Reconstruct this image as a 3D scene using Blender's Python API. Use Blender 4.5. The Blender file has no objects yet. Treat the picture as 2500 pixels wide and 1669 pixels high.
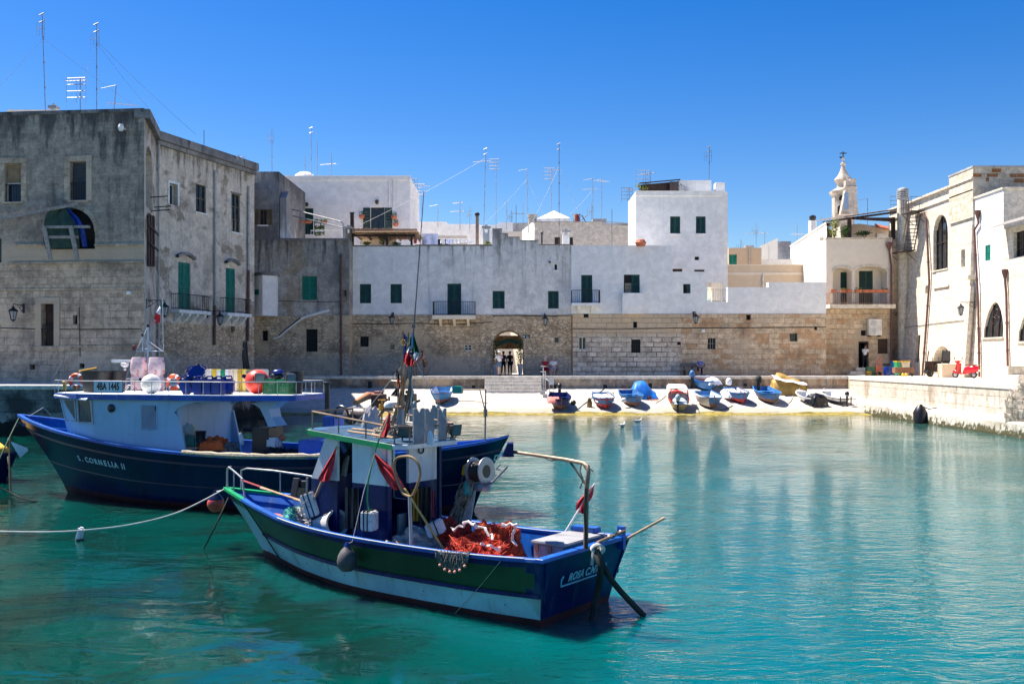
import bpy,bmesh,math,random
from mathutils import Vector,Matrix
random.seed(7)
R=math.radians
scene=bpy.context.scene
COL=scene.collection
# camera, sky, sun, exposure
H,FPX,CX,HY=3.41,2400.0,1250.0,875.0
cam=bpy.data.cameras.new('camera')
cam.sensor_width=36.0
cam.lens=FPX/2500*36
cam.shift_y=(HY-834.5)/2500
cam.clip_start,cam.clip_end=0.1,9000
camo=bpy.data.objects.new('camera',cam)
camo.location=(0,0,H)
camo.rotation_euler=(R(90),0,0)
COL.objects.link(camo)
scene.camera=camo
SUN=Vector((-0.52,0.31,1.0)).normalized()
elev,azim=math.asin(SUN.z),math.atan2(SUN.x,SUN.y)
world=bpy.data.worlds.new("World")
scene.world=world
world.use_nodes=True
wn=world.node_tree
wn.nodes.clear()
sky=wn.nodes.new('ShaderNodeTexSky')
sky.sky_type='NISHITA'
sky.sun_disc=False
sky.sun_elevation,sky.sun_rotation=elev,azim
sky.altitude,sky.air_density,sky.dust_density,sky.ozone_density=0,1.0,0.35,2.6
hs=wn.nodes.new('ShaderNodeHueSaturation')
hs.inputs['Saturation'].default_value=1.5
hs.inputs['Hue'].default_value=.514
bg=wn.nodes.new('ShaderNodeBackground')
bg.inputs['Strength'].default_value=0.062
wo=wn.nodes.new('ShaderNodeOutputWorld')
wn.links.new(sky.outputs[0],hs.inputs['Color'])
wn.links.new(hs.outputs[0],bg.inputs['Color'])
wn.links.new(bg.outputs[0],wo.inputs['Surface'])
sl=bpy.data.lights.new('sun','SUN')
sl.energy,sl.angle,sl.color=4.7,R(0.53),(1.0,0.93,0.82)
so=bpy.data.objects.new('sun',sl)
so.location=SUN*100
so.rotation_euler=SUN.to_track_quat('Z','Y').to_euler()
COL.objects.link(so)
scene.view_settings.view_transform='Standard'
scene.view_settings.look='None'
scene.view_settings.exposure=1.3
scene.view_settings.gamma=1.0
scene.view_settings.use_curve_mapping=False
scene.cycles.use_denoising=True
scene.cycles.max_bounces=6
scene.cycles.caustics_reflective=False
scene.cycles.caustics_refractive=False
# materials
MATS={}
def new_mat(name):
 m=bpy.data.materials.new(name)
 m.use_nodes=True
 nt=m.node_tree
 return m,nt,nt.nodes['Principled BSDF']
def c4(c):
 return(c[0],c[1],c[2],1.0)
class NG:
 """small helper round a node tree"""
 def __init__(s,nt):
  s.nt=nt;s.n=nt.nodes;s.l=nt.links
  s.tc=s.n.new('ShaderNodeTexCoord')
  s.geo=s.n.new('ShaderNodeNewGeometry')
 def map(s,src,scale):
  m=s.n.new('ShaderNodeMapping')
  m.inputs['Scale'].default_value=scale
  s.l.new(src,m.inputs['Vector'])
  return m.outputs[0]
 def noise(s,vec,scale,detail=4,rough=.55,dist=0.0):
  t=s.n.new('ShaderNodeTexNoise')
  t.inputs['Scale'].default_value=scale
  t.inputs['Detail'].default_value=detail
  t.inputs['Roughness'].default_value=rough
  t.inputs['Distortion'].default_value=dist
  s.l.new(vec,t.inputs['Vector'])
  return t.outputs['Fac']
 def ramp(s,fac,lo,hi,a=0.0,b=1.0):
  m=s.n.new('ShaderNodeMapRange')
  m.interpolation_type='SMOOTHSTEP'
  m.inputs[1].default_value,m.inputs[2].default_value=lo,hi
  m.inputs[3].default_value,m.inputs[4].default_value=a,b
  s.l.new(fac,m.inputs[0])
  return m.outputs[0]
 def math(s,op,a,b=None):
  m=s.n.new('ShaderNodeMath');m.operation=op
  for i,v in enumerate((a,b)):
   if v is None:continue
   if isinstance(v,(int,float)):m.inputs[i].default_value=v
   else:s.l.new(v,m.inputs[i])
  return m.outputs[0]
 def mix(s,fac,a,b,mode='MIX'):
  m=s.n.new('ShaderNodeMix');m.data_type='RGBA';m.blend_type=mode
  for idx,v in((0,fac),(6,a),(7,b)):
   if isinstance(v,(int,float)):m.inputs[idx].default_value=v
   elif isinstance(v,tuple):m.inputs[idx].default_value=c4(v)
   else:s.l.new(v,m.inputs[idx])
  return m.outputs[2]
 def bump(s,h,strength,dist=.02,prev=None):
  b=s.n.new('ShaderNodeBump')
  b.inputs['Strength'].default_value=strength
  b.inputs['Distance'].default_value=dist
  s.l.new(h,b.inputs['Height'])
  if prev:s.l.new(prev,b.inputs['Normal'])
  return b.outputs[0]
 def xyz(s,vec):
  x=s.n.new('ShaderNodeSeparateXYZ');s.l.new(vec,x.inputs[0])
  return x.outputs
def simple(name,col,rough=.5,metal=0.0,var=.18,scale=3.0,bump=.15,bscale=25,spec=.5,dirt=None,dirt_lo=.55,dirt_hi=.75,streak=None,s_amt=.6):
 """paint, plastic, cloth, wood: a base colour that wanders a little, optional worn patches"""
 if name in MATS:return MATS[name]
 m,nt,p=new_mat(name)
 g=NG(nt)
 o=g.tc.outputs['Object']
 n=g.noise(o,scale,5,.6)
 dark=tuple(c*(1-var)for c in col)
 lite=tuple(min(1,c*(1+var))for c in col)
 base=g.mix(g.ramp(n,.3,.7),dark,lite)
 if dirt:
  n2=g.noise(o,scale*2.7,6,.65)
  base=g.mix(g.ramp(n2,dirt_lo,dirt_hi),base,dirt)
 if streak:
  s1=g.noise(g.map(o,(5.0,5.0,.7)),1.0,6,.65)
  s2=g.noise(o,38.0,3,.6)
  base=g.mix(g.math('MULTIPLY',g.ramp(s1,.52,.72),s_amt),base,streak)
  base=g.mix(g.math('MULTIPLY',g.ramp(g.math('MULTIPLY',s2,g.noise(o,4.0,4)),.36,.42),s_amt),base,streak)
 g.l.new(base,p.inputs['Base Color'])
 p.inputs['Roughness'].default_value=rough
 p.inputs['Metallic'].default_value=metal
 p.inputs['Specular IOR Level'].default_value=spec
 if bump:
  g.l.new(g.bump(g.noise(o,bscale,3),bump,.01),p.inputs['Normal'])
 MATS[name]=m
 return m
def plaster(name,col,stain=(.28,.27,.27),s_lo=.55,s_hi=.8,streak=.5,topz=None,toplen=2.0,patch=None,p_lo=.58,p_hi=.66,mott=0):
 """limewashed wall: blotches, rain streaks, optional mould near a given height, optional bare patches"""
 if name in MATS:return MATS[name]
 m,nt,p=new_mat(name)
 g=NG(nt)
 uv=g.tc.outputs['UV']
 n1=g.noise(uv,.35,8,.62)
 n2=g.noise(uv,1.7,6,.6,.6)
 st=g.noise(g.map(uv,(2.4,.16,1)),1.0,6,.65)
 st2=g.noise(g.map(uv,(6.0,.3,1)),1.0,4,.6)
 c=g.mix(g.ramp(n2,.3,.75),tuple(x*.9 for x in col),col)
 if patch:
  c=g.mix(g.ramp(g.noise(uv,.55,9,.66,.4),p_lo,p_hi),c,patch)
 if mott:
  gr=g.ramp(g.math('ADD',g.math('MULTIPLY',n2,.55),g.math('MULTIPLY',g.noise(uv,6.5,5,.65),.5)),.32,.72,1-mott,1+mott*.35)
  cg=g.n.new('ShaderNodeVectorMath');cg.operation='SCALE';g.l.new(c,cg.inputs[0]);g.l.new(gr,cg.inputs[3]);c=cg.outputs[0]
 c=g.mix(g.math('MULTIPLY',g.ramp(n1,s_lo,s_hi),.75),c,stain)
 c=g.mix(g.math('MULTIPLY',g.ramp(g.math('MULTIPLY',st,g.math('ADD',st2,.45)),.52,.72),streak),c,stain)
 if topz is not None:
  z=g.xyz(g.geo.outputs['Position'])[2]
  zz=g.math('ADD',z,g.ramp(g.math('ADD',g.math('MULTIPLY',n2,.5),st),.5,1.1,-toplen*.8,toplen*.8))
  c=g.mix(g.math('MULTIPLY',g.ramp(zz,topz-toplen,topz),.85),c,tuple(x*.42 for x in stain))
 g.l.new(c,p.inputs['Base Color'])
 p.inputs['Roughness'].default_value=.9
 p.inputs['Specular IOR Level'].default_value=.2
 b=g.bump(g.noise(uv,3.0,8,.65),.35,.05)
 b=g.bump(g.noise(uv,22.0,4),.2,.01,b)
 g.l.new(b,p.inputs['Normal'])
 MATS[name]=m
 return m
def stone(name,c1,c2,mortar,bw=.62,bh=.3,stain=(.1,.09,.08),s_lo=.56,s_hi=.75,s_amt=.7,warm=None,plaster_c=None,pl_lo=.55,pl_hi=.62,band=None,offset=.5,bump=.6,topz=None,toplen=2.,msize=.02,fade=.55,graf=None,streak=0,rubble=0):
 """coursed limestone: blocks of uneven tone, weathered joints, patches of render, stains"""
 if name in MATS:return MATS[name]
 m,nt,p=new_mat(name)
 g=NG(nt)
 uv=g.tc.outputs['UV']
 wob=g.n.new('ShaderNodeMix');wob.data_type='VECTOR'
 nz=g.n.new('ShaderNodeTexNoise');nz.inputs['Scale'].default_value=1.1;nz.inputs['Detail'].default_value=3
 g.l.new(uv,nz.inputs['Vector'])
 wob.inputs[0].default_value=.045
 g.l.new(uv,wob.inputs[4]);g.l.new(nz.outputs['Color'],wob.inputs[5])
 v=wob.outputs[1]
 bt=g.n.new('ShaderNodeTexBrick')
 bt.offset=offset;bt.squash=1.35;bt.squash_frequency=3
 bt.inputs['Color1'].default_value=(0,0,0,1);bt.inputs['Color2'].default_value=(1,1,1,1)
 bt.inputs['Mortar'].default_value=(.5,.5,.5,1)
 bt.inputs['Scale'].default_value=1.0
 bt.inputs['Mortar Size'].default_value=msize
 bt.inputs['Mortar Smooth'].default_value=.5
 bt.inputs['Brick Width'].default_value=bw;bt.inputs['Row Height'].default_value=bh
 g.l.new(v,bt.inputs['Vector'])
 bc,bf=bt.outputs['Color'],bt.outputs['Fac']
 if rubble:
  mp=g.map(v,(1/bw,1/bh,1));vo=[]
  for ft in('F1','DISTANCE_TO_EDGE'):
   t=g.n.new('ShaderNodeTexVoronoi');t.feature=ft;t.voronoi_dimensions='2D';t.inputs['Scale'].default_value=1.0;t.inputs['Randomness'].default_value=rubble;g.l.new(mp,t.inputs['Vector']);vo.append(t)
  sx=g.n.new('ShaderNodeSeparateXYZ');g.l.new(vo[0].outputs['Color'],sx.inputs[0])
  bc=sx.outputs[0];bf=g.ramp(vo[1].outputs['Distance'],.02,.11,1,0)
 n1=g.noise(uv,.42,8,.62);n2=g.noise(uv,2.6,7,.68);n3=g.noise(uv,9,5,.6)
 blk=g.mix(g.math('ADD',g.math('MULTIPLY',bc,.55),g.ramp(n2,.25,.8,-.05,.5)),c1,c2)
 c=g.mix(g.math('MULTIPLY',bf,g.ramp(g.noise(uv,.8,5),.35,.65,.25,fade+.3)),blk,mortar)
 if warm:
  w2=g.ramp(g.math('ADD',g.math('MULTIPLY',bc,.5),g.math('MULTIPLY',n1,.9)),.78,.86)
  c=g.mix(g.math('MULTIPLY',w2,.7),c,warm)
 gr=g.ramp(g.math('ADD',g.math('MULTIPLY',n2,.6),g.math('MULTIPLY',n3,.45)),.3,.75,.62,1.22)
 cg=g.n.new('ShaderNodeVectorMath');cg.operation='SCALE';g.l.new(c,cg.inputs[0]);g.l.new(gr,cg.inputs[3]);c=cg.outputs[0]
 if plaster_c:
  c=g.mix(g.ramp(g.noise(uv,.33,9,.66,.5),pl_lo,pl_hi),c,plaster_c)
 c=g.mix(g.math('MULTIPLY',g.ramp(n1,s_lo,s_hi),s_amt),c,stain)
 if streak:
  st=g.math('MULTIPLY',g.noise(g.map(uv,(2.6,.22,1)),1.0,7,.66),g.math('ADD',g.noise(g.map(uv,(.5,.4,1)),1.0,4),.5))
  c=g.mix(g.math('MULTIPLY',g.ramp(st,.5,.72),streak),c,stain)
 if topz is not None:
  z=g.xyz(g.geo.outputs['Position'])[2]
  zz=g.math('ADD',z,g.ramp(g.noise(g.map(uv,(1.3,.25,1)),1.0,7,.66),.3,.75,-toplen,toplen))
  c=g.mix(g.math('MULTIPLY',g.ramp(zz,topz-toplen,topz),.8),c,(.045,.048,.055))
 if band:
  for(z0,z1,colr,amt)in band:
   z=g.xyz(g.geo.outputs['Position'])[2]
   zz=g.math('ADD',z,g.ramp(n2,.2,.8,-.35,.35))
   k=g.math('MULTIPLY',g.ramp(zz,z0,z0+.25),g.math('SUBTRACT',1.0,g.ramp(zz,z1-.25,z1)))
   c=g.mix(g.math('MULTIPLY',k,amt),c,colr)
 if graf:
  for i,gc in enumerate(graf):
   gn=g.noise(g.map(uv,(1.0,1.4,1)),.9+.37*i,5,.7,1.5)
   c=g.mix(g.math('MULTIPLY',g.ramp(gn,.62,.66),.55),c,gc)
 g.l.new(c,p.inputs['Base Color'])
 p.inputs['Roughness'].default_value=.92
 p.inputs['Specular IOR Level'].default_value=.2
 hgt=g.math('SUBTRACT',g.math('MULTIPLY',n3,.5),g.math('MULTIPLY',bf,.9))
 b=g.bump(hgt,bump,.03)
 b=g.bump(n2,.35,.06,b)
 g.l.new(b,p.inputs['Normal'])
 MATS[name]=m
 return m
# mesh builder
WL={}
class MB:
 def __init__(s):
  s.v=[];s.f=[];s.mi=[];s.cur=0
 def face(s,pts,mi=None):
  i=len(s.v)
  s.v+=[Vector(p)for p in pts]
  s.f.append(list(range(i,i+len(pts))));s.mi.append(s.cur if mi is None else mi)
 def grid(s,rows,close=False,mi=None):
  """rows of points joined into quads, shared vertices so it can be smooth"""
  i=len(s.v);n=len(rows[0])
  for r in rows:s.v+=[Vector(p)for p in r]
  for a in range(len(rows)-1):
   for b in range(n if close else n-1):
    c=(b+1)%n
    s.f.append([i+a*n+b,i+a*n+c,i+(a+1)*n+c,i+(a+1)*n+b])
    s.mi.append((mi[b]if isinstance(mi,list)else(s.cur if mi is None else mi)))
  return i,n
 def box(s,a,b,M=None):
  x0,y0,z0=a;x1,y1,z1=b
  p=[Vector(q)for q in((x0,y0,z0),(x1,y0,z0),(x1,y1,z0),(x0,y1,z0),(x0,y0,z1),(x1,y0,z1),(x1,y1,z1),(x0,y1,z1))]
  if M:p=[M@q for q in p]
  i=len(s.v);s.v+=p
  for f in((0,3,2,1),(4,5,6,7),(0,1,5,4),(1,2,6,5),(2,3,7,6),(3,0,4,7)):
   s.f.append([i+k for k in f]);s.mi.append(s.cur)
  return s
 def cbox(s,c,size,M=None):
  c=Vector(c);h=Vector(size)/2
  if M is None:return s.box(c-h,c+h)
  return s.box(-h,h,Matrix.Translation(c)@M.to_4x4())
 def tube(s,path,r,n=6,cap=True,taper=None):
  path=[Vector(p)for p in path]
  rows=[]
  up=None
  for k,p in enumerate(path):
   d=(path[min(k+1,len(path)-1)]-path[max(k-1,0)])
   if d.length<1e-9:d=Vector((0,0,1))
   d.normalize()
   if up is None:
    up=Vector((0,0,1))if abs(d.z)<.9 else Vector((1,0,0))
   e=d.cross(up)
   if e.length<1e-4:e=d.cross(Vector((0,1,.3)))
   e.normalize();up=e.cross(d).normalized()
   rr=r if taper is None else r*(1+(taper-1)*k/max(1,len(path)-1))
   if isinstance(r,list):rr=r[k]
   rows.append([p+e*(rr*math.cos(2*math.pi*j/n))+up*(rr*math.sin(2*math.pi*j/n))for j in range(n)])
  i,n_=s.grid(rows,close=True)
  if cap:
   s.f.append([i+j for j in range(n)]);s.mi.append(s.cur)
   b=i+(len(rows)-1)*n
   s.f.append([b+j for j in reversed(range(n))]);s.mi.append(s.cur)
  return s
 def lathe(s,prof,M=None,n=16,cap=True):
  """prof: (radius, height) pairs about local z"""
  rows=[[Vector((r*math.cos(2*math.pi*j/n),r*math.sin(2*math.pi*j/n),h))for j in range(n)]for r,h in prof]
  if M is not None:
   if isinstance(M,(tuple,Vector)):M=Matrix.Translation(Vector(M))
   rows=[[M@p for p in r]for r in rows]
  i,_=s.grid(rows,close=True)
  if cap:
   s.f.append([i+j for j in reversed(range(n))]);s.mi.append(s.cur)
   b=i+(len(rows)-1)*n
   s.f.append([b+j for j in range(n)]);s.mi.append(s.cur)
  return s
 def ball(s,c,r,n=14,m=9,sq=(1,1,1)):
  c=Vector(c)
  rows=[]
  for a in range(m+1):
   t=math.pi*(a/m-.5)
   cr=max(math.cos(t),1e-3)
   rows.append([c+Vector((r*sq[0]*cr*math.cos(2*math.pi*j/n),r*sq[1]*cr*math.sin(2*math.pi*j/n),r*sq[2]*math.sin(t)))for j in range(n)])
  s.grid(rows,close=True)
  return s
 def torus(s,c,R_,r,M=None,n=20,m=8,a0=0.,a1=2*math.pi):
  full=abs(a1-a0)>6.28
  rows=[]
  for k in range(n+(0 if full else 1)):
   t=a0+(a1-a0)*k/n
   rows.append([Vector(((R_+r*math.cos(2*math.pi*j/m))*math.cos(t),(R_+r*math.cos(2*math.pi*j/m))*math.sin(t),r*math.sin(2*math.pi*j/m)))for j in range(m)])
  if full:rows.append([v.copy()for v in rows[0]])
  T=Matrix.Translation(Vector(c))
  if M is not None:T=T@M.to_4x4()
  s.grid([[T@p for p in r_]for r_ in rows],close=True)
  return s
 def prism(s,poly,ext):
  """poly: 3-D loop, extruded by vector ext"""
  ext=Vector(ext);p=[Vector(q)for q in poly];n=len(p)
  i=len(s.v);s.v+=p+[q+ext for q in p]
  s.f.append([i+k for k in reversed(range(n))]);s.mi.append(s.cur)
  s.f.append([i+n+k for k in range(n)]);s.mi.append(s.cur)
  for k in range(n):
   j=(k+1)%n
   s.f.append([i+k,i+j,i+n+j,i+n+k]);s.mi.append(s.cur)
  return s
 def build(s,name,mats,parent=None,smooth=False,bevel=0,world=True,merge=True,local=None):
  off=Vector((0,0,0))
  if parent is not None and world:off=WL.get(parent.as_pointer(),off)
  me=bpy.data.meshes.new(name)
  bm=bmesh.new()
  vs=[bm.verts.new(p-off)for p in s.v]
  for f,mi in zip(s.f,s.mi):
   try:
    bf=bm.faces.new([vs[k]for k in f]);bf.material_index=mi;bf.smooth=smooth
   except ValueError:
    pass
  if merge:bmesh.ops.remove_doubles(bm,verts=bm.verts,dist=1e-5)
  bmesh.ops.recalc_face_normals(bm,faces=bm.faces)
  if bevel:
   ed=[e for e in bm.edges if e.is_manifold and e.calc_face_angle(0)>.6]
   bmesh.ops.bevel(bm,geom=ed,offset=bevel,segments=2 if bevel>.01 else 1,affect='EDGES',clamp_overlap=True)
  uvl=bm.loops.layers.uv.new('UVMap')
  for f in bm.faces:
   nrm=f.normal
   if abs(nrm.z)>.8:
    for l in f.loops:l[uvl].uv=(l.vert.co.x+off.x,l.vert.co.y+off.y)
   else:
    t=Vector((-nrm.y,nrm.x,0)).normalized()
    if t.x+.5*t.y<0:t=-t
    for l in f.loops:
     c=l.vert.co+off
     l[uvl].uv=(c.dot(t),c.z)
  bm.to_mesh(me);bm.free()
  if smooth:me.set_sharp_from_angle(angle=R(40))
  for m in(mats if isinstance(mats,(list,tuple))else[mats]):me.materials.append(m)
  o=bpy.data.objects.new(name,me)
  COL.objects.link(o)
  if parent is not None:
   o.parent=parent
   WL[o.as_pointer()]=off if world else Vector((0,0,0))
  else:
   WL[o.as_pointer()]=Vector((0,0,0))
  return o
def tag(o,label,cat,group=None,kind=None):
 if label:o['label']=label
 if cat:o['category']=cat
 if group:o['group']=group
 if kind:o['kind']=kind
 return o
def thing(name,label,cat,loc=(0,0,0),rz=0.0,group=None):
 o=bpy.data.objects.new(name,None)
 o.empty_display_size=.2
 o.location=loc;o.rotation_euler=(0,0,rz)
 COL.objects.link(o)
 WL[o.as_pointer()]=Vector(loc)
 return tag(o,label,cat,group)
def struct(name,mb,mat,**k):
 o=mb.build(name,mat,None,**k);o['kind']='structure';return o
def copy_thing(root,loc,rz,label,group=None):
 r=root.copy();COL.objects.link(r);r.location=loc;r.rotation_euler=(0,0,rz)
 r['label']=label
 if group:r['group']=group
 def rec(a,b):
  for ch in list(a.children):
   c=ch.copy();COL.objects.link(c);c.parent=b
   rec(ch,c)
 rec(root,r)
 return r
def origin_to(o,p):
 """move a single-mesh thing's origin to its base point"""
 p=Vector(p)
 o.data.transform(Matrix.Translation(-p));o.location=p
 return o
def solo(name,mb,mat,label,cat,base=None,group=None,kind=None,**k):
 o=mb.build(name,mat,None,**k)
 if base is None:
  lo=min(v.co.z for v in o.data.vertices)
  xs=[v.co.x for v in o.data.vertices];ys=[v.co.y for v in o.data.vertices]
  base=((min(xs)+max(xs))/2,(min(ys)+max(ys))/2,lo)
 origin_to(o,base)
 return tag(o,label,cat,group,kind)
def P(px,py,D):
 """the point at distance D (along +Y) seen at pixel (px, py) of the photograph"""
 return Vector(((px-CX)/FPX*D,D,H-(py-HY)/FPX*D))
class Plane:
 """a standing wall plane through two ground points, seen side towards the camera; lean = outward shift of the foot per metre of height"""
 def __init__(s,a,b,lean=0.0,ztop=0.0):
  s.a=Vector((a[0],a[1],0));d=Vector((b[0]-a[0],b[1]-a[1],0))
  s.len=d.length;s.u=d.normalized()
  s.n=Vector((s.u.y,-s.u.x,0))
  s.lean=lean;s.ztop=ztop
 def pt(s,u,v,w=0.0):
  return s.a+s.u*u+Vector((0,0,v))+s.n*(w+s.lean*max(0,s.ztop-v))
 def at(s,px,py):
  d=Vector(((px-CX)/FPX,1.0,-(py-HY)/FPX));o=Vector((0,0,H))
  N=s.n+Vector((0,0,s.lean))
  t=((s.a+s.n*(s.lean*s.ztop))-o).dot(N)/d.dot(N)
  q=o+d*t
  return(q-s.a).dot(s.u),q.z
 def rect(s,x0,y0,x1,y1):
  xm,ym=(x0+x1)/2,(y0+y1)/2
  u0,_=s.at(x0,ym);u1,_=s.at(x1,ym)
  _,v1=s.at(xm,y0);_,v0=s.at(xm,y1)
  return(min(u0,u1),max(u0,u1),v0,v1)
 def box(s,mb,u0,u1,v0,v1,w0,w1):
  q=[s.pt(u0,v0,w1),s.pt(u1,v0,w1),s.pt(u1,v0,w0),s.pt(u0,v0,w0),s.pt(u0,v1,w1),s.pt(u1,v1,w1),s.pt(u1,v1,w0),s.pt(u0,v1,w0)]
  i=len(mb.v);mb.v+=q
  for f in((0,3,2,1),(4,5,6,7),(0,1,5,4),(1,2,6,5),(2,3,7,6),(3,0,4,7)):
   mb.f.append([i+k for k in f]);mb.mi.append(mb.cur)
def text_mesh(s,size,name,mat,parent,M,depth=.004,world=False,align='CENTER',shear=0.0,sx=1.0):
 cu=bpy.data.curves.new('lettering_curve','FONT')
 cu.body=s;cu.size=size;cu.extrude=depth;cu.align_x=align;cu.align_y='CENTER';cu.shear=shear;cu.offset=.006*size/.2
 o=bpy.data.objects.new('lettering_curve',cu);COL.objects.link(o)
 dg=bpy.context.evaluated_depsgraph_get()
 me=bpy.data.meshes.new_from_object(o.evaluated_get(dg))
 bpy.data.objects.remove(o);bpy.data.curves.remove(cu)
 me.transform(Matrix.Diagonal((sx,1,1,1)))
 me.transform(M)
 off=WL.get(parent.as_pointer(),Vector())if(parent is not None and world)else Vector()
 me.transform(Matrix.Translation(-off))
 me.name=name
 me.materials.clear();me.materials.append(mat)
 r=bpy.data.objects.new(name,me);COL.objects.link(r)
 if parent is not None:r.parent=parent
 return r
# palette
QZ=2.18
M_iron=simple('iron',(.03,.032,.034),.55,.4,var=.3)
M_pipe=simple('pipe',(.13,.055,.045),.6,0,dirt=(.06,.035,.03))
M_zinc=simple('zinc',(.38,.38,.38),.5,.5)
M_white=simple('white_paint',(.78,.78,.77),.55,dirt=(.5,.47,.42),dirt_lo=.62,dirt_hi=.8)
M_whitewall=plaster('white_wall',(.87,.855,.84),stain=(.6,.6,.61),s_lo=.55,s_hi=.8,streak=.4,mott=.1)
M_whitewall_old=plaster('white_wall_old',(.85,.835,.82),stain=(.42,.41,.41),s_lo=.5,s_hi=.76,streak=.6,topz=12.9,toplen=2.0,mott=.16,patch=(.55,.5,.43),p_lo=.64,p_hi=.7)
M_whitewall_mid=plaster('white_wall_mid',(.86,.845,.83),stain=(.5,.49,.48),s_lo=.57,s_hi=.82,streak=.35,topz=12.9,toplen=1.0,mott=.1,patch=(.6,.55,.48),p_lo=.66,p_hi=.72)
M_whitewall_gate=plaster('white_wall_gate',(.8,.775,.755),stain=(.36,.35,.35),s_lo=.47,s_hi=.74,streak=.7,topz=12.9,toplen=2.4,mott=.22,patch=(.66,.58,.48),p_lo=.6,p_hi=.66)
M_clean=plaster('clean_wall',(.88,.87,.855),stain=(.7,.69,.66),s_lo=.58,s_hi=.82,streak=.3,mott=.1,patch=(.76,.71,.64),p_lo=.62,p_hi=.68)
M_cream=plaster('cream_wall',(.72,.58,.42),stain=(.5,.4,.3),s_lo=.62,s_hi=.9,streak=.15)
M_tan=plaster('tan_wall',(.5,.4,.3),stain=(.4,.33,.25),s_lo=.6,s_hi=.9,streak=.15)
M_pale=plaster('pale_wall',(.84,.74,.61),stain=(.6,.52,.43),s_lo=.64,s_hi=.9,streak=.15)
M_conc=plaster('concrete',(.5,.5,.5),stain=(.2,.2,.21),s_lo=.46,s_hi=.62,streak=.6)
M_grey=plaster('grey_render',(.52,.48,.43),stain=(.15,.145,.14),s_lo=.42,s_hi=.66,streak=.85,topz=13.0,toplen=3.2,patch=(.42,.34,.25),p_lo=.5,p_hi=.6,mott=.45)
M_greytop=plaster('grey_render_dark',(.31,.3,.295),stain=(.09,.09,.1),s_lo=.4,s_hi=.62,streak=.8,topz=17.2,toplen=2.0,mott=.4)
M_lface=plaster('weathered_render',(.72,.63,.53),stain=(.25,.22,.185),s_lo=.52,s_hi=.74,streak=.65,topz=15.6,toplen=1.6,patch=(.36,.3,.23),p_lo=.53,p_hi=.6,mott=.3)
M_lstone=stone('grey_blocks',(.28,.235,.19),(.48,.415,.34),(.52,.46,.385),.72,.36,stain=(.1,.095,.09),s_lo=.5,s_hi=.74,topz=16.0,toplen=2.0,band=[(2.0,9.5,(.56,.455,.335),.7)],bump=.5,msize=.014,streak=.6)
M_lbase=stone('tan_blocks',(.40,.315,.23),(.68,.555,.42),(.28,.225,.17),.66,.33,stain=(.12,.11,.095),s_lo=.5,s_hi=.72,plaster_c=(.6,.49,.37),pl_lo=.5,pl_hi=.62,streak=.45)
M_rubble=stone('rubble_wall',(.42,.305,.195),(.8,.63,.44),(.18,.13,.09),.36,.23,stain=(.17,.13,.095),s_lo=.5,s_hi=.7,plaster_c=(.6,.46,.31),pl_lo=.5,pl_hi=.6,bump=1.0,rubble=.85,band=[(1.9,3.7,(.38,.355,.33),.45)],msize=.03)
M_ashlar=stone('pale_blocks',(.5,.375,.25),(.8,.64,.46),(.25,.18,.12),.72,.36,stain=(.17,.135,.105),s_lo=.53,s_hi=.74,warm=(.45,.24,.11),bump=.7,fade=.5,plaster_c=(.5,.395,.285),pl_lo=.53,pl_hi=.63,streak=.3)
M_ashlar_w=stone('whitewashed_blocks',(.5,.405,.305),(.84,.75,.64),(.13,.105,.085),.7,.34,stain=(.17,.14,.115),s_lo=.5,s_hi=.7,bump=1.0,fade=.7,msize=.03,band=[(5.0,9.5,(.56,.42,.27),.75)])
M_bright=stone('cream_limestone',(.66,.58,.46),(.82,.75,.64),(.46,.38,.28),.75,.36,stain=(.52,.43,.33),s_lo=.55,s_hi=.75,s_amt=.6,bump=.6,fade=.3,streak=.3)
M_bright2=stone('old_limestone',(.56,.46,.34),(.76,.68,.56),(.4,.32,.24),.9,.42,stain=(.42,.36,.29),s_lo=.56,s_hi=.75,bump=.6,fade=.3)
M_buff=stone('buff_blocks',(.6,.55,.48),(.7,.65,.57),(.62,.57,.5),1.0,.5,stain=(.45,.42,.38),s_lo=.6,s_hi=.8,s_amt=.4,bump=.25)
M_quaywall=stone('quay_blocks',(.3,.25,.2),(.55,.47,.38),(.2,.16,.12),1.1,.5,stain=(.1,.085,.075),s_lo=.47,s_hi=.63,s_amt=.85,warm=(.42,.2,.08),bump=.9,plaster_c=(.55,.42,.29),pl_lo=.48,pl_hi=.6,streak=.7,graf=[(.05,.12,.3),(.3,.1,.07),(.08,.17,.16)])
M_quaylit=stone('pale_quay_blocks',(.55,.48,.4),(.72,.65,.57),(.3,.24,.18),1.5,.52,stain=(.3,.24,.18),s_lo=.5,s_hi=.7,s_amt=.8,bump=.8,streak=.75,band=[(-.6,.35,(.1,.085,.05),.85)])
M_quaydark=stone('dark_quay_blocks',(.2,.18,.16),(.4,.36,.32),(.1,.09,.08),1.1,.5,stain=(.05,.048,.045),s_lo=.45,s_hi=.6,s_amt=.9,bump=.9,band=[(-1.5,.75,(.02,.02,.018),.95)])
M_pave=stone('paving',(.68,.62,.54),(.8,.74,.66),(.45,.4,.34),1.3,.8,stain=(.45,.4,.35),s_lo=.56,s_hi=.75,s_amt=.5,bump=.3)
M_dkgreen=simple('dark_green_paint',(.006,.05,.04),.5,var=.3)
M_green=simple('green_paint',(.0,.17,.115),.5,var=.18)
M_brownsh=simple('brown_paint',(.12,.085,.05),.6,var=.25)
M_wood=simple('dark_wood',(.045,.02,.014),.6,var=.35)
M_timber=simple('grey_timber',(.3,.28,.26),.8,var=.3,scale=9)
M_void=simple('dark_interior',(.012,.012,.014),.8,var=.3,bump=0)
M_glass=simple('window_glass',(.02,.024,.03),.08,var=.3,bump=0)
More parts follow.
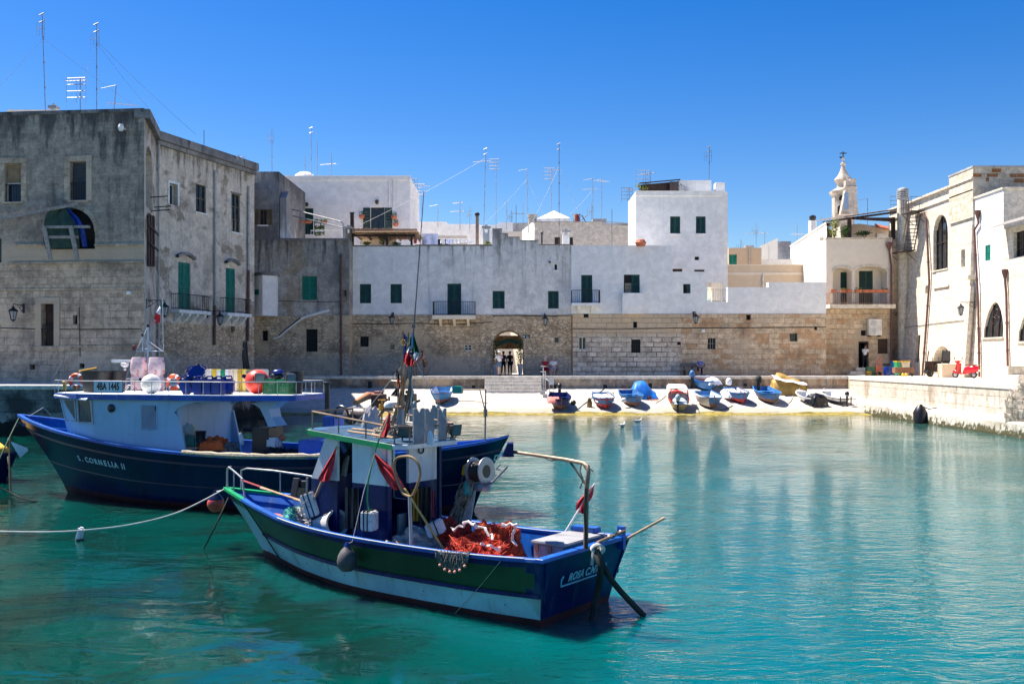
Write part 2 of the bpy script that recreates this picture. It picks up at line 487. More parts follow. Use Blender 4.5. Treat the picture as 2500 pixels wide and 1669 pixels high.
M_frameW=simple('white_frame',(.7,.7,.7),.5)
M_roller=simple('grey_roller',(.07,.07,.078),.6)
M_terra=simple('terracotta',(.45,.14,.07),.8,var=.25)
M_leaf=simple('leaf',(.05,.13,.02),.6,var=.5,scale=8,bump=0)
M_leaf2=simple('leaf_yellow',(.2,.24,.03),.6,var=.4,scale=8,bump=0)
M_black=simple('black_plastic',(.012,.012,.014),.4,var=.3)
M_bamboo=simple('bamboo',(.42,.27,.16),.8,var=.35,scale=6)
# facade tools
def arch_pts(u0,u1,v0,v1,kind,rise,n=12):
 """points of the arch from left spring to right spring"""
 w=u1-u0;um=(u0+u1)/2;vs=v1-rise
 pts=[]
 for k in range(n+1):
  t=k/n
  if kind=='pointed':
   x=2*t-1
   y=(1-abs(x)**1.9)**.75
   pts.append((um+x*w/2,vs+rise*y))
  else:
   a=math.pi*(1-t)
   pts.append((um+math.cos(a)*w/2,vs+rise*math.sin(a)))
 return vs,pts
def wall_grid(mb,pl,u0,u1,v0,v1,ops,depth=.28,back=None,w=0.0,sides=True):
 us=sorted({u0,u1,*[max(u0,min(u1,o[k]))for o in ops for k in(0,1)]})
 vs=sorted({v0,v1,*[max(v0,min(v1,o[k]))for o in ops for k in(2,3)]})
 for a,b in zip(us,us[1:]):
  for c,d in zip(vs,vs[1:]):
   um,vm=(a+b)/2,(c+d)/2
   if b-a<1e-6 or d-c<1e-6:continue
   if any(o[0]<um<o[1]and o[2]<vm<o[3]for o in ops):continue
   mb.face([pl.pt(a,c,w),pl.pt(b,c,w),pl.pt(b,d,w),pl.pt(a,d,w)])
 for o in ops:
  a,b,c,d=o[:4]
  dp=o[6]if len(o)>6 and o[6]else depth
  arch=o[4]if len(o)>4 else None
  if arch:
   vsp,pts=arch_pts(a,b,c,d,arch,o[5])
   for(p,q)in zip(pts,pts[1:]):
    mb.face([pl.pt(p[0],p[1],w),pl.pt(q[0],q[1],w),pl.pt(q[0],d,w),pl.pt(p[0],d,w)])
    mb.face([pl.pt(p[0],p[1],w),pl.pt(q[0],q[1],w),pl.pt(q[0],q[1],w-dp),pl.pt(p[0],p[1],w-dp)])
   top=vsp
  else:
   top=d
   mb.face([pl.pt(a,d,w),pl.pt(b,d,w),pl.pt(b,d,w-dp),pl.pt(a,d,w-dp)])
  mb.face([pl.pt(a,c,w),pl.pt(b,c,w),pl.pt(b,c,w-dp),pl.pt(a,c,w-dp)])
  mb.face([pl.pt(a,c,w),pl.pt(a,top,w),pl.pt(a,top,w-dp),pl.pt(a,c,w-dp)])
  mb.face([pl.pt(b,c,w),pl.pt(b,top,w),pl.pt(b,top,w-dp),pl.pt(b,c,w-dp)])
 if back:
  mb.face([pl.pt(u0,v1,w),pl.pt(u1,v1,w),pl.pt(u1,v1,-back),pl.pt(u0,v1,-back)])
  if sides:
   mb.face([pl.pt(u0,v0,w),pl.pt(u0,v1,w),pl.pt(u0,v1,-back),pl.pt(u0,v0,-back)])
   mb.face([pl.pt(u1,v0,w),pl.pt(u1,v1,w),pl.pt(u1,v1,-back),pl.pt(u1,v0,-back)])
   mb.face([pl.pt(u0,v0,-back),pl.pt(u0,v1,-back),pl.pt(u1,v1,-back),pl.pt(u1,v0,-back)])
def leaf_mesh(pl,a,b,c,d,w,t=.04,slats=10,frame=.07):
 mb=MB()
 pl.box(mb,a,a+frame,c,d,w,w+t);pl.box(mb,b-frame,b,c,d,w,w+t)
 pl.box(mb,a+frame,b-frame,c,c+frame,w,w+t);pl.box(mb,a+frame,b-frame,d-frame,d,w,w+t)
 m=(c+d)/2
 pl.box(mb,a+frame,b-frame,m-frame/2,m+frame/2,w,w+t)
 n=max(4,int((d-c)/.13))
 for k in range(n):
  v=c+frame+(d-c-2*frame)*(k+.5)/n
  h=(d-c-2*frame)/n*.45
  q=[pl.pt(a+frame,v-h,w+t*.8),pl.pt(b-frame,v-h,w+t*.8),pl.pt(b-frame,v+h,w+t*.1),pl.pt(a+frame,v+h,w+t*.1)]
  mb.face(q)
 return mb
def win(house,pl,r,kind='hole',depth=.28,mat=None,sill=False,leaves=2,nx=1,ny=2,rail=False,w=0.0,label=None):
 a,b,c,d=r[:4]
 g=.004
 mb=MB()
 pl.box(mb,a+g,b-g,c+g,d-g,w-depth-.06,w-depth+.004)
 dk=M_glass if kind in('frame',)else M_void
 name='window' if(c>QZ+.35)else 'door'
 base=mb.build(name,dk,house)
 if label:base['label']=label
 wz=w-depth
 def sub(nm,m,mt,**k):return m.build(nm,mt,base,**k)
 if kind in('shut','shut_half'):
  mt=mat or M_dkgreen
  bw=(b-a-.06)/leaves
  for k in range(leaves):
   if kind=='shut_half' and k==0:continue
   sub('shutter',leaf_mesh(pl,a+.03+bw*k+.005,a+.03+bw*(k+1)-.005,c+.02,d-.03,w-depth*.45),mt)
  f=MB()
  for(x0,x1,y0,y1)in((a+g,a+.03,c+g,d-g),(b-.03,b-g,c+g,d-g),(a+.03,b-.03,d-.028,d-g)):
   pl.box(f,x0,x1,y0,y1,w-depth+.01,w-depth*.4)
  sub('frame',f,mt)
 elif kind=='open_shut':
  mt=mat or M_dkgreen
  bw=(b-a)*.46
  sub('shutter',leaf_mesh(pl,a-bw-.02,a-.02,c,d,w+.012),mt)
  sub('shutter',leaf_mesh(pl,b+.02,b+bw+.02,c,d,w+.012),mt)
  f=MB();um=(a+b)/2
  pl.box(f,um-.03,um+.03,c+g,d-g,wz+.005,wz+.05)
  pl.box(f,a+g,a+.05,c+g,d-g,wz+.005,wz+.05);pl.box(f,b-.05,b-g,c+g,d-g,wz+.005,wz+.05)
  sub('frame',f,mt)
 elif kind=='frame':
  mt=mat or M_frameW
  f=MB();t=.05
  for k in range(nx+1):
   x=a+(b-a)*k/nx
   x0,x1=max(a+g,x-t/2),min(b-g,x+t/2)
   if k==0:x1=a+t
   if k==nx:x0=b-t
   pl.box(f,x0,x1,c+g,d-g,wz+.006,wz+.07)
  for k in range(ny+1):
   y=c+(d-c)*k/ny
   y0,y1=max(c+g,y-t/2),min(d-g,y+t/2)
   if k==0:y1=c+t
   if k==ny:y0=d-t
   pl.box(f,a+t,b-t,y0,y1,wz+.008,wz+.066)
  sub('frame',f,mt)
 elif kind=='grille':
  f=MB()
  n=max(2,int((b-a)/.16));m=max(2,int((d-c)/.3))
  for k in range(1,n):
   x=a+(b-a)*k/n
   pl.box(f,x-.012,x+.012,c+g,d-g,w-.08,w-.055)
  for k in range(1,m):
   y=c+(d-c)*k/m
   pl.box(f,a+g,b-g,y-.012,y+.012,w-.053,w-.035)
  sub('grille',f,mat or M_iron)
 elif kind=='roller':
  f=MB();n=max(4,int((d-c)/.11))
  for k in range(n):
   y0=c+(d-c)*k/n;y1=c+(d-c)*(k+.86)/n
   pl.box(f,a+.03,b-.03,y0+g,y1,wz+.01,wz+.05)
  sub('roller_shutter',f,mat or M_roller)
 elif kind=='door':
  f=MB();um=(a+b)/2
  for(x0,x1)in((a+.03,um-.008),(um+.008,b-.03)):
   pl.box(f,x0,x1,c+g,d-.03,wz+.01,wz+.05)
   for q in range(3):
    y0=c+(d-c)*(q+.12)/3;y1=c+(d-c)*(q+.88)/3
    pl.box(f,x0+.08,x1-.08,y0,y1,wz+.05,wz+.075)
  sub('door_leaf',f,mat or M_wood)
 if sill:
  f=MB();pl.box(f,a-.12,b+.12,c-.09,c-.004,w+.003,w+.1)
  sub('sill',f,M_white if sill is True else sill,bevel=.008)
 if rail:
  f=MB();n=max(3,int((b-a)/.13))
  rh=c+min(.95,(d-c)*.45)
  for k in range(n+1):
   x=a+.03+(b-a-.06)*k/n
   pl.box(f,x-.01,x+.01,c+.02,rh,w-.07,w-.05)
  pl.box(f,a+g,b-g,rh,rh+.03,w-.08,w-.04)
  sub('railing',f,M_iron)
 return base
def surround(house,pl,r,t=.16,out=.05,mat=None,top_only=False):
 a,b,c,d=r[:4];f=MB()
 if not top_only:
  pl.box(f,a-t,a-.003,c,d,.003,out);pl.box(f,b+.003,b+t,c,d,.003,out)
 pl.box(f,a-t,b+t,d+.003,d+t,.003,out)
 return f.build('window_surround',mat,house,bevel=.01)
def balcony(house,pl,r,slab=.2,out=1.0,mat=None,corbels=0,barmat=None,side_l=True,side_r=True):
 """r: railing rectangle in wall coordinates; the slab hangs below it"""
 a,b,c,d=r[:4]
 s=MB();pl.box(s,a-.05,b+.05,c-slab,c,.003,out)
 for k in range(corbels):
  u=a+(b-a)*(k+.5)/corbels
  q=[pl.pt(u-.09,c-slab-.003,.003),pl.pt(u-.09,c-slab-.003,out*.85),pl.pt(u-.09,c-slab-.12,out*.8),pl.pt(u-.09,c-slab-.5,.003)]
  s.prism(q,pl.u*.18)
 bal=s.build('balcony',mat or M_white,house,bevel=.012)
 f=MB();n=max(6,int((b-a)/.13))
 def bars(p,q,n):
  for k in range(n+1):
   x=p.lerp(q,k/n)
   f.tube([x+Vector((0,0,c+.01)),x+Vector((0,0,d))],.011,4)
  f.tube([p+Vector((0,0,d)),q+Vector((0,0,d))],.022,5)
  f.tube([p+Vector((0,0,c+.09)),q+Vector((0,0,c+.09))],.014,4)
 P0,P1=pl.pt(a,0,out-.06),pl.pt(b,0,out-.06)
 bars(P0,P1,n)
 m=max(3,int(out/.14))
 if side_l:bars(pl.pt(a,0,.01),P0,m)
 if side_r:bars(pl.pt(b,0,.01),P1,m)
 f.build('railing',barmat or M_iron,bal)
 return bal
def wallpart(house,name,mat,pl,rects,ops,depth=.28,back=8.0,w=0.0,v0=None,sides=True,uvmode=False,uvrects=None):
 """rects: pixel rectangles making the wall outline; ops: (pixel rect, kind, options)"""
 mb=MB();done=[]
 R_=[pl.rect(*q)for q in rects]if rects else uvrects
 for(u0,u1,a0,a1)in R_:
  if v0 is not None and a0<v0+1.2:a0=v0
  here=[]
  for(q,kind,opt)in ops:
   r=opt['uv']if 'uv' in opt else pl.rect(*q)
   um,vm=(r[0]+r[1])/2,(r[2]+r[3])/2
   if u0<=um<=u1 and a0<=vm<=a1:
    r=(max(r[0],u0),min(r[1],u1),max(r[2],a0),min(r[3],a1))
    r=r+(opt.get('arch'),opt.get('rise',.5),opt.get('depth'))
    here.append(r);done.append((r,kind,opt))
  wall_grid(mb,pl,u0,u1,a0,a1,here,depth,back,w,sides)
 o=mb.build(name,mat,house)
 for r,kind,opt in done:
  if kind is None:continue
  k={x:opt[x]for x in('mat','sill','leaves','nx','ny','rail','label')if x in opt}
  win(house,pl,r,kind,r[6]or depth,w=w,**k)
  if opt.get('sur'):
   surround(house,pl,r,opt['sur'],.05,opt.get('surmat',mat),opt.get('suronly',False))
 return o
# the setting: water, quays, slipway
def water_material():
 m,nt,p=new_mat('harbour_water')
 g=NG(nt)
 pos=g.geo.outputs['Position']
 xyz=g.xyz(pos)
 big=g.noise(pos,.05,4,.6)
 c=g.mix(g.ramp(big,.3,.7),(.0,.078,.084),(.0,.118,.128))
 yy=g.math('ADD',xyz[1],g.ramp(big,.2,.8,-5,5))
 sand=g.mix(g.ramp(big,.3,.7),(.075,.085,.035),(.12,.115,.05))
 c=g.mix(g.ramp(yy,40,60),c,(.05,.08,.055))
 c=g.mix(g.ramp(yy,54,61),c,sand)
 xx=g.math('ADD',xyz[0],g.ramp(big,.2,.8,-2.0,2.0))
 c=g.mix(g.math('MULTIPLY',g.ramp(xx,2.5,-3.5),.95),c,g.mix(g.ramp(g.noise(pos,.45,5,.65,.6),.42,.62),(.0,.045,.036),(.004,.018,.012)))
 g.l.new(c,p.inputs['Base Color'])
 p.inputs['Roughness'].default_value=.02
 p.inputs['IOR'].default_value=1.33
 p.inputs['Subsurface Weight'].default_value=1.0
 p.inputs['Subsurface Radius'].default_value=(.5,1.0,1.0)
 p.inputs['Subsurface Scale'].default_value=2.0
 lee=g.math('MAXIMUM',g.ramp(xx,3.0,-2.0),g.ramp(yy,33,55))
 calm=g.math('SUBTRACT',1.0,g.math('MULTIPLY',lee,.88))
 w1=g.noise(g.map(pos,(1.0,1.7,1)),.75,2,.5,.8)
 w2=g.noise(g.map(pos,(1.0,2.1,1)),2.3,3,.55,.8)
 patch=g.ramp(g.noise(pos,.16,3),.4,.62,.35,1.0)
 w3=g.noise(g.map(pos,(1.0,2.4,1)),6.5,3,.6,.5)
 hgt=g.math('ADD',g.math('MULTIPLY',w1,.06),g.math('MULTIPLY',g.math('ADD',g.math('MULTIPLY',w2,.1),g.math('MULTIPLY',w3,.02)),g.math('MULTIPLY',calm,patch)))
 b=g.n.new('ShaderNodeBump');b.inputs['Strength'].default_value=.55;b.inputs['Distance'].default_value=1.0
 g.l.new(hgt,b.inputs['Height'])
 g.l.new(b.outputs[0],p.inputs['Normal'])
 return m
M_water=water_material()
mb=MB();mb.face([(-4000,-4000,0),(4000,-4000,0),(4000,70,0),(-4000,70,0)])
struct('water',mb,M_water)
LX,RX=-16.6,23.0
mb=MB()
mb.face([(-4000,44.2,QZ),(LX,44.2,QZ),(-14.4,67.3,QZ),(RX,67.3,QZ),(RX,-4000,QZ),(4000,-4000,QZ),(4000,4000,QZ),(-4000,4000,QZ)])
struct('quay',mb,M_pave)
def quay_wall(name,a,b,mat,z0,z1,label,t=.6,cope=True):
 """retaining wall along a->b (water on the right hand side) with a coping course"""
 pl=Plane(a,b)
 r=thing(name,label,'wall',(a[0],a[1],z0))
 m=MB()
 n=max(2,int(pl.len/2.0))
 pl.box(m,0,pl.len,z0,z1-.16,-t,0)
 m.build('wall_face',mat,r)
 m=MB()
 pl.box(m,0,pl.len,z1-.158,z1+.03,-t-.2,.05)
 m.build('coping',M_pave,r,bevel=.02)
 return r
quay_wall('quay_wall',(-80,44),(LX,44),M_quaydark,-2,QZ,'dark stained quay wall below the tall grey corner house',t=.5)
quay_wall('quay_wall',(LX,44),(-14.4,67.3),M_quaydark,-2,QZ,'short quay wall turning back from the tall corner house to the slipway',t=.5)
wb=quay_wall('quay_wall',(-14.4,67.25),(-1.85,67.25),M_quaywall,0.4,QZ,'graffiti stained low wall at the top of the slipway, left of the steps',t=.5)
wb2=quay_wall('quay_wall',(2.0,67.25),(RX,67.25),M_quaywall,0.4,QZ,'low wall at the top of the slipway behind the row of beached boats',t=.5)
wr=quay_wall('quay_wall',(RX,67.0),(RX,-60),M_quaylit,-2,QZ-.04,'long sunlit limestone quay wall along the right side of the harbour',t=.5)
plb=Plane((-14.4,67.25),(RX,67.25))
for(x0,y0,x1,y1),par in(((898,930,908,948),wb),((1152,940,1160,950),wb),((1473,938,1482,947),wb2),((1583,935,1592,946),wb2),((1815,936,1824,943),wb2),((1351,938,1362,949),wb2)):
 u0,u1,v0,v1=plb.rect(x0,y0,x1,y1);f=MB();plb.box(f,u0,u1,v0,v1,.001,.012);f.build('drain_hole',M_void,par)
mb=MB()
rows=[]
for k in range(60):
 y=66.5-k*1.6
 j=random.uniform(-.05,.05)
 rows.append([(RX-.003,y,.78),(21.9+j,y,.66+random.uniform(-.03,.03)),(21.8+j,y,.58),(21.75+j+random.uniform(-.05,.05),y,.1),(21.8,y,-1.5)])
mb.grid(rows)
solo('quay_ledge',mb,stone('ledge_stone',(.5,.45,.38),(.68,.62,.55),(.35,.3,.25),2.4,.8,stain=(.3,.26,.2),s_lo=.5,s_hi=.7,band=[(-.6,.42,(.06,.055,.02),.95)]),'pale stone ledge with an algae lined foot below the sunlit quay wall','ledge',base=(22.4,40,0))
def slip_z(x,y):
 t=(67.3-y)/6.9
 z=1.4-1.28*t
 return z
def slip_material():
 m=stone('slip_concrete',(.52,.475,.41),(.62,.575,.51),(.3,.26,.21),3.2,2.4,stain=(.33,.28,.23),s_lo=.52,s_hi=.72,s_amt=.7,bump=.25,offset=.0,msize=.012)
 g=NG(m.node_tree);p=m.node_tree.nodes['Principled BSDF']
 old=p.inputs['Base Color'].links[0].from_socket
 pos=g.xyz(g.geo.outputs['Position'])
 n=g.noise(g.geo.outputs['Position'],.5,5,.6)
 y=g.math('ADD',pos[1],g.ramp(n,.2,.8,-.5,.5))
 c=g.mix(g.math('MULTIPLY',g.ramp(y,62.4,60.8),.55),old,(.25,.23,.17))
 weed=g.mix(g.ramp(g.noise(g.geo.outputs['Position'],2.3,6,.65),.35,.65),(.13,.1,.025),(.34,.27,.07))
 c=g.mix(g.ramp(pos[1],60.5,60.3),c,weed)
 g.l.new(c,p.inputs['Base Color'])
 return m
M_slip=slip_material()
mb=MB();rows=[]
ys=[67.25-.45*k for k in range(15)]+[60.62,60.5,60.42,60.36,60.0,59.5,59.0,58.3,55.0]
for y in ys:
 row=[]
 for k in range(130):
  x=-16.0+38.98*k/129
  e=.14*math.sin(x*.9)+.1*math.sin(x*2.3+1)+.05*math.sin(x*5.1)
  yy=y+(e if 58.5<y<60.9 else 0)
  if y>60.4:z=slip_z(x,y)
  elif y>60.1:z=slip_z(x,60.4)-.05
  elif y>59.8:z=.06
  elif y>59.2:z=.02
  elif y>58.9:z=-.04
  elif y>58:z=-.14
  else:z=-1.2
  row.append((x,yy,z+random.uniform(-.012,.012)))
 rows.append(row)
mb.grid(rows)
struct('slipway',mb,M_slip,smooth=True)
st=thing('stone_steps','five wide stone steps leading up from the slipway to the archway','steps',(0,67.0,1.4))
for k in range(5):
 z1=1.1+(QZ+.034-1.1)*(k+1)/5
 y0=65.75+k*.32
 f=MB();f.box((-1.847,y0,.8),(1.997,y0+.32 if k<4 else 67.9,z1))
 f.build('step',M_pave,st)
# the far row of houses (wall plane across the view)
YF=72.0
FP=Plane((-30,YF),(40,YF))
FPs=Plane((-30,YF-.05),(40,YF-.05))
FPb=Plane((-30,YF-.5),(40,YF-.5))
GB=QZ-.05
def op(x0,y0,x1,y1,kind,**k):return((x0,y0,x1,y1),kind,k)
GPl=Plane((-30,70.5),(40,70.5))
h=thing('grey_house','mould stained grey rendered house with a bright green shuttered window, beside the tall corner building','house',(-15,70.5,QZ))
wallpart(h,'wall',M_grey,GPl,[(600,586,853,770)],[op(737,674,774,732,'shut',mat=M_green,sur=.14)],back=1.48)
wallpart(h,'tower_wall',M_greytop,GPl,[(604,419,681,586)],[op(633,511,651,549,'frame',mat=M_brownsh,nx=2,ny=1,sill=True)],back=9.0)
a,b,c,d=GPl.rect(633,511,651,549)
for(x0,x1)in((a-.42,a-.02),(b+.02,b+.42)):
 leaf_mesh(GPl,x0,x1,c,d,.01).build('shutter',M_brownsh,h)
wallpart(h,'stone_base',M_rubble,GPl,[(592,770,853,930)],[op(640,807,654,832,'grille'),op(747,803,775,858,'grille')],back=1.48,v0=GB)
mb=MB()
u0,u1,v0,v1=GPl.rect(681,583,853,587)
GPl.box(mb,u0+.003,u1,v1-.1,v1+.05,-.4,.06);mb.build('parapet',M_greytop,h,bevel=.02)
mb=MB()
x=P(683,0,70.5).x
poly=[(x,70.6+yy,zz)for yy,zz in((0,10.95),(0,14.95),(.7,15.5),(1.6,14.6),(2.3,13.6),(3.2,12.6),(4.2,11.8),(5.2,11.0))]
mb.prism(poly,(.45,0,0));mb.build('buttress',M_whitewall_old,h)
mb=MB();mb.box((x+.5,73.2,10.9),(x+1.9,73.6,12.1));mb.build('terrace_wall',stone('crazy_stone',(.3,.28,.26),(.5,.48,.46),(.15,.14,.13),.5,.42),h)
mb=MB()
for(p0,p1,p2)in(((705,509),(833,541),(839,588)),((707,525),(837,556),(839,588))):
 mb.tube([P(*p0,73.0),P(*p1,71.4),P(p1[0]+5,p1[1]+6,71.4),P(*p2,71.4)],.05,6)
mb.build('handrail',M_zinc,h)
mb=MB();q=[P(px,py,71.0)for px,py in((759,586),(759,563),(828,563),(828,586))]
mb.tube(q,.03,5);mb.build('terrace_rail',M_white,h)
mb=MB();mb.box((P(774,0,72).x,71.6,11.0),(P(828,0,72).x,71.9,11.75));mb.build('terrace_bench',M_white,h)
mb=MB();xa,xb,xc=P(610,0,70.4).x,P(641,0,69.2).x,P(674,0,69.9).x
z0,z1=P(0,771,69.8).z,P(0,673,69.8).z
mb.prism([(xa,70.49,z0),(xb,69.2,z0),(xc,70.0,z0),(xc,70.49,z0)],(0,0,z1-z0));orl=mb.build('closet',M_whitewall_mid,h)
mb=MB();mb.prism([(xa-.1,70.49,z1),(xb,69.05,z1),(xc+.12,69.9,z1),(xc+.12,70.49,z1)],(0,0,.22));mb.build('closet_roof',M_greytop,orl,bevel=.03)
pq=Plane((xa,70.49),(xb,69.2));a,b,c,d=pq.rect(621,707,632,719);mb=MB();pq.box(mb,a,b,c,d,.004,.03);mb.build('closet_window',M_green,orl)
mb=MB();mb.tube([P(833,620,70.4),P(833,915,70.4)],.075,7)
for py in(650,720,790,860):mb.tube([P(833,py,70.4),P(833,py+4,70.4)],.1,7)
mb.build('drain_pipe',M_pipe,h)
mb=MB();GPl.box(mb,*GPl.rect(842,708,846,724),.002,.12);mb.build('meter_box',M_black,h)
mb=MB();pts=[GPl.pt(*GPl.at(px,py),.05)for px,py in((735,778),(750,772),(770,766),(790,760),(804,757))]
mb.tube(pts,.1,6);pts=[GPl.pt(*GPl.at(px,py),-.03)for px,py in((668,827),(682,822),(700,806),(718,792),(735,779))]
mb.tube(pts,.07,6);mb.build('render_patch',M_whitewall_mid,h,smooth=True)
mb=MB();pts=[GPl.pt(*GPl.at(px,py),.0)for px,py in((680,818),(700,802),(718,788),(733,775))];mb.tube(pts,.04,5);mb.build('crack',M_void,h)
mb=MB();pts=[GPl.pt(*GPl.at(px,py),.03)for px,py in((614,732),(680,734),(735,736),(800,737),(846,735),(847,722))];mb.tube(pts,.018,4);mb.build('cable',M_black,h)
h=thing('white_house','white house with two dark green shuttered windows, under the bamboo pergola','house',(-9.6,YF,QZ),group='houses in the harbour row')
wallpart(h,'wall',M_whitewall_mid,FP,[(853,601,1015,768)],[op(878,693,906,740,'shut'),op(953,693,981,740,'shut')],back=6)
wallpart(h,'stone_base',M_rubble,FPs,[(853,768,1015,930)],[op(879,821,900,846,'grille'),op(952,840,964,853,'frame',mat=M_zinc,nx=1,ny=1)],back=6,v0=GB)
mb=MB();FP.box(mb,*FP.rect(852,598.5,1016,602),-.5,.07);mb.build('coping',M_greytop,h)
h=thing('white_house','white house with an iron balcony and tall green door, left of the gateway','house',(-4.3,YF,QZ),group='houses in the harbour row')
wallpart(h,'wall',M_whitewall_old,FP,[(1015,600,1202,768)],[op(1092,692,1126,769,'shut')],back=6)
wallpart(h,'stone_base',M_rubble,FPs,[(1015,768,1202,930)],[op(1133,841,1152,855,'frame',nx=2,ny=2)],back=6,v0=GB)
FPo=Plane((-30,YF-1.04),(40,YF-1.04));r=FPo.rect(1057,736,1159,769);balcony(h,FP,r,.28,1.1,M_pale,3)
mb=MB();FP.box(mb,*FP.rect(1015,597,1202,600.5),-.5,.05);mb.build('coping',M_greytop,h)
mb=MB();FP.box(mb,*FP.rect(1088,607,1202,768),.002,.03);mb.cur=0
for(x0,x1)in((1069,1078),(1146,1156)):
 mb=MB();mb.tube([FP.pt(*FP.at(x0,768),.4),FP.pt(*FP.at((x0+x1)/2,748),.2)],.05,5);mb.build('leaning_slat',M_frameW,h)
h=thing('gateway_house','stepped white house above the vaulted stone gateway','house',(1.4,YF,QZ),group='houses in the harbour row')
wallpart(h,'wall',M_whitewall_gate,FP,[(1202,610,1395,768)],[op(1202.5,710,1232,753,'shut'),op(1338,710,1364,753,'shut'),op(1354,645,1360,659,'hole',sill=True)],back=6)
wallpart(h,'parapet',M_whitewall_gate,FP,[(1202,560,1226,610),(1226,571,1240,610),(1240,580,1269,610),(1269,588,1315,610),(1315,598,1395,610)],[],back=1.0)
mb=MB()
for(x0,x1,y)in((1202,1226,560),(1226,1240,571),(1240,1269,580),(1269,1315,588),(1315,1395,598)):
 FP.box(mb,*FP.rect(x0,y-2,x1,y),-.6,.06)
mb.build('coping',M_greytop,h)
ar=FPs.rect(1204,805,1278,930);ar=(ar[0],ar[1],GB,ar[3])
wallpart(h,'stone_base',M_rubble,FPs,[(1202,768,1395,930)],[((0,0,0,0),None,dict(uv=ar,arch='round',rise=1.05,depth=5.5)),op(1353,822,1365,837,'frame',mat=M_zinc,nx=1,ny=1)],back=6,v0=GB,sides=False)
mb=MB();a,b,c,d=ar
n=10
lo=[FPs.pt(a+.35+(b-a-.5)*k/n,QZ+2.15+.28*math.sin(math.pi*k/n),-2.0)for k in range(n+1)]
hi=[p+Vector((0,0,.3))for p in lo]
mb.grid([lo,hi]);mb.grid([[p+Vector((0,.05,0))for p in lo],[p+Vector((0,.05,0))for p in hi]]);mb.build('green_fascia',simple('awning_green',(.01,.09,.075),.6),h)
mb=MB();FPs.box(mb,a+.003,b-.003,QZ+1.98,d-.3,-5.4,-5.2);mb.build('inner_lintel',M_rubble,h)
mb=MB();FPs.box(mb,*FPs.rect(1276,817,1294,826),.002,.03);sg=mb.build('street_sign',M_black,h)
mb=MB();FPs.box(mb,*FPs.rect(1278,819.3,1281,824),.031,.036)
for q,(x0,x1)in enumerate(((1284,1288),(1284,1292),(1284,1290))):FPs.box(mb,*FPs.rect(x0,818.5+q*2.6,x1,819.6+q*2.6),.031,.036)
mb.build('sign_lettering',M_frameW,sg)
mb=MB();mb.tube([FP.pt(*FP.at(1342,640),.0),FP.pt(*FP.at(1342,640),.25)],.08,7);mb.build('water_spout',M_black,h)
mb=MB();mb.tube([FPs.pt(*FPs.at(1396,770),.03),FPs.pt(*FPs.at(1397,912),.03)],.06,6);mb.build('drain_pipe',simple('tan_pipe',(.3,.17,.08),.7),h)
h=thing('white_house','long clean white house with a side balcony and a boxed window, below the tower','house',(8,YF,QZ),group='houses in the harbour row')
wallpart(h,'wall',M_clean,FP,[(1395,599,1640,766)],[op(1419,671,1446,739,'shut'),op(1523,670,1562,716,'shut_half')],back=5)
wallpart(h,'stone_base',M_ashlar_w,FPs,[(1395,766,1662,930)],[op(1425,759,1437,775,'grille'),op(1413,822,1431,853,'frame',nx=2,ny=1),op(1546,785,1556,800,'hole'),op(1541,828,1564,861,'grille'),op(1653,834,1667,842,'grille')],back=5,v0=GB)
balcony(h,FP,FPo.rect(1397,708,1465,739),.2,1.0,M_clean,2)
mb=MB();FP.box(mb,*FP.rect(1518,716,1569,752),.003,.5);r=FP.rect(1518,752,1569,766);FP.box(mb,*r,.003,.42);mb.build('window_box',M_clean,h,bevel=.01)
a,b,c,d=FP.rect(1526,690,1542,714);mb=MB()
for k in range(7):y=c+(d-c)*(k+.2)/7;FP.box(mb,a,b,y,y+.055,-.16,-.14)
mb.build('inner_blind',simple('blind',(.45,.38,.27),.7),h)
h=thing('terrace_wall','low stepped white terrace wall over coursed stone, in front of the cream houses','wall',(17,YF,QZ))
wallpart(h,'wall',M_clean,FP,[(1640,663,1725,766),(1725,737,1777,766),(1777,701,1876,766),(1876,689,2017,766)],[op(1668,693,1686,716,'shut_half')],back=.6)
wallpart(h,'stone_base',M_ashlar,FPs,[(1662,766,2017,930)],[op(1728,825,1747,852,'grille',mat=M_zinc),op(1822,768,1833,781,'hole'),op(1928,814,1947,833,'frame',mat=M_wood,nx=1,ny=1),op(1988,797,1995,805,'hole')],back=.6,v0=GB)
mb=MB()
for k in range(13):
 x=1726+50*k/12;mb.tube([FP.pt(*FP.at(x,737),-.05),FP.pt(*FP.at(x,706),-.05)],.012,4)
for y in(706,735):mb.tube([FP.pt(*FP.at(1725.5,y),-.05),FP.pt(*FP.at(1776.5,y),-.05)],.022,4)
mb.build('railing',M_zinc,h)
mb=MB();FPs.box(mb,*FPs.rect(1713,804,1721,811),.002,.06);mb.build('meter_box',M_frameW,h)
mb=MB();mb.box((11.7,72.62,QZ),(23.0,79,6.9));mb.build('terrace',M_pave,h)
# second row: taller houses behind
def backhouse(name,label,D,rects,ops,mat,back=8,part='wall',group=None):
 pl=Plane((-60,D),(80,D))
 x0=min(r[0]for r in rects);x1=max(r[2]for r in rects)
 r=thing(name,label,'house',(P((x0+x1)/2,0,D).x,D,QZ),group=group)
 wallpart(r,part,mat,pl,rects,ops,back=back)
 return r,pl
h,pl=backhouse('white_house','wide white upper house with a terrace door and a dark double door',80,[(650,432,1001,640)],[op(735,508,765,572,'shut'),op(905,506,939,574,'frame',mat=M_wood,nx=2,ny=1)],M_whitewall)
a,b,c,d=pl.rect(905,506,939,574)
for(x0,x1)in((a-.6,a-.03),(b+.03,b+.62)):leaf_mesh(pl,x0,x1,c,d-.05,.012).build('shutter',M_dkgreen,h)
mb=MB();pl.box(mb,*pl.rect(650,429,1002,440),-.3,.08);mb.build('parapet',M_whitewall,h,bevel=.02)
mb=MB()
